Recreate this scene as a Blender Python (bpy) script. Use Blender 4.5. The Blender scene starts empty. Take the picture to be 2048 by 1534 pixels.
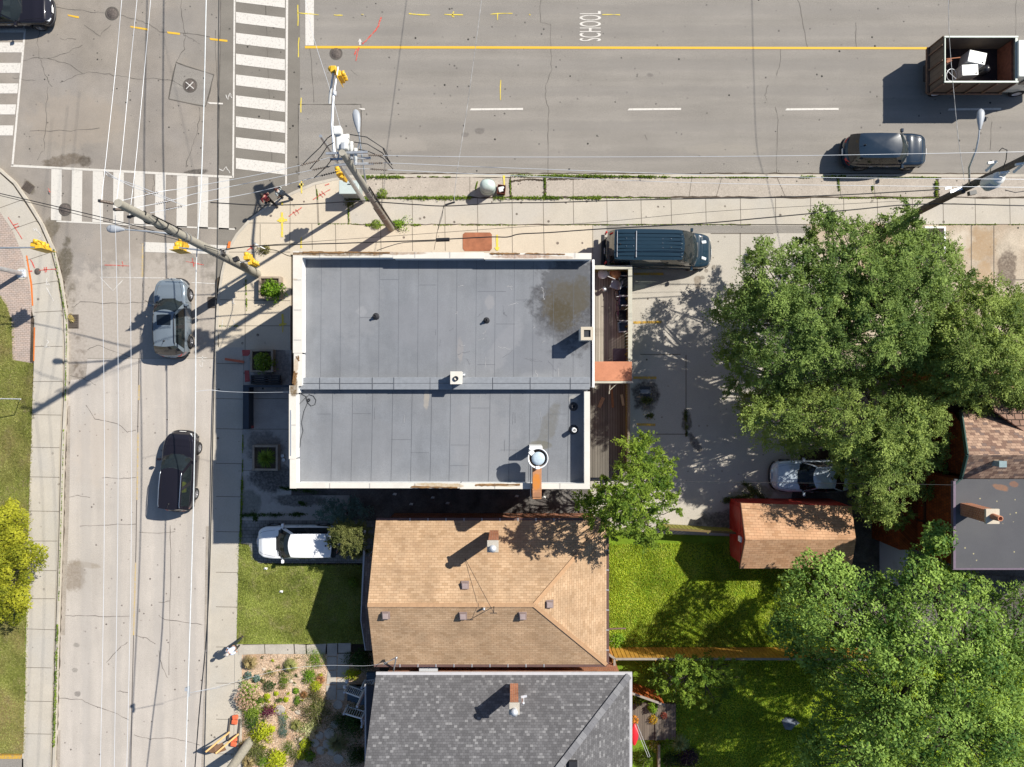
import bpy, math, random
import numpy as np
from mathutils import Vector, Matrix
R = math.radians
random.seed(7); rng = np.random.default_rng(7)
scn = bpy.context.scene
COL = scn.collection

# ---------------------------------------------------------------- camera, sky, sun, exposure
CAM_H = 40.0; FPX = 1365.0            # drone 40 m above the street, looking straight down
cam_d = bpy.data.cameras.new('camera'); cam = bpy.data.objects.new('camera', cam_d)
COL.objects.link(cam); cam.location = (0, 0, CAM_H); cam.rotation_euler = (0, 0, 0)
cam_d.sensor_width = 36.0; cam_d.lens = 36.0*FPX/2048.0; cam_d.clip_end = 3000
scn.camera = cam
SUN_EL = R(42.3); SUN_AZ = R(32.4)     # azimuth from +x toward +y
w = bpy.data.worlds.new('World'); scn.world = w; w.use_nodes = True
wn = w.node_tree.nodes; sky = wn.new('ShaderNodeTexSky'); sky.sky_type = 'NISHITA'
sky.sun_disc = False; sky.sun_elevation = SUN_EL; sky.sun_rotation = R(90)-SUN_AZ
sky.air_density = 1.0; sky.dust_density = 0.6; sky.ozone_density = 3.0
bg = wn['Background']; bg.inputs['Strength'].default_value = 0.074
w.node_tree.links.new(sky.outputs[0], bg.inputs[0])
sl = bpy.data.lights.new('sun', 'SUN'); sun = bpy.data.objects.new('sun', sl); COL.objects.link(sun)
sl.energy = 5.0; sl.angle = R(0.53); sl.color = (1.0, 0.95, 0.86)
sd = Vector((math.cos(SUN_EL)*math.cos(SUN_AZ), math.cos(SUN_EL)*math.sin(SUN_AZ), math.sin(SUN_EL)))
sun.rotation_euler = sd.to_track_quat('Z', 'Y').to_euler(); sun.location = sd*60
scn.view_settings.view_transform = 'Standard'; scn.view_settings.look = 'None'
scn.view_settings.exposure = 0.53; scn.view_settings.gamma = 1.0
scn.cycles.max_bounces = 6; scn.cycles.diffuse_bounces = 3; scn.cycles.glossy_bounces = 3
scn.cycles.transparent_max_bounces = 8; scn.cycles.transmission_bounces = 4

# ---------------------------------------------------------------- helpers
def P(px, py, z=0.0):
    """the place in the world, at height z, seen at this point of the survey photo"""
    s = (CAM_H-z)/FPX
    return Vector(((px-1024)*s, (767-py)*s, z))
def PL(pts, z=0.0): return [P(p[0], p[1], p[2] if len(p) > 2 else z) for p in pts]
def lin(c): c /= 255.0; return c/12.92 if c <= .04045 else ((c+.055)/1.055)**2.4
def S(r, g, b, k=.72): return (lin(r)*k, lin(g)*k, lin(b)*k)

def tag(o, label=None, cat=None, group=None, kind=None):
    if label: o['label'] = label
    if cat: o['category'] = cat
    if group: o['group'] = group
    if kind: o['kind'] = kind
    return o
def T(name, label, cat, loc=(0, 0, 0), group=None, rz=0):
    o = bpy.data.objects.new(name, None); COL.objects.link(o)
    o.empty_display_size = .2; o.location = loc; o.rotation_euler = (0, 0, rz)
    return tag(o, label, cat, group)

class MB:
    def __init__(s): s.v = []; s.f = []; s.m = []; s.sm = []; s.uv = []
    def add(s, vs, fs, mi=0, smooth=False, uvs=None):
        b = len(s.v); s.v += [tuple(p) for p in vs]
        for i, f in enumerate(fs):
            s.f.append(tuple(b+k for k in f)); s.m.append(mi); s.sm.append(smooth)
            s.uv.append(uvs[i] if uvs else None)
        return s
    def hexa(s, lo, hi, mi=0):
        return s.add(list(lo)+list(hi), [(3, 2, 1, 0), (4, 5, 6, 7), (0, 1, 5, 4), (1, 2, 6, 5), (2, 3, 7, 6), (3, 0, 4, 7)], mi)
    def box(s, x0, x1, y0, y1, z0, z1, mi=0):
        return s.hexa([(x0, y0, z0), (x1, y0, z0), (x1, y1, z0), (x0, y1, z0)], [(x0, y0, z1), (x1, y0, z1), (x1, y1, z1), (x0, y1, z1)], mi)
    def obox(s, c, sz, rz=0, mi=0, tilt=0, roll=0):
        M = Matrix.Translation(c) @ Matrix.Rotation(rz, 4, 'Z') @ Matrix.Rotation(tilt, 4, 'Y') @ Matrix.Rotation(roll, 4, 'X')
        a, b, h = sz[0]/2, sz[1]/2, sz[2]/2
        q = [(-a, -b), (a, -b), (a, b), (-a, b)]
        return s.hexa([M @ Vector((x, y, -h)) for x, y in q], [M @ Vector((x, y, h)) for x, y in q], mi)
    def beam(s, a, b, wd, ht, mi=0):
        a, b = Vector(a), Vector(b); d = (b-a).normalized()
        sd_ = d.cross(Vector((0, 0, 1)))
        if sd_.length < 1e-3: sd_ = Vector((1, 0, 0))
        sd_.normalize(); up = sd_.cross(d).normalized()
        q = [(-wd/2, -ht/2), (wd/2, -ht/2), (wd/2, ht/2), (-wd/2, ht/2)]
        return s.hexa([a+sd_*x+up*y for x, y in q], [b+sd_*x+up*y for x, y in q], mi)
    def poly(s, pts, z0, z1, mi=0, side=None):
        pts = [(p[0], p[1]) for p in pts]
        ar = sum(pts[i-1][0]*pts[i][1]-pts[i][0]*pts[i-1][1] for i in range(len(pts)))
        if ar < 0: pts = pts[::-1]
        n = len(pts)
        s.add([(x, y, z1) for x, y in pts], [tuple(range(n))], mi)
        if z0 is not None:
            s.add([(x, y, z0) for x, y in pts]+[(x, y, z1) for x, y in pts],
                  [(i, (i+1) % n, n+(i+1) % n, n+i) for i in range(n)], mi if side is None else side)
        return s
    def flat(s, pts, mi=0, uv=None):
        return s.add(pts, [tuple(range(len(pts)))], mi, False, [uv] if uv else None)
    def tube(s, pts, r, n=6, mi=0, cap=True, smooth=True):
        pts = [Vector(p) for p in pts]; k = len(pts)
        rr = r if isinstance(r, (list, tuple)) else [r]*k
        vs = []; ref = None
        for i, p in enumerate(pts):
            d = (pts[min(i+1, k-1)]-pts[max(i-1, 0)]).normalized()
            if ref is None or abs(ref.dot(d)) > .98:
                ref = Vector((0, 0, 1)) if abs(d.z) < .9 else Vector((1, 0, 0))
            a = d.cross(ref).normalized(); b = a.cross(d).normalized(); ref = b
            for j in range(n):
                t = 2*math.pi*j/n; vs.append(p+(a*math.cos(t)+b*math.sin(t))*rr[i])
        fs = [(i*n+j, i*n+(j+1) % n, (i+1)*n+(j+1) % n, (i+1)*n+j) for i in range(k-1) for j in range(n)]
        s.add(vs, fs, mi, smooth)
        if cap: s.add(vs[:n], [tuple(range(n))], mi); s.add(vs[-n:], [tuple(range(n-1, -1, -1))], mi)
        return s
    def lathe(s, c, prof, n=20, mi=0, axis=None, smooth=True):
        M = Matrix.Translation(c)
        if axis is not None: M = M @ Vector(axis).to_track_quat('Z', 'Y').to_matrix().to_4x4()
        vs = []
        for r, z in prof:
            for j in range(n):
                t = 2*math.pi*j/n; vs.append(M @ Vector((r*math.cos(t), r*math.sin(t), z)))
        fs = [(i*n+j, i*n+(j+1) % n, (i+1)*n+(j+1) % n, (i+1)*n+j) for i in range(len(prof)-1) for j in range(n)]
        return s.add(vs, fs, mi, smooth)
    def strip(s, pts, wd, z, mi=0, jit=0.0):
        pts = [Vector((p[0], p[1], 0)) for p in pts]; k = len(pts); vs = []
        for i, p in enumerate(pts):
            d = (pts[min(i+1, k-1)]-pts[max(i-1, 0)])
            if d.length < 1e-6: d = Vector((1, 0, 0))
            d.normalize(); n_ = Vector((-d.y, d.x, 0)); ww = wd/2*(1+random.uniform(-jit, jit))
            vs += [(p+n_*ww)[:2]+(z,), (p-n_*ww)[:2]+(z,)]
        return s.add(vs, [(2*i+1, 2*i+3, 2*i+2, 2*i) for i in range(k-1)], mi)
    def build(s, name, mats, parent=None, local=False, bev=0, sharp=None, seg=1, sub=0):
        me = bpy.data.meshes.new(name)
        off = Vector((0, 0, 0)) if (parent is None or local) else wloc(parent)
        me.from_pydata([(x-off[0], y-off[1], z-off[2]) for x, y, z in s.v], [], s.f)
        for m_ in (mats if isinstance(mats, (list, tuple)) else [mats]): me.materials.append(m_)
        me.polygons.foreach_set('material_index', s.m); me.polygons.foreach_set('use_smooth', s.sm)
        if any(u for u in s.uv):
            L = me.uv_layers.new(name='UVMap'); d = L.data
            for p_, u in zip(me.polygons, s.uv):
                if u:
                    for li, q in zip(p_.loop_indices, u): d[li].uv = q
        me.update()
        if sharp: me.set_sharp_from_angle(angle=R(sharp))
        o = bpy.data.objects.new(name, me); COL.objects.link(o)
        if parent: o.parent = parent
        if bev:
            b = o.modifiers.new('edge', 'BEVEL'); b.width = bev; b.segments = seg; b.limit_method = 'ANGLE'; b.angle_limit = R(35)
        if sub:
            b = o.modifiers.new('sub', 'SUBSURF'); b.levels = sub; b.render_levels = sub
        return o
def wloc(o):
    l = Vector(o.location)
    while o.parent: o = o.parent; l += Vector(o.location)
    return l
def copy_tree(o, parent=None):
    c = o.copy(); COL.objects.link(c); c.parent = parent
    for ch in [x for x in KIDS.get(o.name, [])]: copy_tree(ch, c)
    return c
KIDS = {}
def index_kids(root):
    for o in list(COL.objects):
        if o.parent: KIDS.setdefault(o.parent.name, [])
    KIDS.clear()
    for o in list(COL.objects):
        if o.parent: KIDS.setdefault(o.parent.name, []).append(o)

def text_mesh(name, txt, W, H, mat, z_t=.002):
    """lettering W long and H tall, flat mesh, lower left at the origin"""
    cu = bpy.data.curves.new(name, 'FONT'); cu.body = txt; cu.extrude = 0
    o = bpy.data.objects.new(name+'_tmp', cu); COL.objects.link(o)
    bpy.context.view_layer.update()
    me = bpy.data.meshes.new_from_object(o.evaluated_get(bpy.context.evaluated_depsgraph_get()))
    bpy.data.objects.remove(o)
    a = np.array([v.co[:] for v in me.vertices]); lo, hi = a.min(0), a.max(0)
    for v in me.vertices:
        v.co = ((v.co.x-lo[0])/(hi[0]-lo[0])*W, (v.co.y-lo[1])/(hi[1]-lo[1])*H, 0)
    me.name = name; me.materials.clear(); me.materials.append(mat)
    o = bpy.data.objects.new(name, me); COL.objects.link(o)
    return o

# ---------------------------------------------------------------- materials
class NT:
    def __init__(s, name):
        s.mat = bpy.data.materials.new(name); s.mat.use_nodes = True
        s.t = s.mat.node_tree; s.n = s.t.nodes; s.b = s.n['Principled BSDF']; s._pos = None
    def new(s, ty, **kw):
        x = s.n.new(ty)
        for k, v in kw.items(): setattr(x, k, v)
        return x
    def put(s, sock, v):
        if hasattr(v, 'is_output'): s.t.links.new(v, sock)
        else:
            if isinstance(v, (tuple, list)) and len(v) == 3 and sock.type == 'RGBA': v = (*v, 1)
            sock.default_value = v
    def pos(s, obj=False):
        if obj: return s.new('ShaderNodeTexCoord').outputs['Object']
        if s._pos is None: s._pos = s.new('ShaderNodeNewGeometry').outputs['Position']
        return s._pos
    def map(s, v, scale=(1, 1, 1), rot=(0, 0, 0), loc=(0, 0, 0)):
        m = s.new('ShaderNodeMapping'); s.put(m.inputs[0], v)
        m.inputs['Scale'].default_value = scale; m.inputs['Rotation'].default_value = rot; m.inputs['Location'].default_value = loc
        return m.outputs[0]
    def noise(s, v, scale, detail=4, rough=.55, dist=0):
        x = s.new('ShaderNodeTexNoise'); s.put(x.inputs['Vector'], v)
        x.inputs['Scale'].default_value = scale; x.inputs['Detail'].default_value = detail
        x.inputs['Roughness'].default_value = rough; x.inputs['Distortion'].default_value = dist
        return x.outputs['Fac']
    def vor(s, v, scale, feat='F1', out='Distance', rnd=1.0):
        x = s.new('ShaderNodeTexVoronoi', feature=feat); s.put(x.inputs['Vector'], v)
        x.inputs['Scale'].default_value = scale; x.inputs['Randomness'].default_value = rnd
        return x.outputs[out]
    def math(s, op, a, b=0.0, clamp=False):
        x = s.new('ShaderNodeMath', operation=op, use_clamp=clamp); s.put(x.inputs[0], a); s.put(x.inputs[1], b)
        return x.outputs[0]
    def rng(s, v, a, b, c=0.0, d=1.0, smooth=False):
        x = s.new('ShaderNodeMapRange'); x.clamp = True
        if smooth: x.interpolation_type = 'SMOOTHSTEP'
        s.put(x.inputs['Value'], v)
        for k, q in zip(('From Min', 'From Max', 'To Min', 'To Max'), (a, b, c, d)): x.inputs[k].default_value = q
        return x.outputs[0]
    def mix(s, f, a, b, mode='MIX'):
        x = s.new('ShaderNodeMix', data_type='RGBA', blend_type=mode)
        s.put(x.inputs[0], f); s.put(x.inputs[6], a); s.put(x.inputs[7], b)
        return x.outputs[2]
    def mul(s, col, f):      # colour times scalar
        x = s.new('ShaderNodeVectorMath', operation='SCALE'); s.put(x.inputs[0], col); s.put(x.inputs['Scale'], f)
        return x.outputs[0]
    def bump(s, h, strength=.3, dist=.01):
        x = s.new('ShaderNodeBump'); s.put(x.inputs['Height'], h)
        x.inputs['Strength'].default_value = strength; x.inputs['Distance'].default_value = dist
        s.put(s.b.inputs['Normal'], x.outputs[0])
    def done(s, col=None, rough=None, metal=None, spec=None):
        if col is not None: s.put(s.b.inputs['Base Color'], col)
        if rough is not None: s.put(s.b.inputs['Roughness'], rough)
        if metal is not None: s.put(s.b.inputs['Metallic'], metal)
        if spec is not None: s.put(s.b.inputs['Specular IOR Level'], spec)
        return s.mat
def vec(c): return tuple(c) if len(c) == 3 else c
def mulc(c, k): return tuple(x*k for x in c)

def ground_mat(name, base, grain=.25, gscale=60, blotch=.15, bscale=.8, streak=None, specks=0, speck_col=(.03, .028, .025),
               stains=(), rough=.9, spec=.25, bump=.25, tint=None, zs=0.0):
    t = NT(name); p = t.pos()
    c = t.mix(t.rng(t.noise(p, bscale, 5, .6), .3, .7), mulc(base, 1-blotch), mulc(base, 1+blotch))
    if tint: c = t.mix(t.rng(t.noise(t.map(p, loc=(31, 7, 0)), bscale*.45, 3), .42, .66, 0, .8), c, tint)
    g = t.noise(p, gscale, 2, .7)
    c = t.mul(c, t.rng(g, .2, .8, 1-grain, 1+grain))
    g2 = t.noise(p, gscale*.28, 3, .6); c = t.mul(c, t.rng(g2, .25, .75, 1-grain*.45, 1+grain*.45))
    if streak:                                 # wear running along the traffic
        c = t.mul(c, t.rng(t.noise(t.map(p, scale=streak), 1.0, 4, .6), .3, .7, .87, 1.07))
    if specks:
        sp = t.math('LESS_THAN', t.vor(p, specks), .13)
        sp = t.math('MULTIPLY', sp, t.rng(t.noise(p, 1.3, 2), .5, .62))
        c = t.mix(sp, c, speck_col)
    if stains:
        wob = t.noise(p, 1.7, 5, .65); fine = t.rng(t.noise(p, 7, 5, .7), .32, .6, .55, 1.0)
        for (px, py, rx, ry, rot, col, st) in stains:
            o = P(px, py, zs); v = t.new('ShaderNodeVectorMath', operation='SUBTRACT')
            t.put(v.inputs[0], p); v.inputs[1].default_value = (o.x, o.y, 0)
            m = t.map(v.outputs[0], rot=(0, 0, R(rot))); m = t.map(m, scale=(FPX/(CAM_H-zs)/rx, FPX/(CAM_H-zs)/ry, 0))
            L = t.new('ShaderNodeVectorMath', operation='LENGTH'); t.put(L.inputs[0], m)
            d = t.math('ADD', L.outputs['Value'], t.math('MULTIPLY', t.math('SUBTRACT', wob, .5), 1.7))
            c = t.mix(t.math('MULTIPLY', t.rng(d, .8, 1.25, st, 0, True), fine), c, col)
    if bump: t.bump(g, bump, .01)
    return t.done(c, rough, spec=spec)

def plain(name, col, rough=.6, metal=0.0, var=.12, scale=6, spec=.4, coat=0, bump=0, obj=True):
    t = NT(name); p = t.pos(obj)
    c = t.mul(col, t.rng(t.noise(p, scale, 4, .6), .3, .7, 1-var, 1+var))
    if bump: t.bump(t.noise(p, scale*4, 3), bump, .01)
    m = t.done(c, rough, metal, spec)
    if coat: t.b.inputs['Coat Weight'].default_value = coat; t.b.inputs['Coat Roughness'].default_value = .04
    return m
def leafmat(name, c_lo, c_hi, trans=.35, rough=.5, dry=None):
    t = NT(name); a = t.new('ShaderNodeAttribute'); a.attribute_name = 'tint'
    p = t.pos()
    f = t.math('ADD', a.outputs['Fac'], t.rng(t.noise(p, .7, 3), .3, .7, -.3, .3), True)
    c = t.mix(f, c_lo, c_hi)
    if dry: c = t.mix(t.rng(t.noise(t.map(p, loc=(9, 3, 0)), 1.1, 5, .65), .5, .68, 0, .85), c, dry)
    t.done(c, .65, spec=.15)
    tr = t.new('ShaderNodeBsdfTranslucent'); t.put(tr.inputs[0], t.mix(.5, c, (c_hi[0]*1.6, c_hi[1]*1.5, c_hi[2]*.6)))
    ms = t.new('ShaderNodeMixShader'); ms.inputs[0].default_value = trans
    t.put(ms.inputs[1], t.b.outputs[0]); t.put(ms.inputs[2], tr.outputs[0])
    t.put(t.n['Material Output'].inputs[0], ms.outputs[0])
    return t.mat
def wood(name, col, col2, plank=.14, ang=0, rough=.8, gap=.1, obj=False):
    """boards running along local y (rotate by ang)"""
    t = NT(name); p = t.map(t.pos(obj), rot=(0, 0, ang))
    sx = t.new('ShaderNodeSeparateXYZ'); t.put(sx.inputs[0], p)
    q = t.math('DIVIDE', sx.outputs[0], plank); idx = t.math('FLOOR', q); fr = t.math('FRACT', q)
    wn_ = t.new('ShaderNodeTexWhiteNoise', noise_dimensions='1D'); t.put(wn_.inputs['W'], idx)
    f = t.math('ADD', t.math('MULTIPLY', wn_.outputs[0], .6), t.math('MULTIPLY', t.noise(t.map(p, scale=(14, 1.2, 14)), 1, 4), .6))
    c = t.mix(t.rng(f, .25, .95), col, col2)
    c = t.mix(t.rng(t.noise(p, 1.1, 4), .55, .75, 0, .5), c, mulc(col, .45))
    g = t.math('LESS_THAN', fr, gap); c = t.mix(g, c, mulc(col, .12))
    return t.done(c, rough, spec=.2)
def shingle(name, cols, bw, bh, mortar=.012, mcol=.35, dirt=.2):
    t = NT(name); uv = t.new('ShaderNodeUVMap').outputs[0]
    b = t.new('ShaderNodeTexBrick'); t.put(b.inputs['Vector'], uv); b.offset = .5; b.inputs['Scale'].default_value = 1
    b.inputs['Brick Width'].default_value = bw; b.inputs['Row Height'].default_value = bh; b.inputs['Mortar Size'].default_value = mortar
    b.inputs['Mortar Smooth'].default_value = .3
    b.inputs['Color1'].default_value = (0, 0, 0, 1); b.inputs['Color2'].default_value = (1, 1, 1, 1); b.inputs['Mortar'].default_value = (.5, .5, .5, 1)
    r = t.new('ShaderNodeValToRGB'); t.put(r.inputs[0], b.outputs['Color']); e = r.color_ramp.elements
    e[0].position = 0; e[0].color = (*cols[0][:3], 1); e[1].position = cols[-1][3] if len(cols[-1]) > 3 else 1; e[1].color = (*cols[-1][:3], 1)
    r.color_ramp.interpolation = 'CONSTANT' if len(cols) > 3 else 'LINEAR'
    for i, c in enumerate(cols[1:-1]):
        x = e.new(c[3] if len(c) > 3 else (i+1)/(len(cols)-1)); x.color = (*c[:3], 1)
    p = t.pos()
    c = t.mul(r.outputs[0], t.rng(t.noise(p, .9, 5, .6), .3, .7, 1-dirt, 1+dirt))
    c = t.mul(c, t.rng(t.noise(p, 70, 2), .3, .7, .85, 1.15))
    c = t.mul(c, t.rng(t.noise(t.map(uv, scale=(1.6, .25, 1)), 1.0, 4), .3, .7, .93, 1.05)); c = t.mix(b.outputs['Fac'], c, mulc(cols[0][:3], mcol))
    t.bump(t.math('SUBTRACT', 1, b.outputs['Fac']), .5, .01)
    return t.done(c, .92, spec=.2)
def brickmat(name, c1, c2, mortar=(.4, .38, .35)):
    t = NT(name); p = t.pos()
    s_ = t.new('ShaderNodeSeparateXYZ'); t.put(s_.inputs[0], p)
    cm = t.new('ShaderNodeCombineXYZ'); t.put(cm.inputs[0], t.math('ADD', s_.outputs[0], s_.outputs[1])); t.put(cm.inputs[1], s_.outputs[2])
    b = t.new('ShaderNodeTexBrick'); t.put(b.inputs['Vector'], cm.outputs[0]); b.inputs['Scale'].default_value = 1
    b.inputs['Brick Width'].default_value = .22; b.inputs['Row Height'].default_value = .075; b.inputs['Mortar Size'].default_value = .008
    b.inputs['Color1'].default_value = (*c1, 1); b.inputs['Color2'].default_value = (*c2, 1); b.inputs['Mortar'].default_value = (*mortar, 1)
    return t.done(t.mul(b.outputs['Color'], t.rng(t.noise(p, 2, 4), .3, .7, .8, 1.2)), .9, spec=.2)

M = {}
M['white_paint'] = plain('white_paint', (.8, .79, .77), .5, var=.06)
M['road_white'] = None
M['steel'] = plain('galvanised_steel', (.5, .52, .54), .4, .7, var=.15)
M['alu'] = plain('bare_aluminium', (.62, .64, .67), .4, .3, var=.05)
M['concrete_pole'] = plain('spun_concrete', S(178, 172, 158), .85, var=.14, scale=9, bump=.2)
M['wood_pole'] = plain('weathered_pole_wood', (.10, .085, .07), .9, var=.3, scale=8)
M['black_rubber'] = plain('black_rubber', (.015, .016, .018), .6, var=.2)
M['cable'] = plain('black_cable', (.012, .013, .016), .45, var=.1)
M['sig_yellow'] = plain('signal_yellow', (.66, .40, .03), .45, var=.08)
M['dark_metal'] = plain('dark_metal', (.04, .04, .045), .5, .4)
M['porcelain'] = plain('insulator_porcelain', (.7, .74, .8), .25, var=.05)
M['brownins'] = plain('brown_insulator', (.12, .09, .07), .35, var=.2)
M['lamp_grey'] = plain('lamp_head_grey', (.32, .34, .37), .45, var=.06)
M['lens'] = plain('dark_lens', (.04, .03, .03), .15, var=.1)
# ================================================================ ground, roads, pavements
ASPH = S(176, 168, 158); ASPHD = S(150, 146, 138); CONC = S(205, 196, 180)
road_stains = [(125, 322, 40, 12, -10, (.10, .075, .05), .75), (170, 322, 12, 11, 0, (.07, .055, .04), .85), (390, 345, 22, 6, -5, (.04, .035, .03), .8),
               (60, 375, 16, 8, 50, (.10, .085, .06), .8),
               (100, 460, 14, 34, 30, (.12, .10, .07), .85), (128, 535, 15, 50, 8, (.09, .075, .05), .9), (142, 600, 10, 40, 5, (.12, .10, .07), .85), (424, 560, 14, 60, -3, (.2, .18, .15), .5),
               (157, 700, 15, 66, 0, (.13, .10, .075), .85), (390, 60, 60, 70, 0, S(150, 146, 140), .4), (150, 240, 90, 50, 0, S(178, 164, 148), .4), (148, 1152, 26, 32, 0, (.17, .13, .09), .7), (172, 1128, 30, 7, 10, (.2, .16, .12), .6),
               (660, 360, 60, 10, 15, (.20, .16, .11), .6), (520, 425, 28, 16, 38, (.30, .26, .2), .7), (153, 1385, 7, 5, 0, (.14, .13, .12), .6), (158, 1400, 9, 4, 0, (.14, .13, .12), .6), (300, 650, 190, 130, 0, S(193, 183, 172), .95), (240, 500, 70, 40, 0, S(180, 169, 157), .5)]
M['road'] = ground_mat('intersection_asphalt', S(162, 153, 142), .44, 75, .07, .5, streak=(.5, .5, 1), specks=2.6, stains=road_stains, tint=S(160, 153, 146))
wheel = [(1300, y, 1500, h, 0, S(146, 141, 136), .35) for y, h in ((20, 9), (62, 10), (130, 11), (182, 9), (252, 10), (312, 9))]+[(960, 262, 9, 6, 0, (.1, .09, .085), .6), (1300, 150, 6, 4, 0, (.1, .09, .085), .5), (800, 290, 60, 14, 0, S(176, 168, 158), .4), (1450, 300, 80, 12, 0, S(172, 164, 152), .4), (930, 270, 8, 5, 0, (.1, .09, .085), .5)]
M['road_main'] = ground_mat('main_road_asphalt', S(158, 152, 144), .48, 80, .06, .4, streak=(.12, 1.3, 1), specks=2.2, stains=wheel)
M['road_dark'] = ground_mat('newer_asphalt', S(139, 133, 124), .34, 80, .06, .5, streak=(.4, .8, 1), specks=2.0)
M['road_conc'] = ground_mat('side_road_concrete', S(204, 195, 185), .26, 60, .06, .5, streak=(1.3, .12, 1), specks=2.4, speck_col=(.12, .1, .09),
    stains=[(153, 1290, 6, 5, 0, (.16, .15, .13), .6), (150, 1340, 5, 4, 0, (.16, .15, .13), .6), (155, 1388, 6, 5, 0, (.12, .11, .10), .7),
            (148, 1152, 22, 30, 0, (.19, .15, .11), .75), (175, 1130, 26, 6, 8, (.24, .2, .15), .6), (190, 900, 40, 70, 5, S(205, 192, 178), .5)]+[(x, 1130, 10, 520, 0, S(184, 178, 172), .4) for x in (172, 232, 318, 382)])
M['walk'] = ground_mat('pavement_concrete', S(205, 196, 181), .2, 70, .07, .7, specks=1.7, speck_col=(.14, .12, .1), tint=S(200, 194, 184),
    stains=[(1755, 480, 40, 26, 30, S(190, 160, 122), .7), (1790, 560, 30, 40, 0, S(196, 168, 130), .6), (2010, 520, 22, 30, 0, (.09, .06, .05), .75)])
M['walk_pale'] = ground_mat('pale_pavement', S(218, 205, 184), .18, 70, .06, .6, specks=1.5, speck_col=(.15, .12, .1))
M['walk_beige'] = ground_mat('boulevard_aggregate', S(192, 181, 168), .35, 45, .08, .8, specks=3)
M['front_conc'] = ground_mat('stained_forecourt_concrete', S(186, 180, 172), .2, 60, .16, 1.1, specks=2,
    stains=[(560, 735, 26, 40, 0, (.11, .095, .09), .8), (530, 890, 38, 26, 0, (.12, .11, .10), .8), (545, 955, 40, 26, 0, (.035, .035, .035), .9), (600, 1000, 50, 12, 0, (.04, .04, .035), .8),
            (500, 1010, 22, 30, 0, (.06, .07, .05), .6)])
M['kerb'] = ground_mat('kerb_concrete', S(206, 197, 182), .15, 50, .1, 2)
M['lot'] = ground_mat('parking_lot_concrete', S(198, 191, 180), .26, 60, .1, .6, specks=2.3, speck_col=(.12, .1, .08), tint=S(204, 196, 182),
    stains=[(1395, 565, 7, 12, 0, (.16, .12, .08), .7), (1411, 542, 4, 4, 0, (.12, .10, .08), .8), (1403, 556, 5, 4, 0, (.12, .10, .08), .8), (1426, 535, 4, 4, 0, (.12, .10, .08), .8),
            (1290, 790, 24, 30, 0, (.045, .035, .03), .95), (1372, 840, 10, 22, 0, (.05, .04, .03), .8), (1388, 885, 20, 8, 60, (.05, .045, .04), .8),
            (1500, 990, 40, 24, 0, (.16, .14, .07), .7), (1320, 560, 40, 14, 0, (.14, .13, .12), .4), (1480, 1040, 80, 20, 0, (.05, .045, .035), .8)])
M['dirt'] = ground_mat('bare_earth', (.075, .058, .042), .5, 26, .4, 1.4)
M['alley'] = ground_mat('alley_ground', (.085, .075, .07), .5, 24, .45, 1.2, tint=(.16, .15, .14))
M['gravelpale'] = ground_mat('pale_yard_concrete', S(204, 190, 170), .3, 40, .2, .9, specks=2.2, tint=S(182, 160, 136), stains=[(1755, 500, 36, 50, 20, S(186, 156, 120), .8), (1960, 490, 26, 34, 0, S(180, 150, 112), .7), (1965, 560, 20, 40, 0, S(190, 160, 124), .7), (2012, 540, 18, 40, 0, (.09, .065, .05), .85), (1925, 480, 20, 16, 0, S(222, 210, 192), .6)])
M['lawn'] = ground_mat('lawn_soil_green', S(140, 152, 72), .4, 26, .22, .9, tint=S(138, 132, 70), rough=1, spec=.1, bump=.8)
M['lawn_verge'] = ground_mat('verge_lawn', S(122, 128, 62), .4, 26, .25, .7, tint=S(150, 132, 92), rough=1, spec=.1, bump=.8)
M['lawn_back'] = ground_mat('back_lawn', S(116, 148, 44), .4, 26, .25, .9, tint=S(120, 140, 40), rough=1, spec=.1, bump=.8)
M['mulch'] = ground_mat('wood_chip_mulch', S(216, 188, 160), .5, 22, .18, 2.2, tint=S(188, 148, 116), bump=1.0)
M['gutter'] = ground_mat('gutter_strip', S(178, 168, 156), .3, 40, .15, 1.2)
M['joint'] = plain('joint_dark', (.15, .13, .105), .95, obj=False)
M['joint_soft'] = plain('joint_soft', (.26, .235, .20), .95, obj=False)
M['crack'] = plain('crack_dark', (.10, .09, .078), .95, var=.4, scale=1.5, obj=False)
M['crack_soft'] = plain('hairline', (.12, .105, .095), .95, obj=False)
def paint(name, col, wear=.2, under=(.2, .185, .17)):
    t = NT(name); p = t.pos()
    f = t.rng(t.noise(p, 9, 6, .75), .62-wear*.5, .80-wear*.3, 0, 1)
    c = t.mul(col, t.rng(t.noise(p, 50, 2), .3, .7, .93, 1.05))
    return t.done(t.mix(t.math('MULTIPLY', f, min(1, wear*3)), c, under), .7, spec=.3)
M['road_white'] = paint('road_marking_white', S(236, 230, 221), .23)
M['road_white_w'] = paint('road_marking_white_worn', S(230, 224, 214), .19)
M['road_yellow'] = paint('road_marking_yellow', S(246, 196, 66), .08)
M['road_yellow_w'] = paint('worn_yellow_line', S(228, 180, 60), .36)
M['spray_red'] = paint('red_spray_paint', S(224, 84, 72), .3, S(205, 196, 180))
M['spray_yellow'] = paint('yellow_spray_paint', S(246, 220, 70), .3, S(205, 196, 180))
M['spray_white'] = paint('white_spray_paint', S(238, 234, 228), .35, S(190, 184, 174))
M['spray_orange'] = paint('orange_spray_paint', S(240, 130, 50), .15, S(205, 196, 180))

def struct(name, mb, mats, label=None, kind='structure', **k):
    o = mb.build(name, mats, **k); o['kind'] = kind
    if label: o['label'] = label
    return o

g = MB(); g.poly([(-400, -400), (400, -400), (400, 400), (-400, 400)], None, -.06)
struct('ground', g, M['dirt'], 'bare earth lying under and beyond the block')

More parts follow.
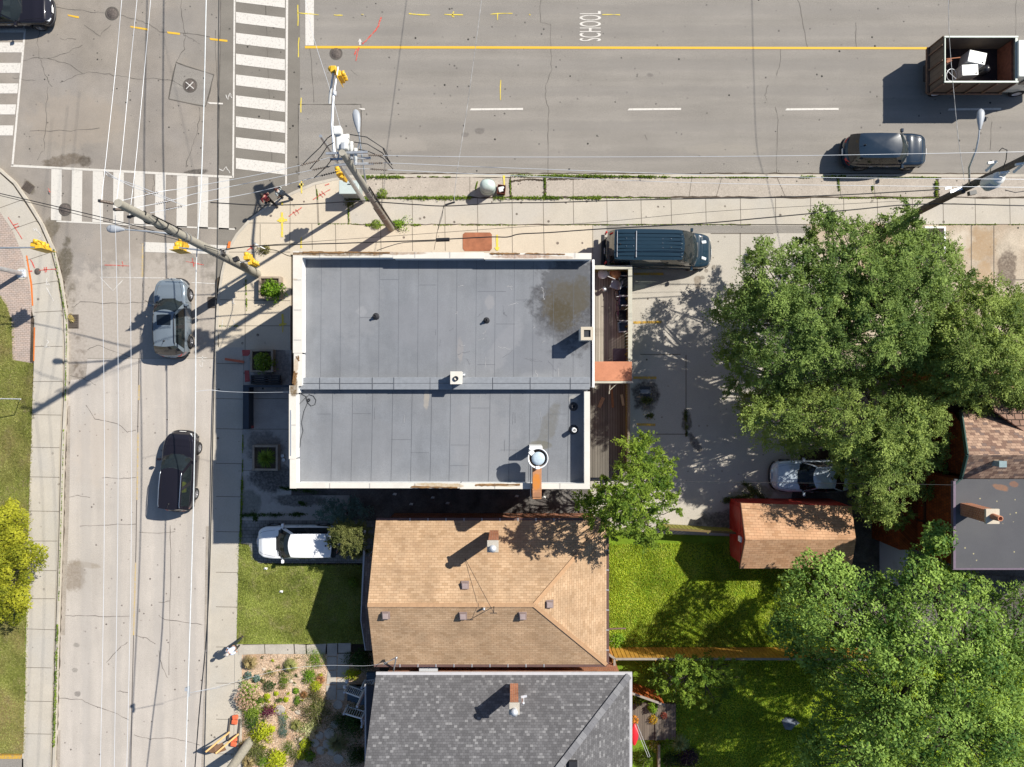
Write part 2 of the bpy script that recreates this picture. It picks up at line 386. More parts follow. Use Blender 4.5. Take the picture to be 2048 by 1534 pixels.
# kerb lines in photo coordinates
KR = [(2200, 350), (740, 350), (700, 352), (665, 358), (630, 366), (590, 383), (560, 398), (528, 418), (498, 441), (474, 468), (455, 500), (444, 545), (436, 600),
      (432, 680), (428, 780), (425, 900), (421, 1100), (417, 1300), (411, 1560)]
KL = [(-60, 300), (0, 342), (30, 368), (58, 408), (84, 450), (106, 500), (121, 560), (130, 620), (133, 690), (131, 800), (126, 900), (121, 1100), (114, 1300), (107, 1560)]
def crackline(mb, pts, wd=.026, z=.005, mi=1, jit=.06, sub=4):
    q = []
    for a, b in zip(pts[:-1], pts[1:]):
        for i in range(sub):
            t = i/sub; q.append((a[0]+(b[0]-a[0])*t+random.uniform(-1, 1)*jit*34, a[1]+(b[1]-a[1])*t+random.uniform(-1, 1)*jit*34))
    q.append(pts[-1]); mb.strip(PL(q), wd, z, mi, .5)

# --- intersection + side road, upper part
g = MB(); g.poly(PL([(-900, -700), (445, -700), (440, 100), (436, 350), (434, 480), (430, 560), (432, 718), (176, 718), (172, 760), (142, 764), (126, 764), (60, 420), (-60, 330), (-900, 330)]), None, 0.0)
for c in [[(104, 15), (150, 20), (215, 27)], [(236, 30), (275, 40), (290, 45), (320, 62), (420, 74)], [(362, 0), (365, 30), (370, 65), (368, 100), (352, 125)],
          [(45, 124), (70, 117), (95, 117), (130, 108), (165, 90)], [(80, 118), (90, 145), (96, 165), (105, 173)], [(95, 172), (93, 220), (90, 270), (87, 300), (75, 320)],
          [(122, 165), (150, 152), (175, 144), (200, 145), (235, 152), (275, 157), (340, 158), (368, 174)], [(366, 68), (380, 78), (400, 88)],
          [(398, 215), (401, 228), (392, 270), (385, 290), (372, 335)], [(95, 118), (125, 126), (145, 132), (165, 147)], [(170, 50), (200, 72), (222, 50)],
          [(25, 155), (55, 160), (72, 160)], [(145, 615), (160, 605), (250, 606), (310, 602)], [(175, 700), (200, 690), (265, 716)], [(290, 600), (300, 610)],
          [(140, 750), (172, 758), (192, 770)], [(120, 78), (152, 79)], [(285, 560), (287, 600)], [(85, 40), (75, 75), (78, 118)], [(305, 345), (308, 365), (306, 384)],
          [(200, 256), (140, 262), (60, 262)], [(430, 60), (437, 200), (438, 330)]]:
    crackline(g, c, .026)
crackline(g, [(441, 0), (440, 100), (438, 220), (437, 350)], .05, jit=.015)
for c in [[(352, 125), (428, 150)], [(428, 150), (411, 213)], [(411, 213), (337, 198)], [(337, 198), (352, 127)]]: crackline(g, c, .06, jit=.02)
g.poly(PL([(352, 127), (427, 150), (410, 211), (339, 197)]), None, .004, 2)
struct('side_road_asphalt', g, [M['road'], M['crack'], M['road_main']], 'brownish asphalt of the crossing with cracks and a square patch')
# --- newer asphalt east of the seam and the main road
g = MB()
g.poly(PL([(445, -700), (600, -700), (600, 425), (430, 560), (434, 480), (436, 350), (440, 100)]), None, .001)
crackline(g, [(531, 0), (533, 60), (536, 120), (538, 180), (541, 280), (545, 330)], .03, jit=.03, mi=1)
crackline(g, [(531, 82), (560, 84), (576, 80)], .03, mi=1)
struct('road_resurfaced_strip', g, [M['road_dark'], M['crack']], 'darker resurfaced asphalt under the tall zebra crossing')
g = MB(); g.poly(PL([(600, -700), (2900, -700), (2900, 352), (600, 440)]), None, .002)
for c in [[(1081, 0), (1080, 45), (1101, 49), (1101, 90), (1103, 140), (1092, 170), (1091, 195), (1098, 222), (1096, 270), (1096, 345)],
          [(1596, 0), (1602, 25), (1608, 55), (1615, 95)], [(1711, 45), (1713, 95)], [(1562, 98), (1560, 130), (1553, 152)], [(1551, 215), (1556, 240), (1553, 300), (1553, 345)],
          [(2032, 0), (2031, 70)], [(1898, 0), (1898, 20)], [(1983, 245), (1980, 300)], [(626, 0), (622, 60), (628, 90)], [(1536, 170), (1530, 190), (1534, 200)], [(1290, 270), (1294, 280)], [(703, 140), (715, 152)],
          [(620, 95), (628, 205)]]:
    crackline(g, c, .024, .007, jit=.035)
g.poly(PL([(597, 209), (722, 209), (723, 356), (640, 372), (597, 385)]), None, .006, 2)
for c in [[(597, 209), (660, 209), (722, 209)], [(722, 209), (723, 300), (722, 345)], [(597, 209), (597, 300), (598, 350)]]: crackline(g, c, .05, .009, jit=.012)
struct('main_road_asphalt', g, [M['road_main'], M['crack'], M['road_main']], 'grey asphalt of the wide main road')
# --- concrete part of the side road
g = MB(); g.poly(PL([(175, 716), (432, 716), (428, 860), (424, 1100), (412, 1560), (110, 1560), (115, 1300), (122, 1100), (128, 900), (131, 790), (142, 760), (172, 757)]), None, .003)
for c in [[(172, 810), (190, 838), (215, 842), (240, 850), (255, 864), (272, 860)], [(205, 955), (240, 957), (272, 955)], [(138, 995), (155, 990), (180, 995)], [(160, 1052), (200, 1050), (272, 1048)],
          [(278, 1065), (330, 1066), (350, 1063)], [(130, 1230), (150, 1232), (160, 1230), (200, 1233), (260, 1232)], [(118, 1396), (165, 1400), (185, 1410), (230, 1425), (258, 1440)], [(317, 1230), (330, 1240), (380, 1245), (405, 1250)],
          [(270, 1271), (292, 1276), (311, 1288)], [(317, 1300), (325, 1335), (335, 1355)], [(235, 1382), (256, 1385)], [(268, 1470), (300, 1478), (340, 1475), (380, 1484), (400, 1490)], [(372, 560), (372, 716)], [(318, 1205), (340, 1202)],
          [(212, 1325), (240, 1295), (255, 1284)], [(340, 1050), (342, 1100), (341, 1200), (338, 1350)]]:
    crackline(g, c, .028, .009, jit=.03, mi=2)
crackline(g, [(175, 717), (300, 717), (430, 717)], .04, .009, jit=.01, mi=1)
for pts in ([(278, 717), (275, 900), (272, 1100), (264, 1400), (262, 1540)],): g.strip(PL(pts), .05, .009, 2)
# gutter strips
g.poly(PL([(134, 812), (141, 812), (139, 1000), (130, 1270), (117, 1270), (122, 1100), (127, 900)]), None, .008, 3)
g.poly(PL([(117, 1460), (121, 1460), (120, 1560), (108, 1560)]), None, .008, 3)
g.poly(PL([(424, 1050), (412, 1052), (408, 1300), (417, 1298)]), None, .008, 3)
g.poly(PL([(417, 1306), (410, 1306), (402, 1560), (411, 1560)]), None, .008, 3)
struct('side_road_concrete', g, [M['road_conc'], M['joint_soft'], M['crack_soft'], M['gutter']], 'pale concrete carriageway of the side road')

# --- raised pavements with kerbs
ZW = .13
def walk(name, pts, mat, joints=(), label='', weeds=(), z=ZW, soft=False):
    g = MB(); g.poly(PL(pts), -.05, z)
    for j in joints: g.strip(PL(j), .034, z+.003, 1)
    return struct(name, g, [mat, M['joint']], label)
KRW = KR[1:]
xs = [1086, 1146, 1213, 1281, 1341, 1410, 1479, 1549, 1619, 1685, 1752, 1822, 1883, 1947, 2016, 2080]
inner_pts = [(2200, 352)]+[(740, 352)]
# kerb ribbon
g = MB()
def ribbon(mb, line, wd, z0, z1, side):
    a = PL(line); b = []
    for i, p in enumerate(a):
        d = (a[min(i+1, len(a)-1)]-a[max(i-1, 0)]).normalized(); b.append(p+Vector((-d.y, d.x, 0))*wd*side)
    for i in range(len(a)-1):
        lo = [(a[i].x, a[i].y), (a[i+1].x, a[i+1].y), (b[i+1].x, b[i+1].y), (b[i].x, b[i].y)]
        if side < 0: lo = lo[::-1]
        mb.hexa([(x, y, z0) for x, y in lo], [(x, y, z1) for x, y in lo])
    return b
kin = ribbon(g, KR, .16, -.05, ZW+.012, 1)
struct('kerb', g, M['kerb'], 'pale concrete kerb curving round the street corner')
g = MB(); kinl = ribbon(g, KL, .15, -.05, ZW+.012, 1)
struct('kerb', g, M['kerb'], 'kerb along the far left pavement')
walk('corner_pavement', [(700, 353), (665, 359), (630, 367), (592, 385), (563, 400), (530, 421), (501, 444), (478, 470), (460, 502), (449, 547), (441, 600), (438, 640), (440, 700), (487, 700), (582, 700), (582, 510), (1000, 510), (1000, 450), (704, 450), (697, 400)],
     M['walk_pale'], [[(500, 447), (1000, 449)], [(637, 400), (639, 447)], [(582, 400), (581, 500)], [(632, 366), (635, 400), (637, 447)], [(672, 449), (673, 503)], [(762, 449), (763, 503)], [(697, 400), (697, 447)],
      [(825, 450), (826, 503)], [(522, 449), (522, 505)], [(890, 449), (891, 503)], [(440, 600), (582, 602)], [(440, 652), (582, 652)], [(492, 560), (492, 700)], [(460, 505), (582, 505)], [(955, 449), (957, 503)], [(625, 449), (626, 500)]],
     'cream concrete pavement wrapping the street corner', z=ZW)
walk('pavement', [(697, 397), (2200, 395), (2200, 449), (704, 450)], M['walk'],
     [[(x, 397), (x+1, 449)] for x in [764, 825, 890, 955, 1024]+xs], 'long run of square concrete slabs beside the main road', z=ZW+.006)
walk('boulevard_strip', [(700, 355), (2200, 352), (2200, 395), (700, 398)], M['walk_beige'],
     [[(x, 353), (x+d, 395)] for x, d in ((766, 0), (940, 0), (1018, 2), (1090, 2), (1146, 0), (1383, -6), (1551, 18), (1443, -12), (1676, 4), (1745, 3), (1872, 0))],
     'rough concrete strip between kerb and pavement', z=ZW-.006)
walk('pavement', [(996, 449), (1186, 449), (1186, 512), (996, 512)], M['walk_pale'], [[(1087, 449), (1088, 508)], [(1024, 449), (1025, 508)], [(1185, 449), (1185, 508)]],
     'cream slabs beside the north wall of the flat roofed building', z=ZW+.003)
walk('pavement', [(438, 695), (489, 695), (487, 860), (486, 900), (480, 1090), (475, 1300), (472, 1560), (415, 1560), (421, 1300), (425, 1100), (429, 900), (432, 780), (436, 680)],
     M['walk'], [[(434, y), (488, y+1)] for y in (727, 797, 857, 926, 992, 1062, 1143, 1212, 1292, 1364, 1436, 1505)], 'long concrete pavement along the side road', z=ZW+.006)
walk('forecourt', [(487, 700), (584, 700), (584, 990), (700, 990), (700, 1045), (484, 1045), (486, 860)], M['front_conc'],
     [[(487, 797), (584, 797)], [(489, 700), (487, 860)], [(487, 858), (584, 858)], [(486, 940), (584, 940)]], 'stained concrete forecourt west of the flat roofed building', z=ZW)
walk('pavement', [(-60, 300), (2, 348), (28, 372), (54, 412), (80, 452), (101, 500), (116, 560), (125, 620), (128, 690), (126, 800), (121, 900), (116, 1100), (109, 1300), (102, 1560),
                  (46, 1560), (55, 1250), (62, 980), (68, 800), (72, 700), (70, 640), (62, 570), (48, 510), (30, 465), (0, 420), (-60, 380)],
     M['walk'], [[(0, 418), (50, 400)], [(26, 460), (84, 440)], [(55, 522), (106, 505)], [(64, 570), (122, 562)], [(72, 625), (131, 622)], [(72, 693), (128, 693)], [(68, 763), (128, 763)], [(68, 829), (126, 830)], [(65, 894), (122, 895)], [(62, 953), (122, 954)],
      [(60, 1021), (121, 1022)], [(60, 1081), (118, 1081)], [(58, 1140), (116, 1140)], [(56, 1196), (113, 1196)], [(55, 1256), (113, 1258)], [(52, 1333), (106, 1334)], [(50, 1400), (108, 1401)], [(48, 1465), (106, 1466)]],
     'curving concrete pavement on the far left', z=ZW)
t = NT('interlocking_pavers'); p = t.map(t.pos(), rot=(0, 0, .05)); b = t.new('ShaderNodeTexBrick'); t.put(b.inputs['Vector'], p)
b.inputs['Scale'].default_value = 1; b.inputs['Brick Width'].default_value = .22; b.inputs['Row Height'].default_value = .11; b.inputs['Mortar Size'].default_value = .008
b.inputs['Color1'].default_value = (*S(204, 182, 168), 1); b.inputs['Color2'].default_value = (*S(192, 176, 166), 1); b.inputs['Mortar'].default_value = (.16, .13, .1, 1)
M['pavers'] = t.done(t.mul(b.outputs['Color'], t.rng(t.noise(t.pos(), 3, 4), .3, .7, .88, 1.1)), .9, spec=.2)
t = NT('dark_driveway_pavers'); p = t.map(t.pos(), rot=(0, 0, 0)); b = t.new('ShaderNodeTexBrick'); t.put(b.inputs['Vector'], p)
b.inputs['Scale'].default_value = 1; b.inputs['Brick Width'].default_value = .24; b.inputs['Row Height'].default_value = .2; b.inputs['Mortar Size'].default_value = .01
b.inputs['Color1'].default_value = (.24, .23, .22, 1); b.inputs['Color2'].default_value = (.19, .185, .18, 1); b.inputs['Mortar'].default_value = (.07, .08, .05, 1)
M['drive'] = t.done(t.mul(b.outputs['Color'], t.rng(t.noise(t.pos(), 1.2, 5), .3, .7, .6, 1.2)), .9, spec=.2)
walk('paver_apron', [(-60, 380), (0, 420), (30, 465), (48, 510), (62, 570), (70, 640), (72, 690), (66, 726), (28, 720), (26, 640), (15, 610), (0, 588), (-60, 560)], M['pavers'], (), 'pinkish interlocking brick pavers by the steel signal pole', z=ZW-.004)
g = MB(); g.poly(PL([(66, 620), (72, 640), (70, 725), (63, 725), (65, 640)]), None, ZW+.004)
struct('soil_strip', g, M['dirt'], 'thin band of soil between pavers and pavement')
g = MB()
for ln, wd in (([(740, 354), (900, 354.5), (1240, 354), (1536, 355), (1880, 355)], .13), ([(704, 397), (940, 396.5), (1200, 396), (1500, 396), (2048, 396)], .11), ([(704, 450), (1000, 450), (1500, 450)], .05),
               ([(1090, 356), (1090, 395)], .14), ([(1021, 356), (1022, 395)], .1), ([(1872, 356), (1873, 395)], .14), ([(1020, 364), (1060, 360), (1086, 362)], .1), ([(1094, 360), (1130, 359), (1180, 357)], .12)):
    crackline(g, ln, wd, ZW+.0085, 0, .03, 26)
struct('soil_strip', g, M['dirt'], 'brown soil caught along the joints of the boulevard strip')
g = MB()
for ln, wd in (([(134, 640), (134, 800), (129, 1000), (121, 1250), (113, 1520)], .07), ([(437, 620), (431, 780), (427, 1000), (420, 1300), (413, 1530)], .06), ([(62, 412), (88, 452), (110, 502), (125, 560), (133, 620)], .16), ([(760, 348), (1100, 347), (1500, 347), (2000, 347)], .05)):
    crackline(g, ln, wd, .016, 0, .035, 30)
struct('gutter_dirt', g, M['dirt'], 'dark silt lying in the gutters')
# lots and yards (each a little lower or higher than its neighbour so nothing is coplanar)
def yard(name, pts, mat, z, label, extra=(), mats2=()):
    g = MB(); g.poly(PL(pts), -.05, z)
    for e in extra: g.strip(PL(e), .05, z+.004, 1)
    return struct(name, g, [mat, M['joint']], label)
yard('parking_lot', [(1184, 451), (1610, 451), (1660, 560), (1600, 900), (1560, 1100), (1180, 1060), (1180, 780)], M['lot'], .12, 'pale concrete parking lot behind the flat roofed building',
     [[(1479, 467), (1479, 545)], [(1371, 710), (1371, 870)], [(1280, 709), (1360, 709)], [(1310, 868), (1380, 868)], [(1420, 468), (1545, 468)]])
g = MB(); g.poly(PL([(1213, 452), (1620, 452), (1620, 467), (1213, 467)]), None, .128)
struct('asphalt_strip', g, M['road_main'], 'narrow asphalt strip between pavement and parking lot')
yard('east_yard', [(1610, 450), (2200, 450), (2200, 860), (1600, 900), (1660, 560)], M['gravelpale'], .115, 'blotched pale concrete yard beneath the big tree', [[(1985, 452), (1985, 600)], [(1940, 560), (2048, 560)], [(1940, 452), (1940, 560)]])
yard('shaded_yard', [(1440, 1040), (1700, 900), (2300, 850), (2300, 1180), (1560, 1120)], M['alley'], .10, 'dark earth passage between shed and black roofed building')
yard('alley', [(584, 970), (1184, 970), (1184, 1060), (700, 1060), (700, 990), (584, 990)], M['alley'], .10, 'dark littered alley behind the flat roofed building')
yard('driveway', [(484, 1040), (760, 1040), (760, 1125), (735, 1125), (520, 1125), (500, 1115), (500, 1088), (480, 1085)], M['drive'], .135, 'dark paved driveway under the white car')
yard('front_lawn', [(480, 1087), (499, 1090), (505, 1118), (522, 1128), (760, 1130), (760, 1286), (475, 1286)], M['lawn'], .15, 'front lawn of the tan roofed house')
yard('verge_lawn', [(-300, 540), (0, 588), (15, 610), (26, 640), (28, 720), (66, 726), (67, 800), (62, 980), (55, 1250), (50, 1505), (-300, 1500)], M['lawn_verge'], .14, 'dry verge lawn at the left edge')
yard('neighbour_drive', [(-300, 1515), (50, 1515), (48, 1700), (-300, 1700)], M['road_main'], .13, 'grey drive in the lower left corner')
g = MB(); g.poly(PL([(-60, 1508), (46, 1507), (46, 1514), (-60, 1514)]), -.05, .20); struct('painted_kerb', g, M['road_yellow_w'], 'yellow edged kerb in the lower left corner')
yard('back_lawn', [(1180, 1062), (1700, 1080), (1700, 1310), (1180, 1310)], M['lawn_back'], .14, 'bright back lawn behind the tan roofed house')
yard('rear_garden', [(1200, 1312), (2400, 1312), (2400, 1800), (1200, 1800)], M['lawn_back'], .135, 'shaded rear garden lawn')
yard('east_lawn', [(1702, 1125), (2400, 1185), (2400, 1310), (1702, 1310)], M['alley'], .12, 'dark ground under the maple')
yard('garden_bed', [(486, 1306), (760, 1306), (760, 1700), (486, 1700)], M['mulch'], .16, 'front garden bed of pale wood chips')
yard('garden_edge', [(472, 1287), (486, 1287), (486, 1700), (468, 1700)], M['walk'], .165, 'narrow strip of slabs edging the garden', [[(472, 1362), (486, 1362)], [(472, 1437), (486, 1437)]])
yard('house_passage', [(735, 1310), (1215, 1310), (1215, 1370), (735, 1370)], M['dirt'], .11, 'narrow dark passage between the two houses')
# flagstones
M['flag'] = ground_mat('flagstone', S(196, 188, 176), .2, 40, .15, 1.5, specks=2)
FLAGS = [[(478, 1288), (530, 1287), (531, 1305), (480, 1307)], [(532, 1287), (588, 1286), (590, 1306), (533, 1305)], [(591, 1286), (612, 1288), (613, 1306), (592, 1305)], [(615, 1288), (654, 1285), (652, 1306), (616, 1306)],
         [(656, 1285), (676, 1284), (676, 1309), (656, 1309)], [(678, 1284), (703, 1284), (703, 1303), (678, 1303)], [(678, 1305), (702, 1305), (701, 1325), (677, 1326)], [(656, 1311), (675, 1311), (675, 1336), (657, 1338)],
         [(677, 1328), (700, 1327), (698, 1352), (676, 1352)], [(657, 1340), (674, 1338), (674, 1365), (655, 1366)], [(676, 1354), (697, 1354), (694, 1372), (676, 1374)], [(654, 1368), (674, 1367), (673, 1396), (655, 1397)], [(676, 1376), (692, 1376), (690, 1398), (675, 1398)]]
g = MB()
for q in FLAGS: g.poly(PL(q), .1, .19+random.uniform(-.006, .006))
struct('flagstone_path', g, M['flag'], 'pale flagstone path bending round the garden', bev=.02)

# --- road markings
def mark(name, polys, mat, z, label):
    g = MB()
    for q in polys: g.poly(PL(q), None, z)
    return struct(name, g, mat, label)
zb = []
for k in range(-1, 8):
    y = 24+41.7*k; s = 1 if k < 7 else .95
    zb.append([(472, y), (570, y+11.5), (570, y+33.5), (472, y+21.5)])
zb += [[(468, -60), (471.5, -60), (468, 356), (464.5, 356)], [(572, -60), (577, -60), (574, 372), (570.5, 372)]]
mark('zebra_crossing', zb, M['road_white'], .012, 'tall zebra crossing across the main road')
zb = []
for i, x in enumerate([103, 144, 186, 227, 269, 311, 354, 396, 438]):
    yt = 337+(x-103)*.056; zb.append([(x, yt), (x+21, yt+1), (x+20, yt+104), (x-1, yt+103)])
zb += [[(23, 329), (466, 352), (465, 356.5), (22, 333.5)], [(113, 441), (470, 457), (470, 460), (113, 444)]]
mark('zebra_crossing', zb, M['road_white_w'], .012, 'zebra crossing across the side road with upright bars')
zb = [[(-40, y), (46-(y-85)*.11, y), (44-(y-85)*.11, y+20), (-40, y+20)] for y in (45, 85, 126, 167, 209, 251)]
zb += [[(50, 40), (54, 40), (27, 331), (23, 331)]]
mark('zebra_crossing', zb, M['road_white'], .012, 'zebra crossing at the left edge beneath the dark car')
mark('stop_line', [[(289, 484), (458, 491), (455, 509), (289, 504)]], M['road_white_w'], .012, 'wide white stop line on the side road')
mark('stop_line', [[(610, -60), (628, -60), (628, 91), (611, 91)]], M['road_white'], .014, 'white stop line on the main road')
mark('centre_line', [[(610, 92), (1900, 94.5), (2300, 95), (2300, 99.5), (1900, 99), (610, 97)]], M['road_yellow'], .016, 'long yellow centre line of the main road')
mark('lane_line', [[(x, 217), (x+104, 216), (x+104, 220), (x-3, 221)] for x in (942, 1258, 1573, 1898)]+[[(560+156, 206+10), (730, 217), (730, 220), (724, 220)]], M['road_white'], .014, 'dashed white lane line of the main road')
mark('centre_line', [[(284, 487), (287, 487), (287, 556), (283, 556)], [(277, 770), (281, 770), (280, 800), (276, 800)], [(275, 865), (278, 865), (276, 1000), (273, 1000)], [(270, 1125), (273, 1125), (269, 1270), (266, 1270)]],
     paint('nearly_gone_yellow', S(226, 190, 96), .62, S(196, 186, 174)), .013, 'faded yellow centre line of the side road')
mark('turn_guide_line', [[(135, 29), (158, 33), (158, 37), (137, 32)], [(260, 52), (295, 57), (296, 61), (262, 55)], [(334, 63), (360, 66), (360, 70), (336, 67)], [(419, 76), (455, 80), (455, 84), (421, 80)]],
     M['road_yellow'], .013, 'broken yellow guide line through the crossing')
mark('short_marking', [[(414, 204), (446, 206), (446, 209), (420, 208)]], M['road_white'], .014, 'short white dash beside the asphalt patch')
mark('parking_bay_line', [[(1266, 546), (1326, 546), (1326, 551), (1266, 551)], [(1266, 643), (1322, 642), (1322, 647), (1266, 648)], [(1266, 753), (1312, 753), (1312, 758), (1266, 758)], [(1272, 846), (1310, 847), (1310, 852), (1274, 851)]],
     M['road_yellow_w'], .127, 'four short yellow bay lines in the parking lot')
mark('painted_slab_edge', [[(55, 512), (58, 512), (68, 570), (70, 612), (67, 612), (64, 570)], [(71, 655), (73.5, 655), (72, 722), (69.5, 722)]], M['spray_orange'], ZW+.006, 'orange painted edge of the left pavement')
mark('painted_kerb_edge', [[(459, 484), (464, 484), (462, 497), (456, 497)]], M['spray_orange'], ZW+.02, 'orange dab on the corner kerb')
o = text_mesh('road_lettering', 'SCHOOL', 60/34.1, 43/34.1, M['road_white'])
o.rotation_euler = (0, 0, R(90)); o.location = P(1202, 82, .014); tag(o, 'white word SCHOOL painted on the main road', None, None, 'structure')
# sprayed survey marks
def spray(name, lines, mat, wd, z, label):
    g = MB()
    for q in lines: crackline(g, q, wd, z, 0, .02, 3)
    return struct(name, g, mat, label)
spray('survey_paint', [[(595, 26), (638, 30)], [(596, 10), (596, 52)], [(668, 30), (685, 31)], [(723, 29), (727, 30)], [(818, 28), (860, 30)], [(888, 29), (926, 30)], [(907, 24), (905, 34), (909, 34)], [(980, 28), (1025, 27)], [(995, 29), (995, 40)], [(1204, 29), (1240, 30)],
                       [(598, 75), (597, 115)], [(602, 195), (602, 225)], [(1001, 160), (1001, 200)], [(1058, 29), (1061, 30)]], M['spray_yellow'], .05, .018, 'thin yellow survey dashes on the main road')
spray('survey_paint', [[(762, 35), (757, 52), (748, 65), (735, 78), (725, 88)], [(718, 95), (712, 122)], [(714, 98), (709, 110)]], M['spray_red'], .07, .018, 'wavy red survey line on the main road')
g = MB(); g.poly(PL([(716, 84), (720, 77), (724, 84), (722, 84), (722, 90), (718, 90), (718, 84)]), None, .019); struct('survey_arrow', g, M['spray_white'], 'small white arrow on the main road')
spray('survey_paint', [[(566, 405), (566, 412)], [(566, 425), (566, 475)], [(556, 443), (576, 441)], [(604, 364), (605, 388)], [(600, 370), (609, 370)], [(604, 475), (604, 497)], [(994, 470), (994, 500)], [(989, 497), (999, 497)], [(567, 628), (567, 665)], [(560, 650), (575, 648)], [(1008, 352), (1008, 392)]],
      M['spray_yellow'], .1, ZW+.02, 'yellow survey marks on the corner pavement')
g = MB()
for cx, cy, r in ((566, 441, 7), (994, 498, 5), (567, 649, 4)):
    g.poly([P(cx+r*math.cos(a)*random.uniform(.6, 1.2), cy+r*math.sin(a)*random.uniform(.6, 1.2)) for a in [k*.52 for k in range(12)]], None, ZW+.024)
struct('survey_blot', g, M['spray_yellow'], 'yellow paint blots on the pavement')
spray('survey_paint', [[(628, 400), (662, 380)], [(640, 388), (648, 396)], [(645, 384), (652, 392)], [(579, 434), (605, 416)], [(588, 424), (594, 432)], [(593, 420), (599, 428)], [(652, 372), (660, 369)], [(497, 502), (512, 488)], [(503, 492), (507, 500)],
                       [(20, 435), (48, 479)], [(30, 452), (40, 448)], [(34, 456), (42, 453)], [(82, 541), (116, 539)], [(92, 535), (94, 546)], [(97, 535), (96, 545)], [(65, 520), (73, 537)], [(60, 544), (68, 543)], [(100, 378), (104, 386)]],
      M['spray_red'], .05, ZW+.02, 'red survey strokes on both pavements')
spray('survey_paint', [[(372, 523), (408, 530)], [(385, 516), (388, 534)], [(210, 530), (260, 532)], [(245, 523), (246, 534)]], M['spray_red'], .04, .014, 'faint red survey strokes on the side road')
spray('survey_paint', [[(98, 556), (95, 570), (102, 570), (97, 562)], [(97, 576), (111, 603)], [(70, 458), (72, 462), (76, 458), (78, 464)], [(80, 464), (86, 474), (80, 476)], [(96, 680), (101, 684), (96, 690)], [(92, 694), (104, 694)], [(96, 690), (98, 694)],
                       [(440, 605), (447, 612)], [(466, 596), (470, 600), (466, 605), (472, 608)], [(468, 640), (472, 648), (466, 655)], [(448, 640), (446, 655)]], M['spray_white'], .045, ZW+.02, 'white survey scribbles on the pavements')
spray('survey_paint', [[(200, 554), (330, 556)], [(382, 565), (432, 567)], [(200, 555), (226, 581), (246, 560)], [(395, 716), (415, 715)], [(405, 712), (405, 735), (398, 728)], [(398, 722), (412, 722)], [(452, 190), (456, 200), (460, 186), (464, 196)], [(438, 338), (446, 342), (452, 334), (460, 346)]],
      M['spray_white'], .04, .014, 'thin white chalk lines and scribbles on the side road')
# manhole covers and grates
M['iron'] = plain('cast_iron_rust', (.12, .10, .088), .8, .2, var=.35, scale=14, bump=.6)
def manhole(px, py, r, label, mark=False, z=.004, ring=True):
    c = P(px, py, z); t_ = T('manhole_cover', label, 'manhole cover', c, 'manhole covers')
    g = MB(); n = 28; pr = [(r*.0001, .012), (r*.86, .012), (r*.88, .004), (r*.93, .004), (r*.94, .013), (r, .013), (r*1.01, 0)]
    g.lathe(c, pr, n)
    for a in range(8):
        d = Vector((math.cos(a*.785), math.sin(a*.785), 0)); g.obox(c+d*r*.5+Vector((0, 0, .014)), (r*.5, r*.07, .01), a*.785)
    g.lathe(c, [(r*.3, .012), (r*.3, .02), (r*.36, .02), (r*.36, .012)], 18)
    g.build('lid', M['iron'], t_)
    if mark:
        g = MB(); g.obox(c+Vector((0, 0, .024)), (r*1.7, .05, .004), R(-40)); g.obox(c+Vector((0, 0, .0285)), (r*1.6, .05, .004), R(45)); g.build('painted_cross', M['spray_white'], t_)
    if ring:
        g = MB(); g.lathe(c, [(r*1.0, .006), (r*1.12, .006), (r*1.2, .001)], n); g.build('collar', M['crack'], t_)
manhole(380, 171, .36, 'brown manhole cover marked with a white cross in the asphalt patch', True)
manhole(224, 27, .34, 'manhole cover near the dark car at the top left')
manhole(672, 107, .32, 'dark manhole cover just below the yellow centre line', z=.006)
manhole(130, 419, .32, 'manhole cover on the end bar of the zebra crossing', z=.016)
manhole(75, 543, .19, 'small manhole cover in the left pavement', z=ZW+.004, ring=False)
def grate(px, py, w_, h_, label, z, rz=0, leaves=False):
    c = P(px, py, z); t_ = T('storm_drain', label, 'drain grate', c, None, rz)
    g = MB()
    for k in range(7): g.obox((0, (k-3)*h_/7.2, .012), (w_, h_/16, .02))
    for s_ in (-1, 1): g.obox((s_*w_/2, 0, .013), (.05, h_, .024))
    g.build('bars', M['iron'], t_, local=True)
    g = MB(); g.obox((0, 0, .001), (w_*1.1, h_*1.1, .006)); g.build('sump', M['dirt'], t_, local=True)
    return t_
grate(56, 375, .55, .5, 'rusty storm drain at the left corner kerb', .004, R(-35))
grate(147, 643, .55, .75, 'storm drain full of leaves beside the left pavement', .004)
grate(423, 605, .4, .6, 'storm drain beside the corner kerb right of the grey car', .004)
c = P(1290, 783, .125); t_ = T('yard_drain', 'white patterned square yard drain in a patch of dark soil', 'drain grate', c)
g = MB()
for k in range(-3, 4): g.obox(c+Vector((k*.075, 0, .02)), (.022, .3, .012), R(40)); g.obox(c+Vector((k*.075, 0, .034)), (.022, .3, .012), R(-40))
g.obox(c+Vector((0, 0, .008)), (.58, .6, .014), 0, 1); g.build('grid', [M['lamp_grey'], M['dark_metal']], t_)
# steel plate in the slabs
g = MB(); q = [(930, 466), (980, 466), (984, 470), (984, 498), (980, 503), (930, 503), (926, 498), (926, 470)]
g.poly(PL(q), .1, ZW+.02); M['rust'] = plain('rust_brown_plate', S(172, 110, 78), .8, var=.22, scale=3, bump=.4)
tag(g.build('access_cover', M['rust'], bev=.006), 'rust brown rounded access cover beside the building', 'access cover')
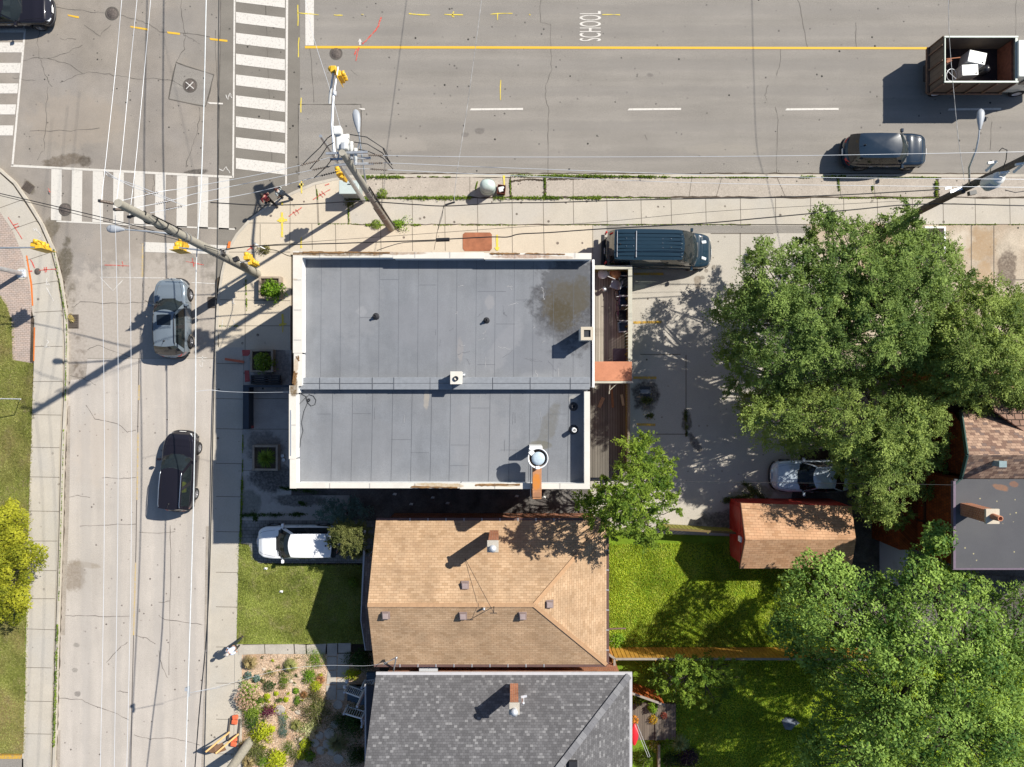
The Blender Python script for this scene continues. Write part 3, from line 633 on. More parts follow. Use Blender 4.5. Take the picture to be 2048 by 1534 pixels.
# ================================================================ buildings
def qpl(pts, z): return [(p.x, p.y, p.z) for p in PL(pts, z)]
M['brick_red'] = brickmat('red_brick', (.30, .09, .055), (.22, .07, .045))
M['brick_orange'] = brickmat('orange_brick', S(206, 126, 78), S(178, 98, 60), (.42, .36, .3))
M['glass'] = plain('window_glass', (.02, .025, .03), .08, spec=.6)
M['cap'] = ground_mat('white_parapet_cap', S(236, 230, 219), .05, 20, .07, 1.2, rough=.55, bump=0, zs=7.6,
    stains=[(690, 507, 90, 5, 0, S(120, 92, 54), .85), (800, 506, 60, 4, 0, S(150, 110, 66), .7), (610, 508, 24, 3, 0, S(120, 90, 50), .8), (1040, 513, 60, 4, 0, S(150, 100, 60), .7), (1110, 515, 34, 3, 0, S(170, 130, 90), .5),
            (587, 772, 7, 22, 0, S(110, 84, 40), .95), (590, 735, 5, 22, 10, S(190, 160, 120), .7), (880, 970, 46, 4, 2, S(190, 160, 110), .75), (1000, 970, 40, 3, 2, S(200, 170, 120), .7), (590, 559, 6, 2, 0, S(200, 170, 130), .5)])
M['membrane'] = ground_mat('grey_roof_membrane', S(139, 142, 147), .16, 60, .11, .8, streak=(1.1, .2, 1), rough=.92, spec=.08, bump=.15, zs=6.95, tint=S(149, 151, 155),
    stains=[(1140, 605, 70, 92, 0, S(90, 90, 93), .95), (1140, 560, 50, 30, 0, S(110, 112, 116), .8), (1128, 604, 40, 42, 0, S(100, 93, 78), .8), (1160, 588, 26, 32, 0, S(100, 95, 84), .7), (1122, 632, 26, 28, 0, S(88, 80, 62), .7),
            (1095, 860, 14, 50, 20, S(120, 118, 112), .7), (1085, 890, 22, 8, 0, S(116, 112, 96), .6),
            (1147, 800, 9, 9, 0, S(196, 192, 184), .6), (1070, 765, 40, 20, 0, S(170, 172, 176), .4), (979, 605, 10, 14, 0, S(176, 172, 170), .5), (853, 800, 5, 18, 0, S(190, 180, 165), .6), (920, 700, 6, 22, 0, S(180, 170, 162), .4),
            (722, 622, 10, 10, 0, S(176, 176, 178), .5), (1050, 700, 70, 50, 0, S(134, 136, 142), .5), (700, 600, 60, 80, 0, S(156, 157, 160), .45), (860, 660, 80, 50, 20, S(140, 141, 146), .45), (720, 880, 90, 50, 0, S(140, 141, 144), .4), (960, 870, 60, 70, 0, S(158, 158, 160), .4), (1010, 690, 20, 60, 30, S(170, 170, 172), .35), (1000, 620, 40, 60, 0, S(146, 148, 154), .35)])
M['curbgrey'] = plain('grey_curb_flashing', S(146, 150, 156), .75, var=.1, obj=False)
M['terracotta'] = ground_mat('copper_pink_canopy', S(206, 142, 110), .12, 40, .14, 1.6, bump=.1)
M['seam'] = plain('seam_dark', S(104, 107, 114), .85, obj=False)

B = T('flat_roofed_building', 'long flat roofed brick building with grey membrane roof and white parapets', 'building', P(880, 740, 0))
ZP, ZD = 7.6, 6.95
OUT = [(586, 503), (1187, 507), (1187, 770), (1180, 770), (1180, 977), (579, 977), (579, 785), (586, 785)]
def shrink(p, d): return (p[0]+(d if p[0] < 880 else -d), p[1]+(d if p[1] < 740 else -d))
g = MB(); g.poly(PL([shrink(p, 2) for p in OUT], ZP), 0, ZD-.02); g.build('wall', M['brick_red'], B)
def rect(mb, x0, y0, x1, y1, zt, z0, z1, mi=0):   # image rectangle measured at height zt
    a, b = P(x0, y1, zt), P(x1, y0, zt); mb.box(a.x, b.x, a.y, b.y, z0, z1, mi)
g = MB(); rect(g, 590, 506, 1186, 775, ZP, ZD-.02, ZD); rect(g, 583, 772, 1178, 974, ZP, ZD-.02, ZD-.006)
seam = MB()
k = 0
x = 605
up = [643, 682, 720, 759, 798, 837, 876, 914, 953, 991, 1029, 1067, 1108, 1148]
for x in up:
    seam.strip(PL([(x, 520), (x-1, 640), (x-2, 754)], ZD), .016, ZD+.003, 0)
for (x0, x1, y) in ((760, 797, 559), (838, 873, 570), (955, 990, 583), (992, 1012, 583), (720, 745, 635), (992, 1030, 648), (1032, 1066, 600), (1108, 1146, 706), (955, 990, 729)):
    seam.strip(PL([(x0, y), (x1, y)], ZD), .018, ZD+.003, 0)
lo = [665, 705, 745, 785, 824, 863, 901, 940, 980, 1020, 1060, 1098, 1137]
for x in lo: seam.strip(PL([(x+.5, 784), (x-1, 880), (x-3, 964)], ZD), .016, ZD+.003, 0)
for (x0, x1, y) in ((634, 662, 828), (706, 742, 827), (783, 822, 879), (822, 858, 905), (902, 938, 890), (942, 978, 816), (900, 936, 931), (1100, 1135, 828), (1000, 1040, 900)):
    seam.strip(PL([(x0, y), (x1, y)], ZD), .012, ZD+.003, 0)
def crackz(mb, pts, wd, z, mi=0, jit=.05, sub=5, zp=None):
    q = []
    for a, b in zip(pts[:-1], pts[1:]):
        for i in range(sub): t_ = i/sub; q.append((a[0]+(b[0]-a[0])*t_+random.uniform(-1, 1)*jit*34, a[1]+(b[1]-a[1])*t_+random.uniform(-1, 1)*jit*34))
    q.append(pts[-1]); mb.strip(PL(q, z if zp is None else zp), wd, z, mi, .7)
wr = MB(); r_ = random.Random(5)
for k in range(26):
    x, y = r_.uniform(900, 1100), r_.uniform(570, 745); a = r_.uniform(0, 3.1); L_ = r_.uniform(6, 26); crackz(wr, [(x, y), (x+math.cos(a)*L_*.5+r_.uniform(-4, 4), y+math.sin(a)*L_*.5), (x+math.cos(a)*L_, y+math.sin(a)*L_)], .018, ZD+.004, k % 2, .05, 4)
for k in range(16):
    x, y = r_.uniform(615, 1150), r_.uniform(540, 950); crackz(wr, [(x, y), (x+r_.uniform(-3, 3), y+r_.uniform(8, 26))], .014, ZD+.004, k % 2, .02, 3)
b0 = len(seam.v); seam.v += wr.v; seam.f += [tuple(b0+k for k in f) for f in wr.f]; seam.m += [m+1 for m in wr.m]; seam.sm += wr.sm; seam.uv += wr.uv
rf = g.build('roof', M['membrane'], B)
so = seam.build('roof_seam', [M['seam'], plain('wrinkle_dark', S(116, 118, 124), .9, obj=False), plain('wrinkle_pale', S(176, 175, 176), .9, obj=False)], rf, local=True); so.parent = rf; 
for v in so.data.vertices: v.co -= wloc(B)
# parapets: walls with overhanging caps
g = MB(); c_ = MB()
def parapet(x0, y0, x1, y1, h=ZP, dz=0): rect(c_, x0, y0, x1, y1, ZP, h-.05+dz, h+dz); rect(g, x0+1.5 if x1-x0 > 8 else x0, y0+1.5, x1-1.5, y1-1.5, ZP, ZD-.3, h-.05+dz)
parapet(600, 503.5, 786, 515, dz=-.01); parapet(786, 504.5, 968, 517, dz=.004); parapet(968, 506, 1183, 518.5, dz=-.006)
parapet(586, 502, 604.5, 706, dz=.012); parapet(587.5, 706.5, 604, 772, dz=0); parapet(579, 771, 597, 787, dz=.02)
parapet(578, 787.5, 592, 918, dz=.01); parapet(579.5, 918.5, 592.5, 977, dz=-.004)
parapet(592.5, 965.5, 920, 976.5, dz=-.01); parapet(920, 966, 1052, 978, dz=.003); parapet(1052, 967, 1180, 978, dz=.012)
parapet(1168.5, 783, 1180, 967, dz=.002)
st_ = MB(); zc_ = ZP+.022
for a, b in (((604, 504.5), (690, 505)), ((690, 505), (780, 505.5)), ((1048, 507.5), (1130, 508.5)), ((975, 507), (1040, 507.5)), ((820, 974), (915, 975)), ((948, 970), (1040, 969)), ((590, 712), (598, 722)), ((585, 742), (586, 768)), ((588, 745), (589, 770))):
    for k in range(3): crackz(st_, [(a[0]+random.uniform(0, 8), a[1]+random.uniform(-.8, .8)), b], random.uniform(.03, .075), zc_+.002*k, 0, .015, 14, ZP)
for x in (640, 700, 760, 830, 900, 1030, 1090, 1150): st_.strip(PL([(x, 503.5), (x, 516)], ZP), .012, zc_+.007, 1)
for x in (660, 740, 830, 990, 1120): st_.strip(PL([(x, 966), (x, 977)], ZP), .012, zc_+.007, 1)
for y in (560, 620, 680, 850): st_.strip(PL([(582 if y > 780 else 588, y), (592 if y > 780 else 603, y)], ZP), .012, zc_+.007, 1)
b0 = len(c_.v); c_.v += st_.v; c_.f += [tuple(b0+k for k in f) for f in st_.f]; c_.m += [m+1 for m in st_.m]; c_.sm += st_.sm; c_.uv += st_.uv
c_.build('parapet_cap', [M['cap'], plain('brown_cap_dirt', S(142, 108, 70), .9, var=.4, scale=4, obj=False), M['seam']], B, bev=.012); g.build('parapet', M['white_paint'], B)
g = MB(); rect(g, 581.3, 820, 583, 911, ZP, ZP+.014, ZP+.045); g.build('cap_rail', M['lamp_grey'], B)
g = MB(); rect(g, 1184.5, 519, 1189, 775, ZD+.1, ZD-.3, ZD+.1); g.build('gravel_stop', M['white_paint'], B, bev=.01)
# raised middle curb
g = MB()
for x0, x1, y0, dz in ((597, 790, 755, 0), (787, 984, 754.5, .02), (981, 1179, 754, .008)):
    rect(g, x0, y0, x1, 779, ZD+.3, ZD-.1, ZD+.36+dz)
for x in (640, 680, 745, 788, 860, 905, 985, 1060, 1140): rect(g, x, 755, x+1.2, 779.4, ZD+.3, ZD, ZD+.395, 1)
rect(g, 597, 766, 1179, 767, ZD+.3, ZD, ZD+.392, 1)
g.build('party_wall_curb', [M['curbgrey'], M['seam']], B, bev=.03)
# roof fittings
M['white_brick'] = brickmat('painted_brick', (.72, .70, .66), (.62, .60, .55), (.5, .48, .45))
g = MB(); a = P(1163, 679, 8.3); b = P(1186, 655, 8.3); g.box(a.x, b.x, a.y, b.y, ZD-.1, 8.22)
ch = g.build('chimney', M['white_brick'], B)
g = MB(); x0, x1, y0, y1 = a.x-.03, b.x+.03, a.y-.03, b.y+.03; t_ = .14
g.box(x0, x1, y0, y0+t_, 8.22, 8.32); g.box(x0, x1, y1-t_, y1, 8.22, 8.32); g.box(x0, x0+t_, y0+t_, y1-t_, 8.22, 8.32); g.box(x1-t_, x1, y0+t_, y1-t_, 8.22, 8.32)
o = g.build('chimney_cap', M['walk_pale'], None); o.parent = ch
for v in o.data.vertices: v.co -= wloc(B)
g = MB(); g.box(x0+t_, x1-t_, y0+t_, y1-t_, 8.2, 8.235); o = g.build('flue', M['dark_metal'], None); o.parent = ch
for v in o.data.vertices: v.co -= wloc(B)
def under(mb, name, mats, par, **k):      # a sub-part: child of a part whose own origin sits on its thing
    o = mb.build(name, mats, None, **k); o.parent = par; off = wloc(par)
    for v in o.data.vertices: v.co -= off
    return o
a = P(902, 767, 8.0); b = P(923, 744, 8.0)
g = MB(); g.box(a.x, b.x, a.y, b.y, ZD-.1, 7.95); ch = g.build('chimney', M['white_brick'], B, bev=.02)
g = MB(); g.box(a.x-.03, b.x+.03, a.y-.03, b.y+.03, 7.95, 8.02); under(g, 'chimney_cap', M['cap'], ch)
g = MB(); g.lathe(P(912, 757, 8.02), [(.12, 0), (.12, .08), (.08, .08), (.08, .0)], 12); under(g, 'flue', M['dark_metal'], ch)
g = MB(); g.lathe(P(928, 750, ZD), [(.1, 0), (.09, .3), (.0, .32)], 10); g.build('vent_pipe', M['steel'], B)
for px, py, r in ((752, 633, .11), (973, 641, .10)):
    g = MB(); c = P(px, py, ZD); g.lathe(c, [(r*1.6, .0), (r*1.2, .03), (r*.9, .16), (r*.55, .22), (r*.55, .3), (r*.4, .3), (r*.35, .1), (0, .1)], 16); g.build('vent_pipe', M['dark_metal'], B)
g = MB(); g.lathe(P(1147, 813, ZD), [(.22, .005), (.12, .04), (.1, .12), (.07, .12), (.06, .02), (0, .02)], 16); g.build('vent_pipe', M['dark_metal'], B)
g = MB(); c = P(1147, 859, ZD); g.lathe(c, [(.24, .0), (.15, .05), (.13, .08)], 16, 1); g.lathe(c, [(.11, 0), (.11, .5), (.08, .5), (.08, .3), (0, .3)], 14); g.build('vent_pipe', [M['white_paint'], M['dark_metal']], B)
# kitchen exhaust fan and rusty duct
F_ = T('exhaust_fan', 'round white rooftop exhaust fan with pale disc on a rusty duct', 'exhaust fan', P(1076, 918, ZD))
c = P(1076, 916.5, 8.5)
g = MB(); g.lathe(c, [(.26, -.42), (.30, -.4), (.46, -.02), (.475, .0), (.475, .05), (.44, .05), (.42, .0), (.33, -.30), (0, -.30)], 36); g.build('bowl', [M['white_paint']], F_)
g = MB(); g.lathe(c, [(.405, -.04), (.335, -.27), (0, -.275)], 36); g.build('bowl_lining', [plain('greasy_lining', S(128, 112, 104), .7)], F_)
g = MB(); g.lathe(c+Vector((.01, -.01, 0)), [(.30, -.02), (.31, .02), (.30, .06), (.15, .085), (0, .09)], 32); g.build('motor_cap', plain('pale_blue_cap', S(206, 222, 232), .35), F_)
g = MB(); g.obox(c+Vector((-.02, -.42, .07)), (.17, .14, .03)); g.build('bracket', M['white_paint'], F_); g = MB(); g.obox(c+Vector((-.3, .27, .075)), (.2, .22, .03), R(-45)); g.build('bracket', M['white_paint'], F_)
g = MB(); c2 = P(1072, 897, 8.0); g.box(c2.x-.3, c2.x+.3, c2.y-.07, c2.y+.09, ZD, 8.0); g.beam(c2+Vector((-.3, 0, .0)), P(1058, 905, ZD), .05, .05); g.build('stand', M['white_paint'], F_)
M['duct'] = ground_mat('rusty_duct', S(196, 140, 100), .12, 30, .16, 2.0, rough=.75, bump=.1, zs=8.1, stains=[(1073, 962, 8, 14, 0, S(226, 140, 50), .9), (1073, 990, 18, 5, 0, S(150, 110, 86), .6)])
g = MB(); a = P(1065, 935, 8.1); b = P(1083, 994, 8.05)
g.box(a.x, b.x, b.y, a.y+.1, 7.72, 8.1); g.box(a.x+.006, b.x-.006, b.y-.1, b.y+.3, 2.0, 8.04); g.box(a.x-.015, b.x+.015, b.y+.33, b.y+.37, 7.7, 8.115)
g.build('duct', M['duct'], F_, bev=.01)
g = MB(); g.tube([P(1061, 925, 7.6), P(1061, 972, 7.75), P(1062, 994, 7.75)], .025); g.build('conduit', M['steel'], F_)
# coiled cable on the roof
g = MB(); c = P(618, 800, ZD+.03)
coil = [c+Vector((math.cos(a*.5)*(.06+.0*a), math.sin(a*.5)*.06, .02)) for a in range(13)]
loop = [P(x, y, ZD+.02) for x, y in ((602, 787), (612, 793), (616, 806), (622, 812), (630, 809), (632, 800), (627, 792), (618, 789), (612, 796), (615, 806), (608, 822), (603, 845), (606, 862), (601, 880), (600, 893), (594, 900))]
g.tube(loop, .012, 5); g.tube(coil, .02, 5); g.tube([P(594, 812, ZD+.02), P(604, 803, ZD+.02), P(613, 793, ZD+.02)], .01, 4)
tag(g.build('coiled_cable', M['cable']), 'thin dark cable coiled on the lower roof corner', 'cable')
# windows on the street sides (seen from other positions)
def wallwin(par, a, b, z0, z1, out, mat=M['glass'], name='window'):
    g = MB(); d = (b-a).normalized(); o3 = Vector((out[0], out[1], 0)); mid = (a+b)/2; L = (b-a).length; rz = math.atan2(d.y, d.x)
    g.obox(Vector((mid.x, mid.y, (z0+z1)/2))+o3*.012, (L, .05, z1-z0), rz); w_ = g.build(name, mat, par)
    g = MB(); zc = (z0+z1)/2
    for s_ in (-1, 1):
        q = mid+d*s_*(L/2+.03); g.obox(Vector((q.x, q.y, zc))+o3*.03, (.07, .1, z1-z0+.12), rz)
        g.obox(Vector((mid.x, mid.y, zc+s_*((z1-z0)/2+.03)))+o3*.035, (L-.012, .1, .07), rz)
    g.obox(Vector((mid.x, mid.y, zc))+o3*.03, (.05, .09, z1-z0-.01), rz)
    under(g, 'window_frame', M['white_paint'], w_)
WX = P(581, 700, ZP).x+.03; NY = P(700, 506, ZP).y-.03
for yy in (4.9, 2.3, -.4, -3.0): wallwin(B, Vector((WX, yy-.6, 0)), Vector((WX, yy+.6, 0)), 4.2, 5.7, (-1, 0))
for xx in (-9.5, -6.3, -3.1, .2, 3.2): wallwin(B, Vector((xx-.6, NY, 0)), Vector((xx+.6, NY, 0)), 4.2, 5.7, (0, 1))
for yy in (4.4, -3.3): wallwin(B, Vector((WX, yy-1.1, 0)), Vector((WX, yy+1.1, 0)), .8, 2.6, (-1, 0))
g = MB(); g.box(WX-.04, WX+.02, -.6, .4, .1, 2.3); g.build('door', plain('dark_door', (.05, .045, .05), .5), B)

# ---------------- tan shingled house
TAN = shingle('tan_shingles', [S(196, 162, 128), S(208, 176, 142), S(186, 153, 119)], .29, .128, .009, .66, .18)
M['brown_gutter'] = plain('brown_gutter', S(112, 86, 80), .5, var=.1)
M['white_gutter'] = plain('white_gutter', S(214, 212, 214), .45, var=.06)
M['siding'] = plain('pale_siding', S(196, 188, 176), .8, obj=False)
TH = T('tan_roofed_house', 'bungalow with a tan shingled hip roof and brown gutters', 'house', P(980, 1180, 0))
ze, zr = 3.7, 5.2
A1, A2, A3, A4 = P(752, 1041, ze), P(1213, 1041, ze), P(1213, 1329, ze), P(748, 1329, ze)
R1, R2 = P(735, 1210, zr), P(1068, 1210, zr)
def slope_uv(pts, e0, e1):        # u along the eave, v up the slope
    u = (e1-e0).normalized(); n = (pts[1]-pts[0]).cross(pts[2]-pts[0]).normalized(); v = n.cross(u).normalized()
    return [((q-e0).dot(u), (q-e0).dot(v)) for q in pts]
g = MB()
for pts, e0, e1 in (([A2, A1, R1, R2], A1, A2), ([A4, A3, R2, R1], A4, A3), ([A3, A2, R2], A3, A2)): g.flat(pts, 0, slope_uv(pts, e0, e1))
roof = g.build('roof', TAN, TH)
so = roof.modifiers.new('thick', 'SOLIDIFY'); so.thickness = .09; so.offset = -1
g = MB(); 
for a, b in ((R2, A2), (R2, A3), (R1, R2)): g.beam(a+Vector((0, 0, .012)), b+Vector((0, 0, .012)), .2, .03)
under(g, 'ridge_cap', plain('tan_ridge_cap', S(200, 160, 122), .9, var=.1), roof)
g = MB()
for a, b, o_ in ((A1, A2, (0, .07)), (A3, A4, (0, -.07)), (A2, A3, (.07, 0))):
    dd = Vector((o_[0], o_[1], -.06)); g.beam(a+dd, b+dd, .13, .1)
gt = g.build('gutter', M['brown_gutter'], TH)
for q, sz in [(P(820+x*36, 1039, ze+.01), (.03, .16, .03)) for x in range(9)]+[(P(800+x*36, 1331, ze+.01), (.03, .16, .03)) for x in range(9)]+[(P(1215, 1060+y*40, ze+.01), (.16, .03, .03)) for y in range(7)]:
    g = MB(); g.obox(q, sz); under(g, 'gutter_strap', M['alu'], gt)
g = MB()
g.hexa([P(765, 1052, ze).xy.to_3d(), P(1200, 1052, ze).xy.to_3d(), P(1200, 1318, ze).xy.to_3d(), P(765, 1318, ze).xy.to_3d()][::-1], [v-Vector((0, 0, .15)) for v in (P(765, 1052, ze), P(1200, 1052, ze), P(1200, 1318, ze), P(765, 1318, ze))][::-1])
wl = P(766, 1052, ze); a, b, c = P(766, 1056, ze), P(766, 1316, ze), P(758, 1208, zr)
g.add([(wl.x, a.y, ze-.16), (wl.x, b.y, ze-.16), (wl.x, R1.y, zr-.2)], [(0, 1, 2)]); g.build('wall', M['brick_orange'], TH)
# porch roof strip below the gable
g = MB(); pr = [P(731, 1112, 2.75), P(724, 1240, 2.75), P(733, 1300, 2.75), P(760, 1300, 3.1), P(760, 1112, 3.1)]
g.flat(pr[::-1], 0, [(p.y, p.x) for p in pr[::-1]]); pt = g.build('porch_roof', shingle('brown_grey_shingles', [S(128, 112, 106), S(112, 98, 94), S(142, 126, 118)], .3, .14, .012, .5), TH)
m_ = pt.modifiers.new('thick', 'SOLIDIFY'); m_.thickness = .08
g = MB(); g.beam(P(730, 1060, 2.7), P(723, 1240, 2.7), .1, .1); g.beam(P(723, 1240, 2.7), P(732, 1300, 2.7), .1, .1); g.build('porch_gutter', M['white_gutter'], TH)
for px, py in ((733, 1120), (728, 1236), (735, 1296)): g = MB(); g.tube([P(px, py, 2.7), P(px, py, 2.7)-Vector((0, 0, 2.6))], .06); g.build('porch_post', M['white_paint'], TH)
def rz_at(px, py):   # height of tan roof at a point in the photo (north/south slopes)
    lo_, hi_ = (R1.y, A1.y) if py < 1210 else (R1.y, A4.y); z = 4.5
    for _ in range(20):
        q = P(px, py, z); f = (q.y-R1.y)/(hi_-R1.y); z = zr-(zr-ze)*max(0, min(1, f))
    return z
for px, py, h in ((930, 1167, .2), (772, 1227, .2), (926, 1228, .2), (1045, 1228, .2)):
    z = rz_at(px, py); c = P(px, py+3, z)
    g = MB(); g.obox(c+Vector((0, 0, .03)), (.42, .42, .1), 0, 0, 0, R(12 if py > 1210 else -12)); g.obox(c+Vector((0, 0, .16)), (.34, .34, .1), 0, 0, 0, R(6)); g.obox(c+Vector((0, 0, .22)), (.28, .28, .03), 0, 1)
    g.build('roof_vent', [plain('weathered_vent', S(150, 132, 128), .5), plain('vent_top', S(178, 160, 156), .4)], TH, bev=.02)
z = 4.75; c = P(1099, 1209, z+.25); g = MB(); g.obox(c-Vector((0, 0, .1)), (.42, .42, .1), 0, 0, R(15)); g.obox(c+Vector((0, 0, .03)), (.34, .34, .1)); g.obox(c+Vector((0, 0, .09)), (.28, .28, .03), 0, 1)
g.build('roof_vent', [plain('weathered_vent2', S(150, 132, 128), .5), plain('vent_top2', S(178, 160, 156), .4)], TH, bev=.02)
g = MB(); g.lathe(P(968, 1215, 5.1), [(.07, 0), (.06, .3), (.0, .31)], 10); g.build('vent_pipe', M['steel'], TH)
# mast on the ridge with two guy wires
g = MB(); q = P(988, 1213, zr); g.tube([q, q+Vector((-.0, -.0, 1.0))], .022); g.obox(q+Vector((0, 0, 1.0)), (.34, .03, .03)); 
g.tube([q+Vector((0, 0, .9)), P(930, 1117, rz_at(930, 1117)+.02)], .012, 4); g.build('aerial_mast', M['dark_metal'], TH)
# chimney
def chimney(par, x0, x1, yb, yt, zb, zt, mat, capc, pot=True):
    """brick chimney: base seen at yb, top seen near yt"""
    a = P(x0, yt+12, zt); b = P(x1, yt-12, zt); g = MB(); g.box(a.x+.05, b.x-.05, a.y+.05, b.y-.05, zb, zt-.1)
    ch = g.build('chimney', mat, par)
    g = MB(); g.box(a.x, b.x, a.y, b.y, zt-.1, zt); under(g, 'chimney_cap', capc, ch, bev=.015)
    if pot:
        m = (a+b)/2; g = MB(); g.lathe(Vector((m.x, m.y-.04, zt)), [(.12, 0), (.12, .22), (.17, .24), (.19, .3), (.05, .38), (0, .39)], 18); under(g, 'chimney_pot', M['alu'], ch)
chimney(TH, 974, 997, 1050, 1093, 4.2, 6.75, M['brick_orange'], M['walk'])

# ---------------- grey shingled house
GREY = shingle('grey_shingles', [(*S(104, 103, 105), 0), (*S(114, 113, 115), .38), (*S(124, 123, 125), .62), (*S(114, 113, 115), .77), (*S(145, 144, 145), .915)], .18, .125, .006, .6, .10)
M['brown_siding'] = None
GH = T('grey_roofed_house', 'house with a mottled grey shingled roof at the bottom edge', 'house', P(1000, 1480, 0))
ze2, zr2 = 3.9, 7.0
G1, G2 = P(752, 1350, ze2), P(1259, 1350, ze2)
G3 = P(1259, 1850, ze2); yr = P(0, 1610, zr2).y
lean = P(719, 1600, zr2)
RG1 = Vector((lean.x, yr, zr2)); RG2 = Vector((P(1060, 1610, zr2).x, yr, zr2)); G4 = Vector((G1.x, G3.y, ze2))
g = MB()
for pts, e0, e1 in (([G2, G1, RG1, RG2], G1, G2), ([G4, G3, RG2, RG1], G4, G3), ([G3, G2, RG2], G3, G2)): g.flat(pts, 0, slope_uv(pts, e0, e1))
roof = g.build('roof', GREY, GH); m_ = roof.modifiers.new('thick', 'SOLIDIFY'); m_.thickness = .09; m_.offset = -1
d = (RG2-G2); n = 26
g = MB()
for k in range(n):
    a = G2+d*(k/n+.003); b = G2+d*((k+1.15)/n); g.add([(p.x+q[0], p.y+q[1], p.z+.03+(0, .012, .012, 0)[i_]) for i_, (p, q) in enumerate(((a, (-.12, .12)), (b, (-.12, .12)), (b, (.12, -.12)), (a, (.12, -.12))))], [(3, 2, 1, 0)], (k*7 % 5) % 3)
under(g, 'hip_cap', [plain('hip_a', S(122, 122, 126), .9, obj=False), plain('hip_b', S(134, 134, 137), .9, obj=False), plain('hip_c', S(114, 114, 118), .9, obj=False)], roof)
g = MB()
for a, b, o_ in ((G1, G2, (0, .07)), (G2, G3, (.07, 0))):
    dd = Vector((o_[0], o_[1], -.05)); g.beam(a+dd+Vector((0, 0, 0)), b+dd+(Vector((.14, 0, 0)) if o_[1] else Vector((0, 0, 0))), .15, .1)
g.build('gutter', M['white_gutter'], GH)
g = MB(); g.box(G1.x+.4, G2.x-.35, G3.y, G1.y-.35, 0, ze2-.12)
g.add([(G1.x+.4, G1.y-.35, ze2-.12), (G1.x+.4, G4.y, ze2-.12), (G1.x+.4, yr, zr2-.4)], [(0, 1, 2)])
g.build('wall', M['brick_orange'], GH)
g = MB(); g.obox(P(857, 1336, 3.2), (1.0, .35, .05), 0, 0); g.build('window_hood', M['alu'], GH)
g = MB(); a, b = P(845, 1342, 2.4), P(880, 1342, 2.4); g.box(a.x, b.x, a.y-.05, a.y+.1, 1.3, 2.4); g.build('window', M['glass'], GH)
chimney(GH, 1018, 1039, 1375, 1418, 4.4, 6.7, M['brick_orange'], M['walk'])
g = MB(); g.lathe(P(1046, 1400, 5.4), [(.07, -.3), (.06, .3), (.08, .35), (0, .36)], 10); g.obox(P(1048, 1393, 5.5), (.3, .12, .03), R(10)); g.build('vent_pipe', M['alu'], GH)
g = MB(); g.obox(P(1146, 1530, 6.0), (.42, .42, .2)); g.build('roof_vent', M['dark_metal'], GH)
# front verandah: dark roof edge, deck, steps with white railings
M['blue_deck'] = wood('blue_grey_boards', S(104, 122, 136), S(88, 106, 122), .13, R(90), gap=.08)
VH = T('front_porch', 'blue grey front porch steps with white railings', 'porch', P(715, 1390, 0))
g = MB()
a, b = P(733, 1346, .9), P(760, 1480, .9); g.box(a.x, b.x, b.y, a.y, .7, .9)
g.build('deck', M['blue_deck'], VH)
g = MB()
for k in range(4):
    a = P(696+k*9, 1372, .2+k*.2); b = P(733, 1402, .2+k*.2); a1 = P(697+k*10, 1370+k*2, .2); 
    g.box(-9.6+k*.27, P(733, 1, .9).x, P(0, 1406, .5).y, P(0, 1374, .5).y, .05, .22+k*.17)
g.build('step', M['blue_deck'], VH)
M['porch_white'] = plain('white_railing', S(225, 228, 235), .45, var=.04)
def railing(a, b, h, nb, name='railing'):
    g = MB(); up = Vector((0, 0, h))
    g.beam(a+up, b+up, .07, .05); g.beam(a+Vector((0, 0, .12)), b+Vector((0, 0, .12)), .05, .05)
    for k in range(1, nb): q = a+(b-a)*k/nb; g.beam(q+Vector((0, 0, .14)), q+up-Vector((0, 0, .03)), .03, .03)
    for q in (a, b): g.beam(q-Vector((0, 0, .0)), q+up+Vector((0, 0, .1)), .1, .1)
    g.build(name, M['porch_white'], VH)
railing(P(697, 1369, .25), P(728, 1380, .85), .95, 9); railing(P(696, 1411, .25), P(731, 1421, .85), .95, 8); railing(P(731, 1360, .9), P(752, 1357, .9), .95, 6); railing(P(731, 1424, .9), P(731, 1436, .9), .95, 2)
g = MB(); 
for q in (P(690, 1374, 1.2), P(694, 1363, 1.2)): g.lathe(q, [(0, -.1), (.09, -.06), (.12, .0), (.09, .07), (0, .1)], 12)
g.build('post_ball', M['porch_white'], VH)
g = MB(); g.tube([P(733, 1374, 0.9), P(733, 1374, .9)+Vector((0, 0, 2.4))], .07); g.build('porch_post', M['porch_white'], VH)
g = MB(); a = P(732, 1372, 3.5); b = P(760, 1700, 3.5); g.box(a.x, b.x, b.y, a.y, 3.3, 3.46); g.build('porch_ceiling', plain('dark_porch_roof', S(70, 72, 80), .8), VH)
g = MB(); g.box(a.x-.09, a.x, b.y, a.y+.05, 3.3, 3.42); g.build('porch_gutter', M['white_gutter'], VH)
g = MB()
g.tube([P(787, 1342, 3.5), P(792, 1318, 4.6), P(793, 1314, 4.7)], .04); g.lathe(P(793, 1315, 4.75), [(0, -.05), (.07, 0), (.05, .08), (0, .1)], 10); g.tube([P(766, 1330, 4.2), P(780, 1321, 4.5), P(792, 1315, 4.65)], .02)
tag(g.build('service_mast', M['steel']), 'grey service mast bending over the gutter between the two houses', 'service mast')
g = MB(); g.tube([P(1216, 1258, 3.1), P(1236, 1257, 2.6), P(1251, 1257, 2.4)], .05); tag(g.build('downpipe_extension', M['brown_gutter']), 'brown pipe sticking out over the back lawn from the tan house', 'pipe')

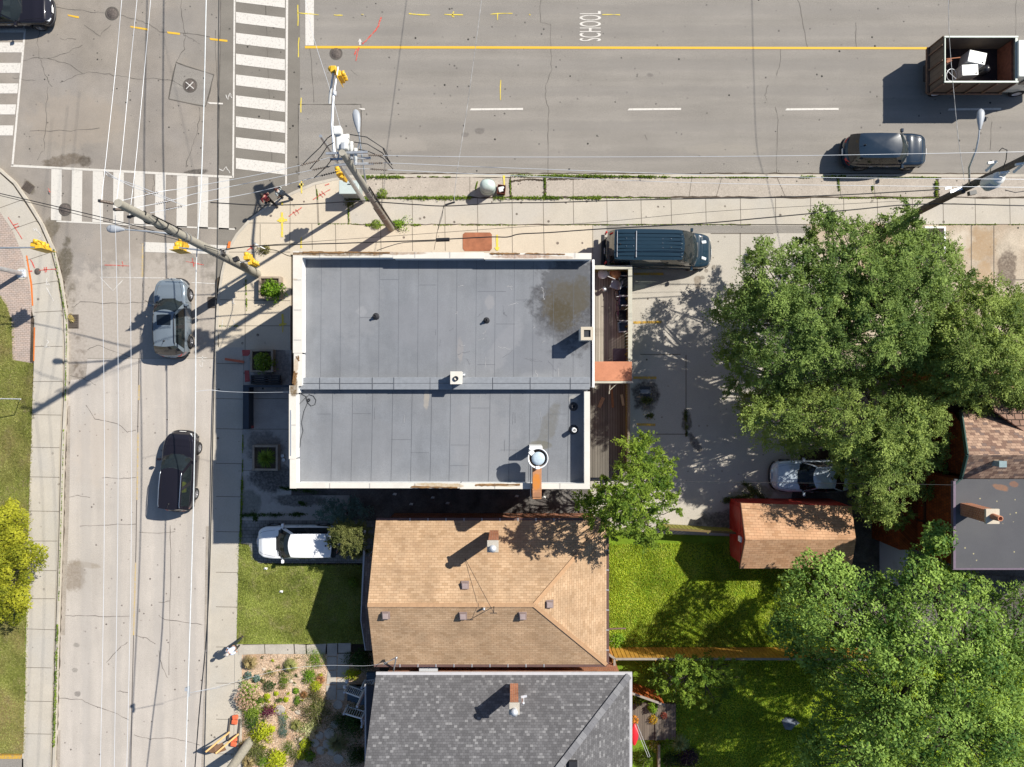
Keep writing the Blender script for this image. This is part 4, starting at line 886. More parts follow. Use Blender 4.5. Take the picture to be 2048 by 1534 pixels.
# ---------------- red shed
SH = T('garden_shed', 'red painted shed with a tan shingled gable roof', 'shed', P(1590, 1080, 0))
zs, zt = 2.45, 3.4
s1, s2, s3, s4 = P(1482, 1006, zs), P(1703, 1012, zs), P(1703, 1137, zs), P(1480, 1137, zs)
sr1, sr2 = P(1491, 1079, zt), P(1712, 1079, zt)
g = MB()
for pts, e0, e1 in (([s2, s1, sr1, sr2], s1, s2), ([s4, s3, sr2, sr1], s4, s3)): g.flat(pts, 0, slope_uv(pts, e0, e1))
roof = g.build('roof', shingle('shed_shingles', [S(206, 160, 124), S(214, 172, 136), S(190, 146, 110)], .32, .15, .010, .62, .16), SH); m_ = roof.modifiers.new('thick', 'SOLIDIFY'); m_.thickness = .07; m_.offset = -1
RED = ground_mat('peeling_red_paint', S(196, 54, 44), .1, 30, .12, 1.5, rough=.7, bump=.1, tint=S(206, 110, 96)); RED.name = 'peeling_red_paint'
xl = s1.x+.14; xr = s2.x-.14; yn, ys = s1.y-.14, s4.y+.14
g = MB(); g.box(xl, xr, ys, yn, 0, zs-.1); g.add([(xl, yn, zs-.1), (xl, ys, zs-.1), (xl, sr1.y, zt-.12)], [(0, 1, 2)]); g.build('wall', RED, SH)
g = MB(); g.box(xl-.03, xl, (yn+ys)/2+.1, yn-.2, .1, 2.0); g.build('door', RED, SH, bev=.01); g = MB(); g.box(xl-.035, xl, ys+.2, (yn+ys)/2-.02, .1, 2.0); g.build('door', RED, SH, bev=.01)
g = MB(); g.beam(s1+Vector((-.01, 0, -.05)), sr1+Vector((-.01, 0, -.05)), .03, .12); g.beam(sr1+Vector((-.01, 0, -.05)), s4+Vector((-.01, 0, -.05)), .03, .12); g.build('bargeboard', plain('weathered_board', S(130, 96, 76), .8), SH)
g = MB(); g.obox(P(1480, 1078, 2.6), (.1, .3, .4)); g.build('gable_lamp', M['white_paint'], SH, bev=.02)

# ---------------- black flat roofed building at the right
M['brown_shingle_wall'] = None
t = NT('brown_shingle_siding'); p = t.pos(); s_ = t.new('ShaderNodeSeparateXYZ'); t.put(s_.inputs[0], p); cm = t.new('ShaderNodeCombineXYZ'); t.put(cm.inputs[0], t.math('ADD', s_.outputs[0], s_.outputs[1])); t.put(cm.inputs[1], s_.outputs[2])
b = t.new('ShaderNodeTexBrick'); t.put(b.inputs['Vector'], cm.outputs[0]); b.inputs['Scale'].default_value = 1; b.inputs['Brick Width'].default_value = .16; b.inputs['Row Height'].default_value = .2; b.inputs['Mortar Size'].default_value = .01
b.inputs['Color1'].default_value = (*S(160, 82, 38), 1); b.inputs['Color2'].default_value = (*S(128, 62, 30), 1); b.inputs['Mortar'].default_value = (.05, .025, .015, 1)
M['brown_shingle_wall'] = t.done(t.mul(b.outputs['Color'], t.rng(t.noise(p, 3, 4), .3, .7, .75, 1.25)), .85, spec=.2)
KB = T('black_roofed_building', 'tall building with a flat charcoal roof and brown shingled side wall', 'building', P(1990, 1050, 0))
zk = 6.2
g = MB(); a = P(1909, 1137, zk); b = P(2400, 958, zk); g.box(a.x, b.x, a.y, b.y, zk-.1, zk)
M['char_roof'] = ground_mat('charcoal_roof', S(96, 96, 100), .12, 60, .07, .8, specks=3.5, speck_col=S(190, 180, 140), rough=.85, tint=S(104, 104, 106), zs=6.2, stains=[(2002, 975, 16, 6, 15, S(190, 130, 80), .5), (2028, 968, 8, 6, 0, S(190, 120, 60), .4)])
g.build('roof', M['char_roof'], KB)
g = MB(); g.box(a.x+.1, b.x-.1, a.y+.1, b.y+.0, 0, zk-.1)
g.build('wall', M['brown_shingle_wall'], KB)
g = MB(); g.box(a.x-.1, a.x+.02, a.y, b.y-.1, zk-.12, zk+.07); g.box(a.x-.1, b.x, a.y-.06, a.y+.02, zk-.1, zk+.02, 0); g.build('roof_edge', plain('roof_edge_metal', S(128, 112, 128), .5), KB)
wx = a.x+.1
g = MB(); g.box(wx-.05, wx, a.y+.3, b.y-.2, 3.55, 3.72, 0); g.box(wx-.05, wx, b.y-2.7, b.y-2.6, .5, 6.0); g.build('trim_board', plain('dark_brown_trim', S(70, 40, 28), .8), KB)
# lower brown lean-to and white siding in front of that wall
g = MB(); q0 = P(1798, 1050, .3); g.box(P(1800, 1, 3.0).x, wx-.01, P(1, 1100, 3.0).y, P(1, 985, 3.0).y, 0, 2.95); g.build('lean_to', M['brown_shingle_wall'], KB)
WS = MB(); WS.box(P(1776, 1, 1).x, wx-.3, P(1, 1170, 1.8).y, P(1, 1074, 1.6).y, 0, 2.6)
tag(WS.build('white_sided_annex', wood('white_siding', S(200, 210, 222), S(186, 196, 210), .16, 0, gap=.06), bev=.02), 'white boarded annex half hidden by the maple', 'annex')
# chimney leaning away from us
g = MB(); c = P(1925, 1018, zk); g.box(c.x-.12, c.x+.42, c.y-.3, c.y+.3, zk, 8.0); ch = g.build('chimney', M['brick_orange'], KB)
g = MB(); g.box(c.x-.17, c.x+.47, c.y-.35, c.y+.35, 8.0, 8.12); under(g, 'chimney_cap', M['walk_pale'], ch, bev=.01)
g = MB(); g.lathe((c.x+.15, c.y, 8.12), [(.15, 0), (.13, .5), (.09, .5), (.08, .1)], 14); under(g, 'chimney_pot', M['terracotta'], ch)
# brown gabled house behind it
BR = shingle('mottled_brown_shingles', [(*S(140, 112, 98), 0), (*S(176, 146, 126), .3), (*S(192, 160, 138), .6), (*S(132, 112, 104), .78), (*S(204, 172, 148), .9)], .24, .17, .008, .55, .1)
BH = T('brown_roofed_house', 'house with mottled brown gable roof joined to the black roofed building', 'house', P(2010, 900, 0))
b1, b2 = P(1925, 957, 6.25), P(2400, 957, 6.25); br1, br2 = P(1937, 910, 7.3), P(2400, 910, 7.3); b3, b4 = P(2400, 820, 5.2), P(1924, 820, 5.2)
g = MB()
for pts, e0, e1 in (([b1, b2, br2, br1], b1, b2), ([b3, b4, br1, br2], b4, b3)): g.flat(pts, 0, slope_uv(pts, e0, e1))
b5, b6 = P(2030, 870, 6.6), P(1960, 700, 5.0)
pts = [P(2062, 872, 6.3), P(1990, 822, 6.0), P(1950, 700, 4.8), P(2400, 700, 4.8), P(2400, 872, 6.6)]
g.flat(pts[::-1], 1, [(q.x, q.y) for q in pts[::-1]])
roof = g.build('roof', [BR, shingle('dark_line_shingles', [S(150, 122, 106), S(164, 132, 114), S(140, 112, 98)], .4, .3, .03, .2)], BH); m_ = roof.modifiers.new('thick', 'SOLIDIFY'); m_.thickness = .1; m_.offset = -1
g = MB(); g.box(P(1932, 1, 6).x, 40, P(1, 955, 6.2).y+.02, P(1, 705, 5).y, 0, 4.6); g.add([(P(1932, 1, 6).x, b1.y+.1, 4.6), (P(1932, 1, 6).x, b1.y+.1, 6.1), (P(1932, 1, 6).x, br1.y, 7.1), (P(1932, 1, 6).x, b4.y-.1, 5.0), (P(1932, 1, 6).x, b4.y-.1, 4.6)], [(0, 1, 2, 3, 4)])
g.build('wall', M['brown_shingle_wall'], BH)
g = MB(); dg = plain('dark_green_trim', S(56, 84, 78), .5)
g.beam(b4+Vector((-.04, 0, -.05)), br1+Vector((-.04, 0, -.05)), .08, .16); g.beam(br1+Vector((-.04, 0, -.05)), b1+Vector((-.04, 0, -.05)), .08, .16); g.beam(b1+Vector((-.04, 0, -.05)), b1+Vector((-.4, -.35, -.1)), .08, .12); g.build('bargeboard', dg, BH)
c = P(1992, 926, 7.0); g = MB(); g.obox(c+Vector((0, 0, .2)), (.32, .26, .5)); g.obox(c+Vector((0, 0, .46)), (.36, .3, .03)); g.build('roof_vent', plain('green_grey_vent', S(150, 170, 172), .4), BH)

# ---------------- decks behind the flat roofed building
M['deck_wood'] = wood('weathered_deck_boards', S(194, 186, 170), S(146, 139, 128), .15, 0, gap=.12)
M['deck_dark'] = wood('dark_deck_boards', S(136, 130, 120), S(106, 101, 93), .145, 0, gap=.1)
M['rail_wood'] = ground_mat('pale_green_rail', S(206, 204, 188), .1, 30, .1, 1.5, bump=0)
DK = T('upper_deck', 'sunlit wooden deck with a pale rail, full of junk', 'deck', P(1225, 640, 0))
zd = .75; zt_ = 2.0
g = MB(); a, b = P(1172, 724, zd), P(1250, 545, zd); g.box(a.x, b.x, a.y, b.y, zd-.12, zd); g.box(a.x+.02, b.x-.02, a.y+.02, b.y-.02, .1, zd-.125, 1); g.build('floor', [M['deck_wood'], M['dark_metal']], DK)
FW = wood('greenish_fence_boards', S(150, 146, 92), S(128, 124, 80), .14, 0, gap=.06)
g = MB(); x1 = P(1261, 1, zt_).x; y1 = P(1, 537, zt_).y; yb = P(1, 764, zt_).y; xa = P(1190, 1, zt_).x
n = 36
for k in range(n): yy = y1+(yb-y1)*(k+.5)/n; g.box(x1-.03, x1+.01, yy-.07, yy+.062, .15, zt_-.02)
for k in range(13): xx = xa+(x1-xa)*(k+.5)/13; g.box(xx-.07, xx+.065, y1-.01, y1+.03, .15, zt_-.02)
for k in range(5): yy = y1+(yb-y1)*k/4; g.box(x1-.12, x1-.035, yy-.05, yy+.05, .15, zt_-.02, 0)
g.build('privacy_screen', FW, DK)
g = MB(); g.box(x1-.14, x1+.09, yb, y1-.05, zt_-.02, zt_+.03); g.box(xa-.1, x1+.092, y1-.05, y1+.17, zt_-.022, zt_+.034); g.build('rail_cap', M['rail_wood'], DK, bev=.008)
CA = MB(); a, b = P(1188, 762, 2.7), P(1264, 723, 2.7); CA.box(a.x, b.x, a.y, b.y, 2.64, 2.7)
cn = T('canopy', 'pinkish copper flat canopy between the two decks', 'canopy', ((a.x+b.x)/2, (a.y+b.y)/2, 0))
CA.build('canopy_sheet', M['terracotta'], cn, bev=.01)
g = MB(); g.box(a.x, b.x+.05, a.y-.12, a.y-.01, 2.5, 2.72); 
for x_ in (a.x+.1, b.x-.1): g.box(x_-.05, x_+.05, a.y-.1, a.y-.02, 0, 2.5)
g.build('frame', M['rail_wood'], cn)
g = MB(); g.beam((a.x+.9, a.y-.1, 2.55), (a.x+.9, a.y-.7, 2.2), .05, .07); g.beam((a.x+.9, a.y-.5, 2.4), (a.x+1.3, a.y-.12, 2.55), .04, .05); g.beam((a.x+.12, a.y-.1, 2.5), (a.x+.12, a.y-.4, 2.4), .05, .07); g.build('bracket', M['rail_wood'], cn)
LD = T('lower_deck', 'dark weathered deck without furniture, south of the copper canopy', 'deck', P(1218, 870, 0))
g = MB(); a, b = P(1172, 955, .6), P(1252, 768, .6); g.box(a.x, b.x, a.y, b.y, .48, .6); g.box(a.x+.02, b.x-.02, a.y+.02, b.y-.02, .1, .475, 1); g.build('floor', [M['deck_dark'], M['dark_metal']], LD)
g = MB(); x1b = P(1258, 1, 1.6).x
for k in range(34): yy = P(1, 766, 1.6).y-(k+.5)*.15; g.box(x1b-.03, x1b+.01, yy-.065, yy+.065, .15, 1.55)
g.build('privacy_screen', FW, LD); g = MB(); g.box(x1b-.08, x1b+.06, P(1, 950, 1.6).y, P(1, 766, 1.6).y, 1.55, 1.6); g.build('rail_cap', plain('grey_old_rail', S(140, 128, 110), .8), LD)
for i, (p0, p1, w_, col, lab) in enumerate((((1223, 772), (1226, 815), .13, S(158, 118, 84), 'brown loose plank lying on the dark lower deck'), ((1243, 789), (1247, 811), .14, S(206, 196, 168), 'pale short board lying on the dark lower deck'),
                                            ((1207, 795), (1198, 815), .2, S(176, 144, 112), 'faded plywood offcut on the dark lower deck'))):
    g = MB(); g.beam(P(*p0, .63), P(*p1, .63), w_, .03); tag(g.build('loose_board', plain('board_%s' % 'abc'[i], col, .85, var=.2)), lab, 'board', 'loose boards on the lower deck')
# ================================================================ vehicles
def carpaint(name, col, metal=.35, flake=.0):
    t = NT(name); t.done(col, .42, metal*.4, .25 if metal else .04); t.b.inputs['Coat Weight'].default_value = 1.0; t.b.inputs['Coat Roughness'].default_value = .03
    d = t.noise(t.pos(True), 3, 5, .6); t.put(t.b.inputs['Roughness'], t.rng(d, .3, .7, .19, .27)); return t.mat
M['tyre'] = plain('tyre_rubber', (.022, .022, .024), .8, var=.2, scale=20)
M['rim'] = plain('alloy_rim', (.36, .36, .38), .35, .7)
M['trim'] = plain('black_trim', (.02, .02, .022), .45)
M['cabin_dark'] = plain('cabin_fabric', (.045, .045, .05), .9, var=.3)
M['seat'] = plain('grey_seat', (.16, .16, .17), .85)
M['redlens'] = plain('red_tail_lens', (.55, .015, .012), .12, spec=.6)
M['headlens'] = plain('clear_head_lens', (.6, .63, .66), .08, spec=.7)
M['chrome'] = plain('chrome', (.7, .72, .75), .12, .9)
t = NT('car_glass'); t.done((.03, .04, .045), .02, spec=.8)
tr = t.new('ShaderNodeBsdfTransparent'); tr.inputs[0].default_value = (.42, .48, .46, 1); ms = t.new('ShaderNodeMixShader')
lw = t.new('ShaderNodeLayerWeight'); lw.inputs[0].default_value = .35
t.put(ms.inputs[0], t.rng(lw.outputs['Fresnel'], 0, 1, .42, 1)); t.put(ms.inputs[1], tr.outputs[0]); t.put(ms.inputs[2], t.b.outputs[0]); t.put(t.n['Material Output'].inputs[0], ms.outputs[0])
M['carglass'] = t.mat
M['tint'] = plain('tinted_glass', (.012, .016, .02), .04, spec=.8)

def interp(x, pts):
    for (a, fa), (b, fb) in zip(pts[:-1], pts[1:]):
        if x <= b: 
            t = (x-a)/(b-a) if b > a else 0; t = max(0, min(1, t)); t = t*t*(3-2*t) if True else t
            return fa+(fb-fa)*t
    return pts[-1][1]
def make_car(name, label, cat, px, py, yaw, L, W, H, paint, prof, cab, wheels=(.31, .29), wr=.35, sq=(7.0, 3.0), bow=(.30, .10), extras=(), group='cars on the road',
             sunroof=False, rails=None, glass_side=None, beltw=.90, roofw=.70, headl=1.0, rear_light=True, seats=True):
    """prof: (x fraction, deck height); cab: (base front, base rear, roof front, roof rear) as fractions of the length, nose at +.5"""
    c = T(name, label, cat, P(px, py, .003), group, R(yaw))
    hl, hw = L/2, W/2
    n = 64; xs = [-hl+L*(.5-.5*math.cos(math.pi*i/n)) for i in range(n+1)]
    xs = sorted(set([round(x, 4) for x in xs]+[round(-hl+L*k/70, 4) for k in range(1, 70)])); n = len(xs)-1
    wxs = (hl-L*.5+L*wheels[0]+0, ) 
    wf, wb = L*wheels[0], -L*wheels[1]
    def half(x):
        u = min(1, abs(x)/hl); return hw*max(.0, (1-u**sq[0]))**(1/sq[1])
    def deck(x): return interp(x/L, prof)
    cbf, cbr = cab[0]*L, cab[1]*L
    g = MB(); rows = []
    for x in xs:
        h = max(half(x), .02); z = deck(x); e = abs(x)/hl
        zb = .20+.22*max(0, e-.9)*10*.5
        arch = 0
        for wx in (wf, wb):
            d = abs(x-wx)
            if d < wr+.06: zb = max(zb, .33+math.sqrt(max(0, (wr+.06)**2-d*d))); arch = 1
        zb = min(zb, z-.28)
        nose = max(0, (e-.86)/.14); top = z-.10*nose**2
        inn = cbr+bow[1]+.04 < x < cbf-bow[0]-.06
        zc = (z-.38) if inn else top+.045*(1-nose)
        pr = [(h*.93, zb), (h*.985, zb+.06), (h*1.0, max(zb+.08, .52)), (h*.995, max(zb+.12, min(.74, top-.1))), (h*.97, top-.07), (h*.93, top-.015), (h*.88, top+.008), (h*.80, (top+.02) if not inn else z-.30), (h*.42, zc+(-.01 if not inn else 0)), (0, zc)]
        rows.append([(x, y, zz) for y, zz in pr]+[(x, -y, zz) for y, zz in pr[::-1][1:]])
    m = len(rows[0]); vs = [p for r in rows for p in r]; fs = []; fm = []
    for i in range(n):
        xm = (xs[i]+xs[i+1])/2; inn = cbr+bow[1]+.04 < xm < cbf-bow[0]-.06
        for j in range(m-1):
            fs.append((i*m+j, i*m+j+1, (i+1)*m+j+1, (i+1)*m+j)); dark = inn and 6 <= j <= m-8
            low = (j in (0,) or j == m-2); yv = (rows[i][j][1]+rows[i][j+1][1])/2; cowl = cbr+bow[1] < xm < cbf-.02-bow[0]*(yv/(hw*beltw))**2 and 5 <= j <= m-7
            fm.append(1 if dark else (2 if low or cowl else 0))
    b0 = len(g.f); g.add(vs, fs, 0, True)
    for k, v in enumerate(fm): g.m[b0+k] = v
    g.add([p for p in rows[0]], [tuple(range(m))], 0, True); g.add([p for p in rows[-1]], [tuple(range(m-1, -1, -1))], 0, True)
    body = g.build('body', [paint, M['cabin_dark'], M['trim']], c, local=True, sharp=50)
    # underside pan so no light leaks
    g = MB(); g.box(-hl*.9, hl*.9, -hw*.86, hw*.86, .22, .26); g.build('underbody', M['trim'], c, local=True)
    # greenhouse
    zb0 = deck(cbf)-.01; bz = lambda x: deck(x)+.0
    def outline(xf, xr, w2, bf, br, rc):
        q = []; nf = 8; ns = 12
        for i in range(nf+1): s_ = -1+2*i/nf; q.append((xf-bf*s_*s_, w2*(s_)*.97))
        for i in range(1, ns): t_ = i/ns; q.append((xf-bf+(xr+br-xf+bf)*t_, w2*(1+.03*math.sin(math.pi*t_))))
        for i in range(nf+1): s_ = 1-2*i/nf; q.append((xr+br*s_*s_, w2*s_*.97))
        for i in range(1, ns): t_ = i/ns; q.append((xr+br+(xf-bf-xr-br)*t_, -w2*(1+.03*math.sin(math.pi*t_))))
        return q
    ob = outline(cbf, cbr, hw*beltw, bow[0], bow[1], .1); orf = outline(cab[2]*L, cab[3]*L, hw*roofw, bow[0]*.5, bow[1]*.6, .1)
    k = len(ob); nf, ns = 8, 12; rings = []
    for t_ in (0, .33, .66, 1):
        ring = []
        for (x0, y0), (x1, y1) in zip(ob, orf):
            x = x0+(x1-x0)*t_; y = y0+(y1-y0)*t_*(1-.10*math.sin(math.pi*t_)); zz = bz(x0)+(H-.07-bz(x0))*(t_+.07*math.sin(math.pi*t_)); ring.append((x, y, zz))
        rings.append(ring)
    seg = {}
    def kind_of(i):
        if i < nf: return 'windshield' if True else ''
        j = i-nf
        if j < ns: return 'side' if glass_side is None else 'side'
        j -= ns
        if j < nf: return 'rear'
        return 'side2'
    mbs = {'windshield': MB(), 'rear_window': MB(), 'side_window': MB(), 'side_window2': MB(), 'pillars': MB(), 'bpil': MB(), 'bpil2': MB()}
    for i in range(k):
        i2 = (i+1) % k; kd = kind_of(i)
        if kd == 'windshield': t_ = 'windshield'
        elif kd == 'rear': t_ = 'rear_window'
        else:
            j = i-nf if kd == 'side' else i-2*nf-ns
            jj = j if kd == 'side' else ns-1-j      # 0 at the front
            pill = jj in (0, 5, 11) or (glass_side is not None and jj not in glass_side)
            t_ = ('bpil' if kd == 'side' else 'bpil2') if (jj == 5 and glass_side is None) else 'pillars' if pill else ('side_window' if kd == 'side' else 'side_window2')
        for r in range(3):
            q = [rings[r][i], rings[r][i2], rings[r+1][i2], rings[r+1][i]]
            mbs[t_].add(q, [(0, 1, 2, 3)], 0, True)
    mbs['windshield'].build('windshield', M['carglass'], c, local=True); mbs['rear_window'].build('rear_window', M['tint'], c, local=True)
    mbs['side_window'].build('side_window', M['carglass'] if seats else M['tint'], c, local=True); mbs['side_window2'].build('side_window', M['carglass'] if seats else M['tint'], c, local=True)
    for q in ('bpil', 'bpil2'):
        if mbs[q].v: mbs[q].build('door_pillar', M['trim'], c, local=True)
    # roof
    g = mbs['pillars']; pts = rings[-1]; cx = sum(p[0] for p in pts)/k; nr = 5; ps = []
    for r in range(nr+1):
        s_ = 1-r/nr; s_ = s_**.9; zz = H-.07+.07*(1-s_**2.2)
        ps.append([(cx+(p[0]-cx)*s_, p[1]*s_, zz) for p in pts])
    vs = [p for r in ps for p in r]; fs = [(r*k+i, r*k+(i+1) % k, (r+1)*k+(i+1) % k, (r+1)*k+i) for r in range(nr) for i in range(k)]
    g.add(vs, fs, 0, True)
    roof = g.build('roof', paint, c, local=True, sharp=60)
    g = MB()
    # window surround and lines
    ring = rings[0]; g.tube([Vector(p)+Vector((0, 0, .01)) for p in ring[nf:nf+ns+1]], .014, 5); g.tube([Vector(p)+Vector((0, 0, .01)) for p in ring[2*nf+ns:]+ring[:1]], .014, 5)
    g.tube([Vector(p)+Vector((.02, 0, -.005)) for p in ring[:nf+1]], .03, 5)
    g.build('window_trim', M['trim'], c, local=True)
    g = MB()          # wipers
    for s_ in (-1, 1): g.tube([(cbf-.03-.02, s_*.08*W+.1, zb0+.04), (cbf-.25, s_*.08*W+.1+.45, zb0+.14)], .012, 5)
    g.build('wiper', M['trim'], c, local=True)
    if rails:
        for s_ in (-1, 1):
            g = MB(); y = s_*hw*(roofw-.04); g.tube([(cab[2]*L-.25, y, H-.05), (cab[2]*L-.4, y, H+.02), (cx, y*1.02, H+.04), (cab[3]*L+.3, y, H+.02), (cab[3]*L+.12, y, H-.05)], .024, 6); g.build('roof_rail', rails, c, local=True)
    if sunroof:
        g = MB(); x1 = cab[2]*L-.28; pts_ = [(x1-.02, -.38), (x1, 0), (x1-.02, .38), (x1-.60, .38), (x1-.60, -.38)]; 
        g.poly(pts_, H-.03, H+.012); g.build('sunroof', M['tint'], c, local=True, bev=.02)
    g = MB(); xa = cab[3]*L+.32; g.lathe((xa, 0, H-.02), [(.05, 0), (.035, .05), (.0, .07)], 10); g.tube([(xa, 0, H+.03), (xa-.22, 0, H+.17)], .008, 4); g.build('antenna', M['trim'], c, local=True)
    for s_ in (-1, 1):      # mirrors
        g = MB(); x = cbf-.42; g.obox((x, s_*(hw+.09), deck(x)+.06), (.14, .2, .15), 0); g.obox((x+.02, s_*(hw*.95), deck(x)+.03), (.05, .14, .04)); g.build('mirror', paint, c, local=True, bev=.045, seg=2)
    # wheels
    for wx in (wf, wb):
        for s_ in (-1, 1):
            g = MB(); y = s_*(hw-.10); g.lathe((wx, y, wr), [(wr*.62, -.11), (wr*.9, -.11), (wr, -.07), (wr, .07), (wr*.9, .11), (wr*.62, .11), (wr*.58, .02)], 28, 0, axis=(0, s_, 0))
            ty = g.build('wheel', M['tyre'], c, local=True)
            g = MB(); ce = Vector((wx, y+s_*.07, wr))
            for a in range(5):
                d = Vector((math.cos(a*1.2566), 0, math.sin(a*1.2566))); g.beam(ce+d*.03, ce+d*wr*.6, .07, .03)
            g.lathe(ce, [(0, .03), (.07, .025), (.08, -.01)], 12, 0, axis=(0, s_, 0)); g.lathe(ce, [(wr*.55, -.02), (wr*.62, .03), (wr*.64, .0)], 24, 0, axis=(0, s_, 0))
            rm = g.build('rim', M['rim'], c, local=True); rm.parent = ty
            g = MB(); g.lathe(ce-Vector((0, s_*.06, 0)), [(wr*.6, 0), (0, 0)], 20, 0, axis=(0, s_, 0)); rr_ = g.build('brake_disc', M['dark_metal'], c, local=True); rr_.parent = ty
    # lights hug the plan outline
    def lamp(nm, x0, x1, s_, z0, z1, mat, out=.012, top=False):
        g = MB(); N = 6; a = []; b = []
        for i in range(N+1):
            x = x0+(x1-x0)*i/N; h = half(x)
            a.append((x, s_*(h*.985+out), z0)); b.append((x, s_*(h*.93+out*.6), min(z1, deck(x)-.03)))
        cc = [(p[0]-(.12 if x0 > 0 else -.12)*headl, p[1]*.86, p[2]+.055) for p in b]
        g.add(a+b+cc, [(i, i+1, N+1+i+1, N+1+i) for i in range(N)]+[(N+1+i, N+2+i, 2*N+3+i, 2*N+2+i) for i in range(N)], 0, True); g.build(nm, mat, c, local=True)
    for s_ in (-1, 1):
        lamp('headlight', hl*.80, hl*.972, s_, .60, .86, M['headlens'])
        if rear_light: lamp('taillight', -hl*.86, -hl*.985, s_, .72, .98, M['redlens'])
    for xx, s1 in ((hl, 1), (-hl, -1)):     # bumpers' dark lower lip and plate
        g = MB(); pts_ = []
        for i in range(15):
            u = -1+2*i/14; yy = hw*.86*u; x = hl*max(0, (1-min(1, abs(yy/hw))**sq[1]))**(1/sq[0]); pts_.append((s1*(x+.005), yy, .36))
        g.tube(pts_, .07, 6); g.build('bumper', M['trim'], c, local=True)
        g = MB(); g.obox((s1*(hl+.012), 0, .58), (.02, .34, .13)); g.build('number_plate', M['white_paint'], c, local=True)
    g = MB()
    for s_ in (-1, 1):
        for q in (.02, -.17): g.tube([(q*L, s_*(hw+.012), deck(0)-.14), (q*L-.18, s_*(hw+.014), deck(0)-.14)], .014, 5)
    g.build('door_handle', M['chrome'] if name != 'van' else M['trim'], c, local=True)
    zz = deck(cbf)         # shut lines: hood edges and doors
    for s_ in (-1, 1):
        g = MB(); pp = []
        for i in range(8):
            x = cbf+.02+(hl*.90-cbf)*i/7; pp.append((x, s_*half(x)*.80*(1-.12*i/7), deck(x)-(.10*max(0, (x/hl-.86)/.14)**2)+.034))
        g.tube(pp, .006, 4)
        for q in (cbf-.25, .02*L-.35, cbr+.55): g.tube([(q, s_*(half(q)*.998+.002), .36), (q, s_*(half(q)*.997+.002), .70), (q, s_*half(q)*.975, deck(q)-.06)], .006, 4)
        g.build('shut_line', M['trim'], c, local=True)
    if seats:
        g = MB()
        for sx in (cab[2]*L-.35, cab[2]*L-1.2):
            for s_ in (-1, 1):
                g.obox((sx-.1, s_*.38, .98), (.16, .46, .5), 0, 0, -.2); g.obox((sx-.2, s_*.38, 1.24), (.1, .26, .16)); g.obox((sx+.2, s_*.38, .72), (.5, .46, .14))
        g.build('seat', M['seat'], c, local=True, bev=.04)
        g = MB(); g.obox((cab[0]*L-.45, 0, deck(cbf)-.06), (.55, hw*1.5, .12)); g.lathe((cab[2]*L+.18, .38, deck(cbf)+.0), [(.17, -.015), (.19, 0), (.17, .015), (.15, 0), (.17, -.015)], 18, 0, axis=(-1, 0, .6)); g.build('dashboard', M['cabin_dark'], c, local=True)
    return c, dict(L=L, W=W, H=H, hl=hl, hw=hw, deck=deck, half=half)

SUVP = [(-.5, .86), (-.46, .98), (-.40, 1.02), (0, 1.0), (.20, 1.02), (.26, 1.03), (.40, .95), (.46, .86), (.5, .70)]
P_grey = carpaint('slate_blue_paint', (.165, .20, .235), .45); P_blk = carpaint('black_purple_paint', (.012, .011, .016), 0)
P_nvy = carpaint('midnight_blue_paint', (.010, .022, .040), 0); P_wht = carpaint('white_pearl_paint', (.80, .80, .81), .0); P_sil = carpaint('silver_blue_paint', (.50, .58, .66), .4); P_van = carpaint('van_dark_blue_paint', (.014, .032, .050), 0)
make_car('parked_suv' if False else 'suv', 'slate blue grey hatchback with sunroof driving up the side road', 'car', 356, 638, 90.5, 4.55, 1.88, 1.66, P_grey, SUVP, (.245, -.475, .085, -.375), sunroof=True, rails=M['trim'], bow=(.34, .12), wheels=(.30, .30), wr=.36, roofw=.66)
cb, d_ = make_car('suv', 'black car with chrome roof rails and a yellow bag inside, lower on the side road', 'car', 370, 940, 86, 4.6, 1.86, 1.68, P_blk, SUVP, (.24, -.48, .07, -.44), rails=M['chrome'], bow=(.30, .08), wheels=(.30, .28), wr=.36, roofw=.68)
g = MB(); g.obox((-.9, -.52, 1.12), (.44, .28, .3), .2); g.obox((-.62, -.54, 1.2), (.28, .24, .22), -.3)
ob_ = g.build('yellow_bag', plain('bright_yellow_bag', (.85, .78, .02), .5), None, bev=.08, seg=3); ob_.location = cb.location; ob_.rotation_euler = cb.rotation_euler
tag(ob_, 'bright yellow bag behind the side window of the black car', 'bag')
make_car('suv', 'midnight blue car driving right along the main road behind the tipper truck', 'car', 1757, 310, 0, 4.78, 1.90, 1.70, P_nvy, SUVP, (.245, -.475, .10, -.41), bow=(.34, .14), wheels=(.31, .27), wr=.36, sq=(7.5, 3.2), roofw=.72)
make_car('sedan', 'very dark purple black car half cut off by the top left corner', 'car', 38, 32, 1, 4.7, 1.86, 1.45, P_blk, [(-.5, .8), (-.45, .95), (-.3, .98), (.2, .95), (.3, .93), (.42, .84), (.5, .62)], (.20, -.40, .02, -.25), bow=(.34, .14), wheels=(.31, .29), wr=.34, roofw=.66)
make_car('suv', 'white car parked in the driveway with its rear under a bush', 'car', 604, 1078, 180, 4.75, 1.88, 1.72, P_wht, SUVP, (.25, -.485, .06, -.455), bow=(.32, .10), wheels=(.31, .29), wr=.37, roofw=.70, group=None)
make_car('sedan', 'silver blue car parked beside the red shed under the big tree', 'car', 1612, 949, 180, 4.55, 1.82, 1.46, P_sil, [(-.5, .8), (-.45, .98), (-.32, 1.0), (.18, .95), (.28, .94), (.42, .86), (.5, .62)], (.215, -.40, .04, -.25), bow=(.36, .14), wheels=(.31, .28), wr=.33, roofw=.66, group=None)
VANP = [(-.5, 1.15), (-.48, 1.25), (0, 1.3), (.22, 1.32), (.30, 1.25), (.38, 1.12), (.45, 1.0), (.5, .75)]
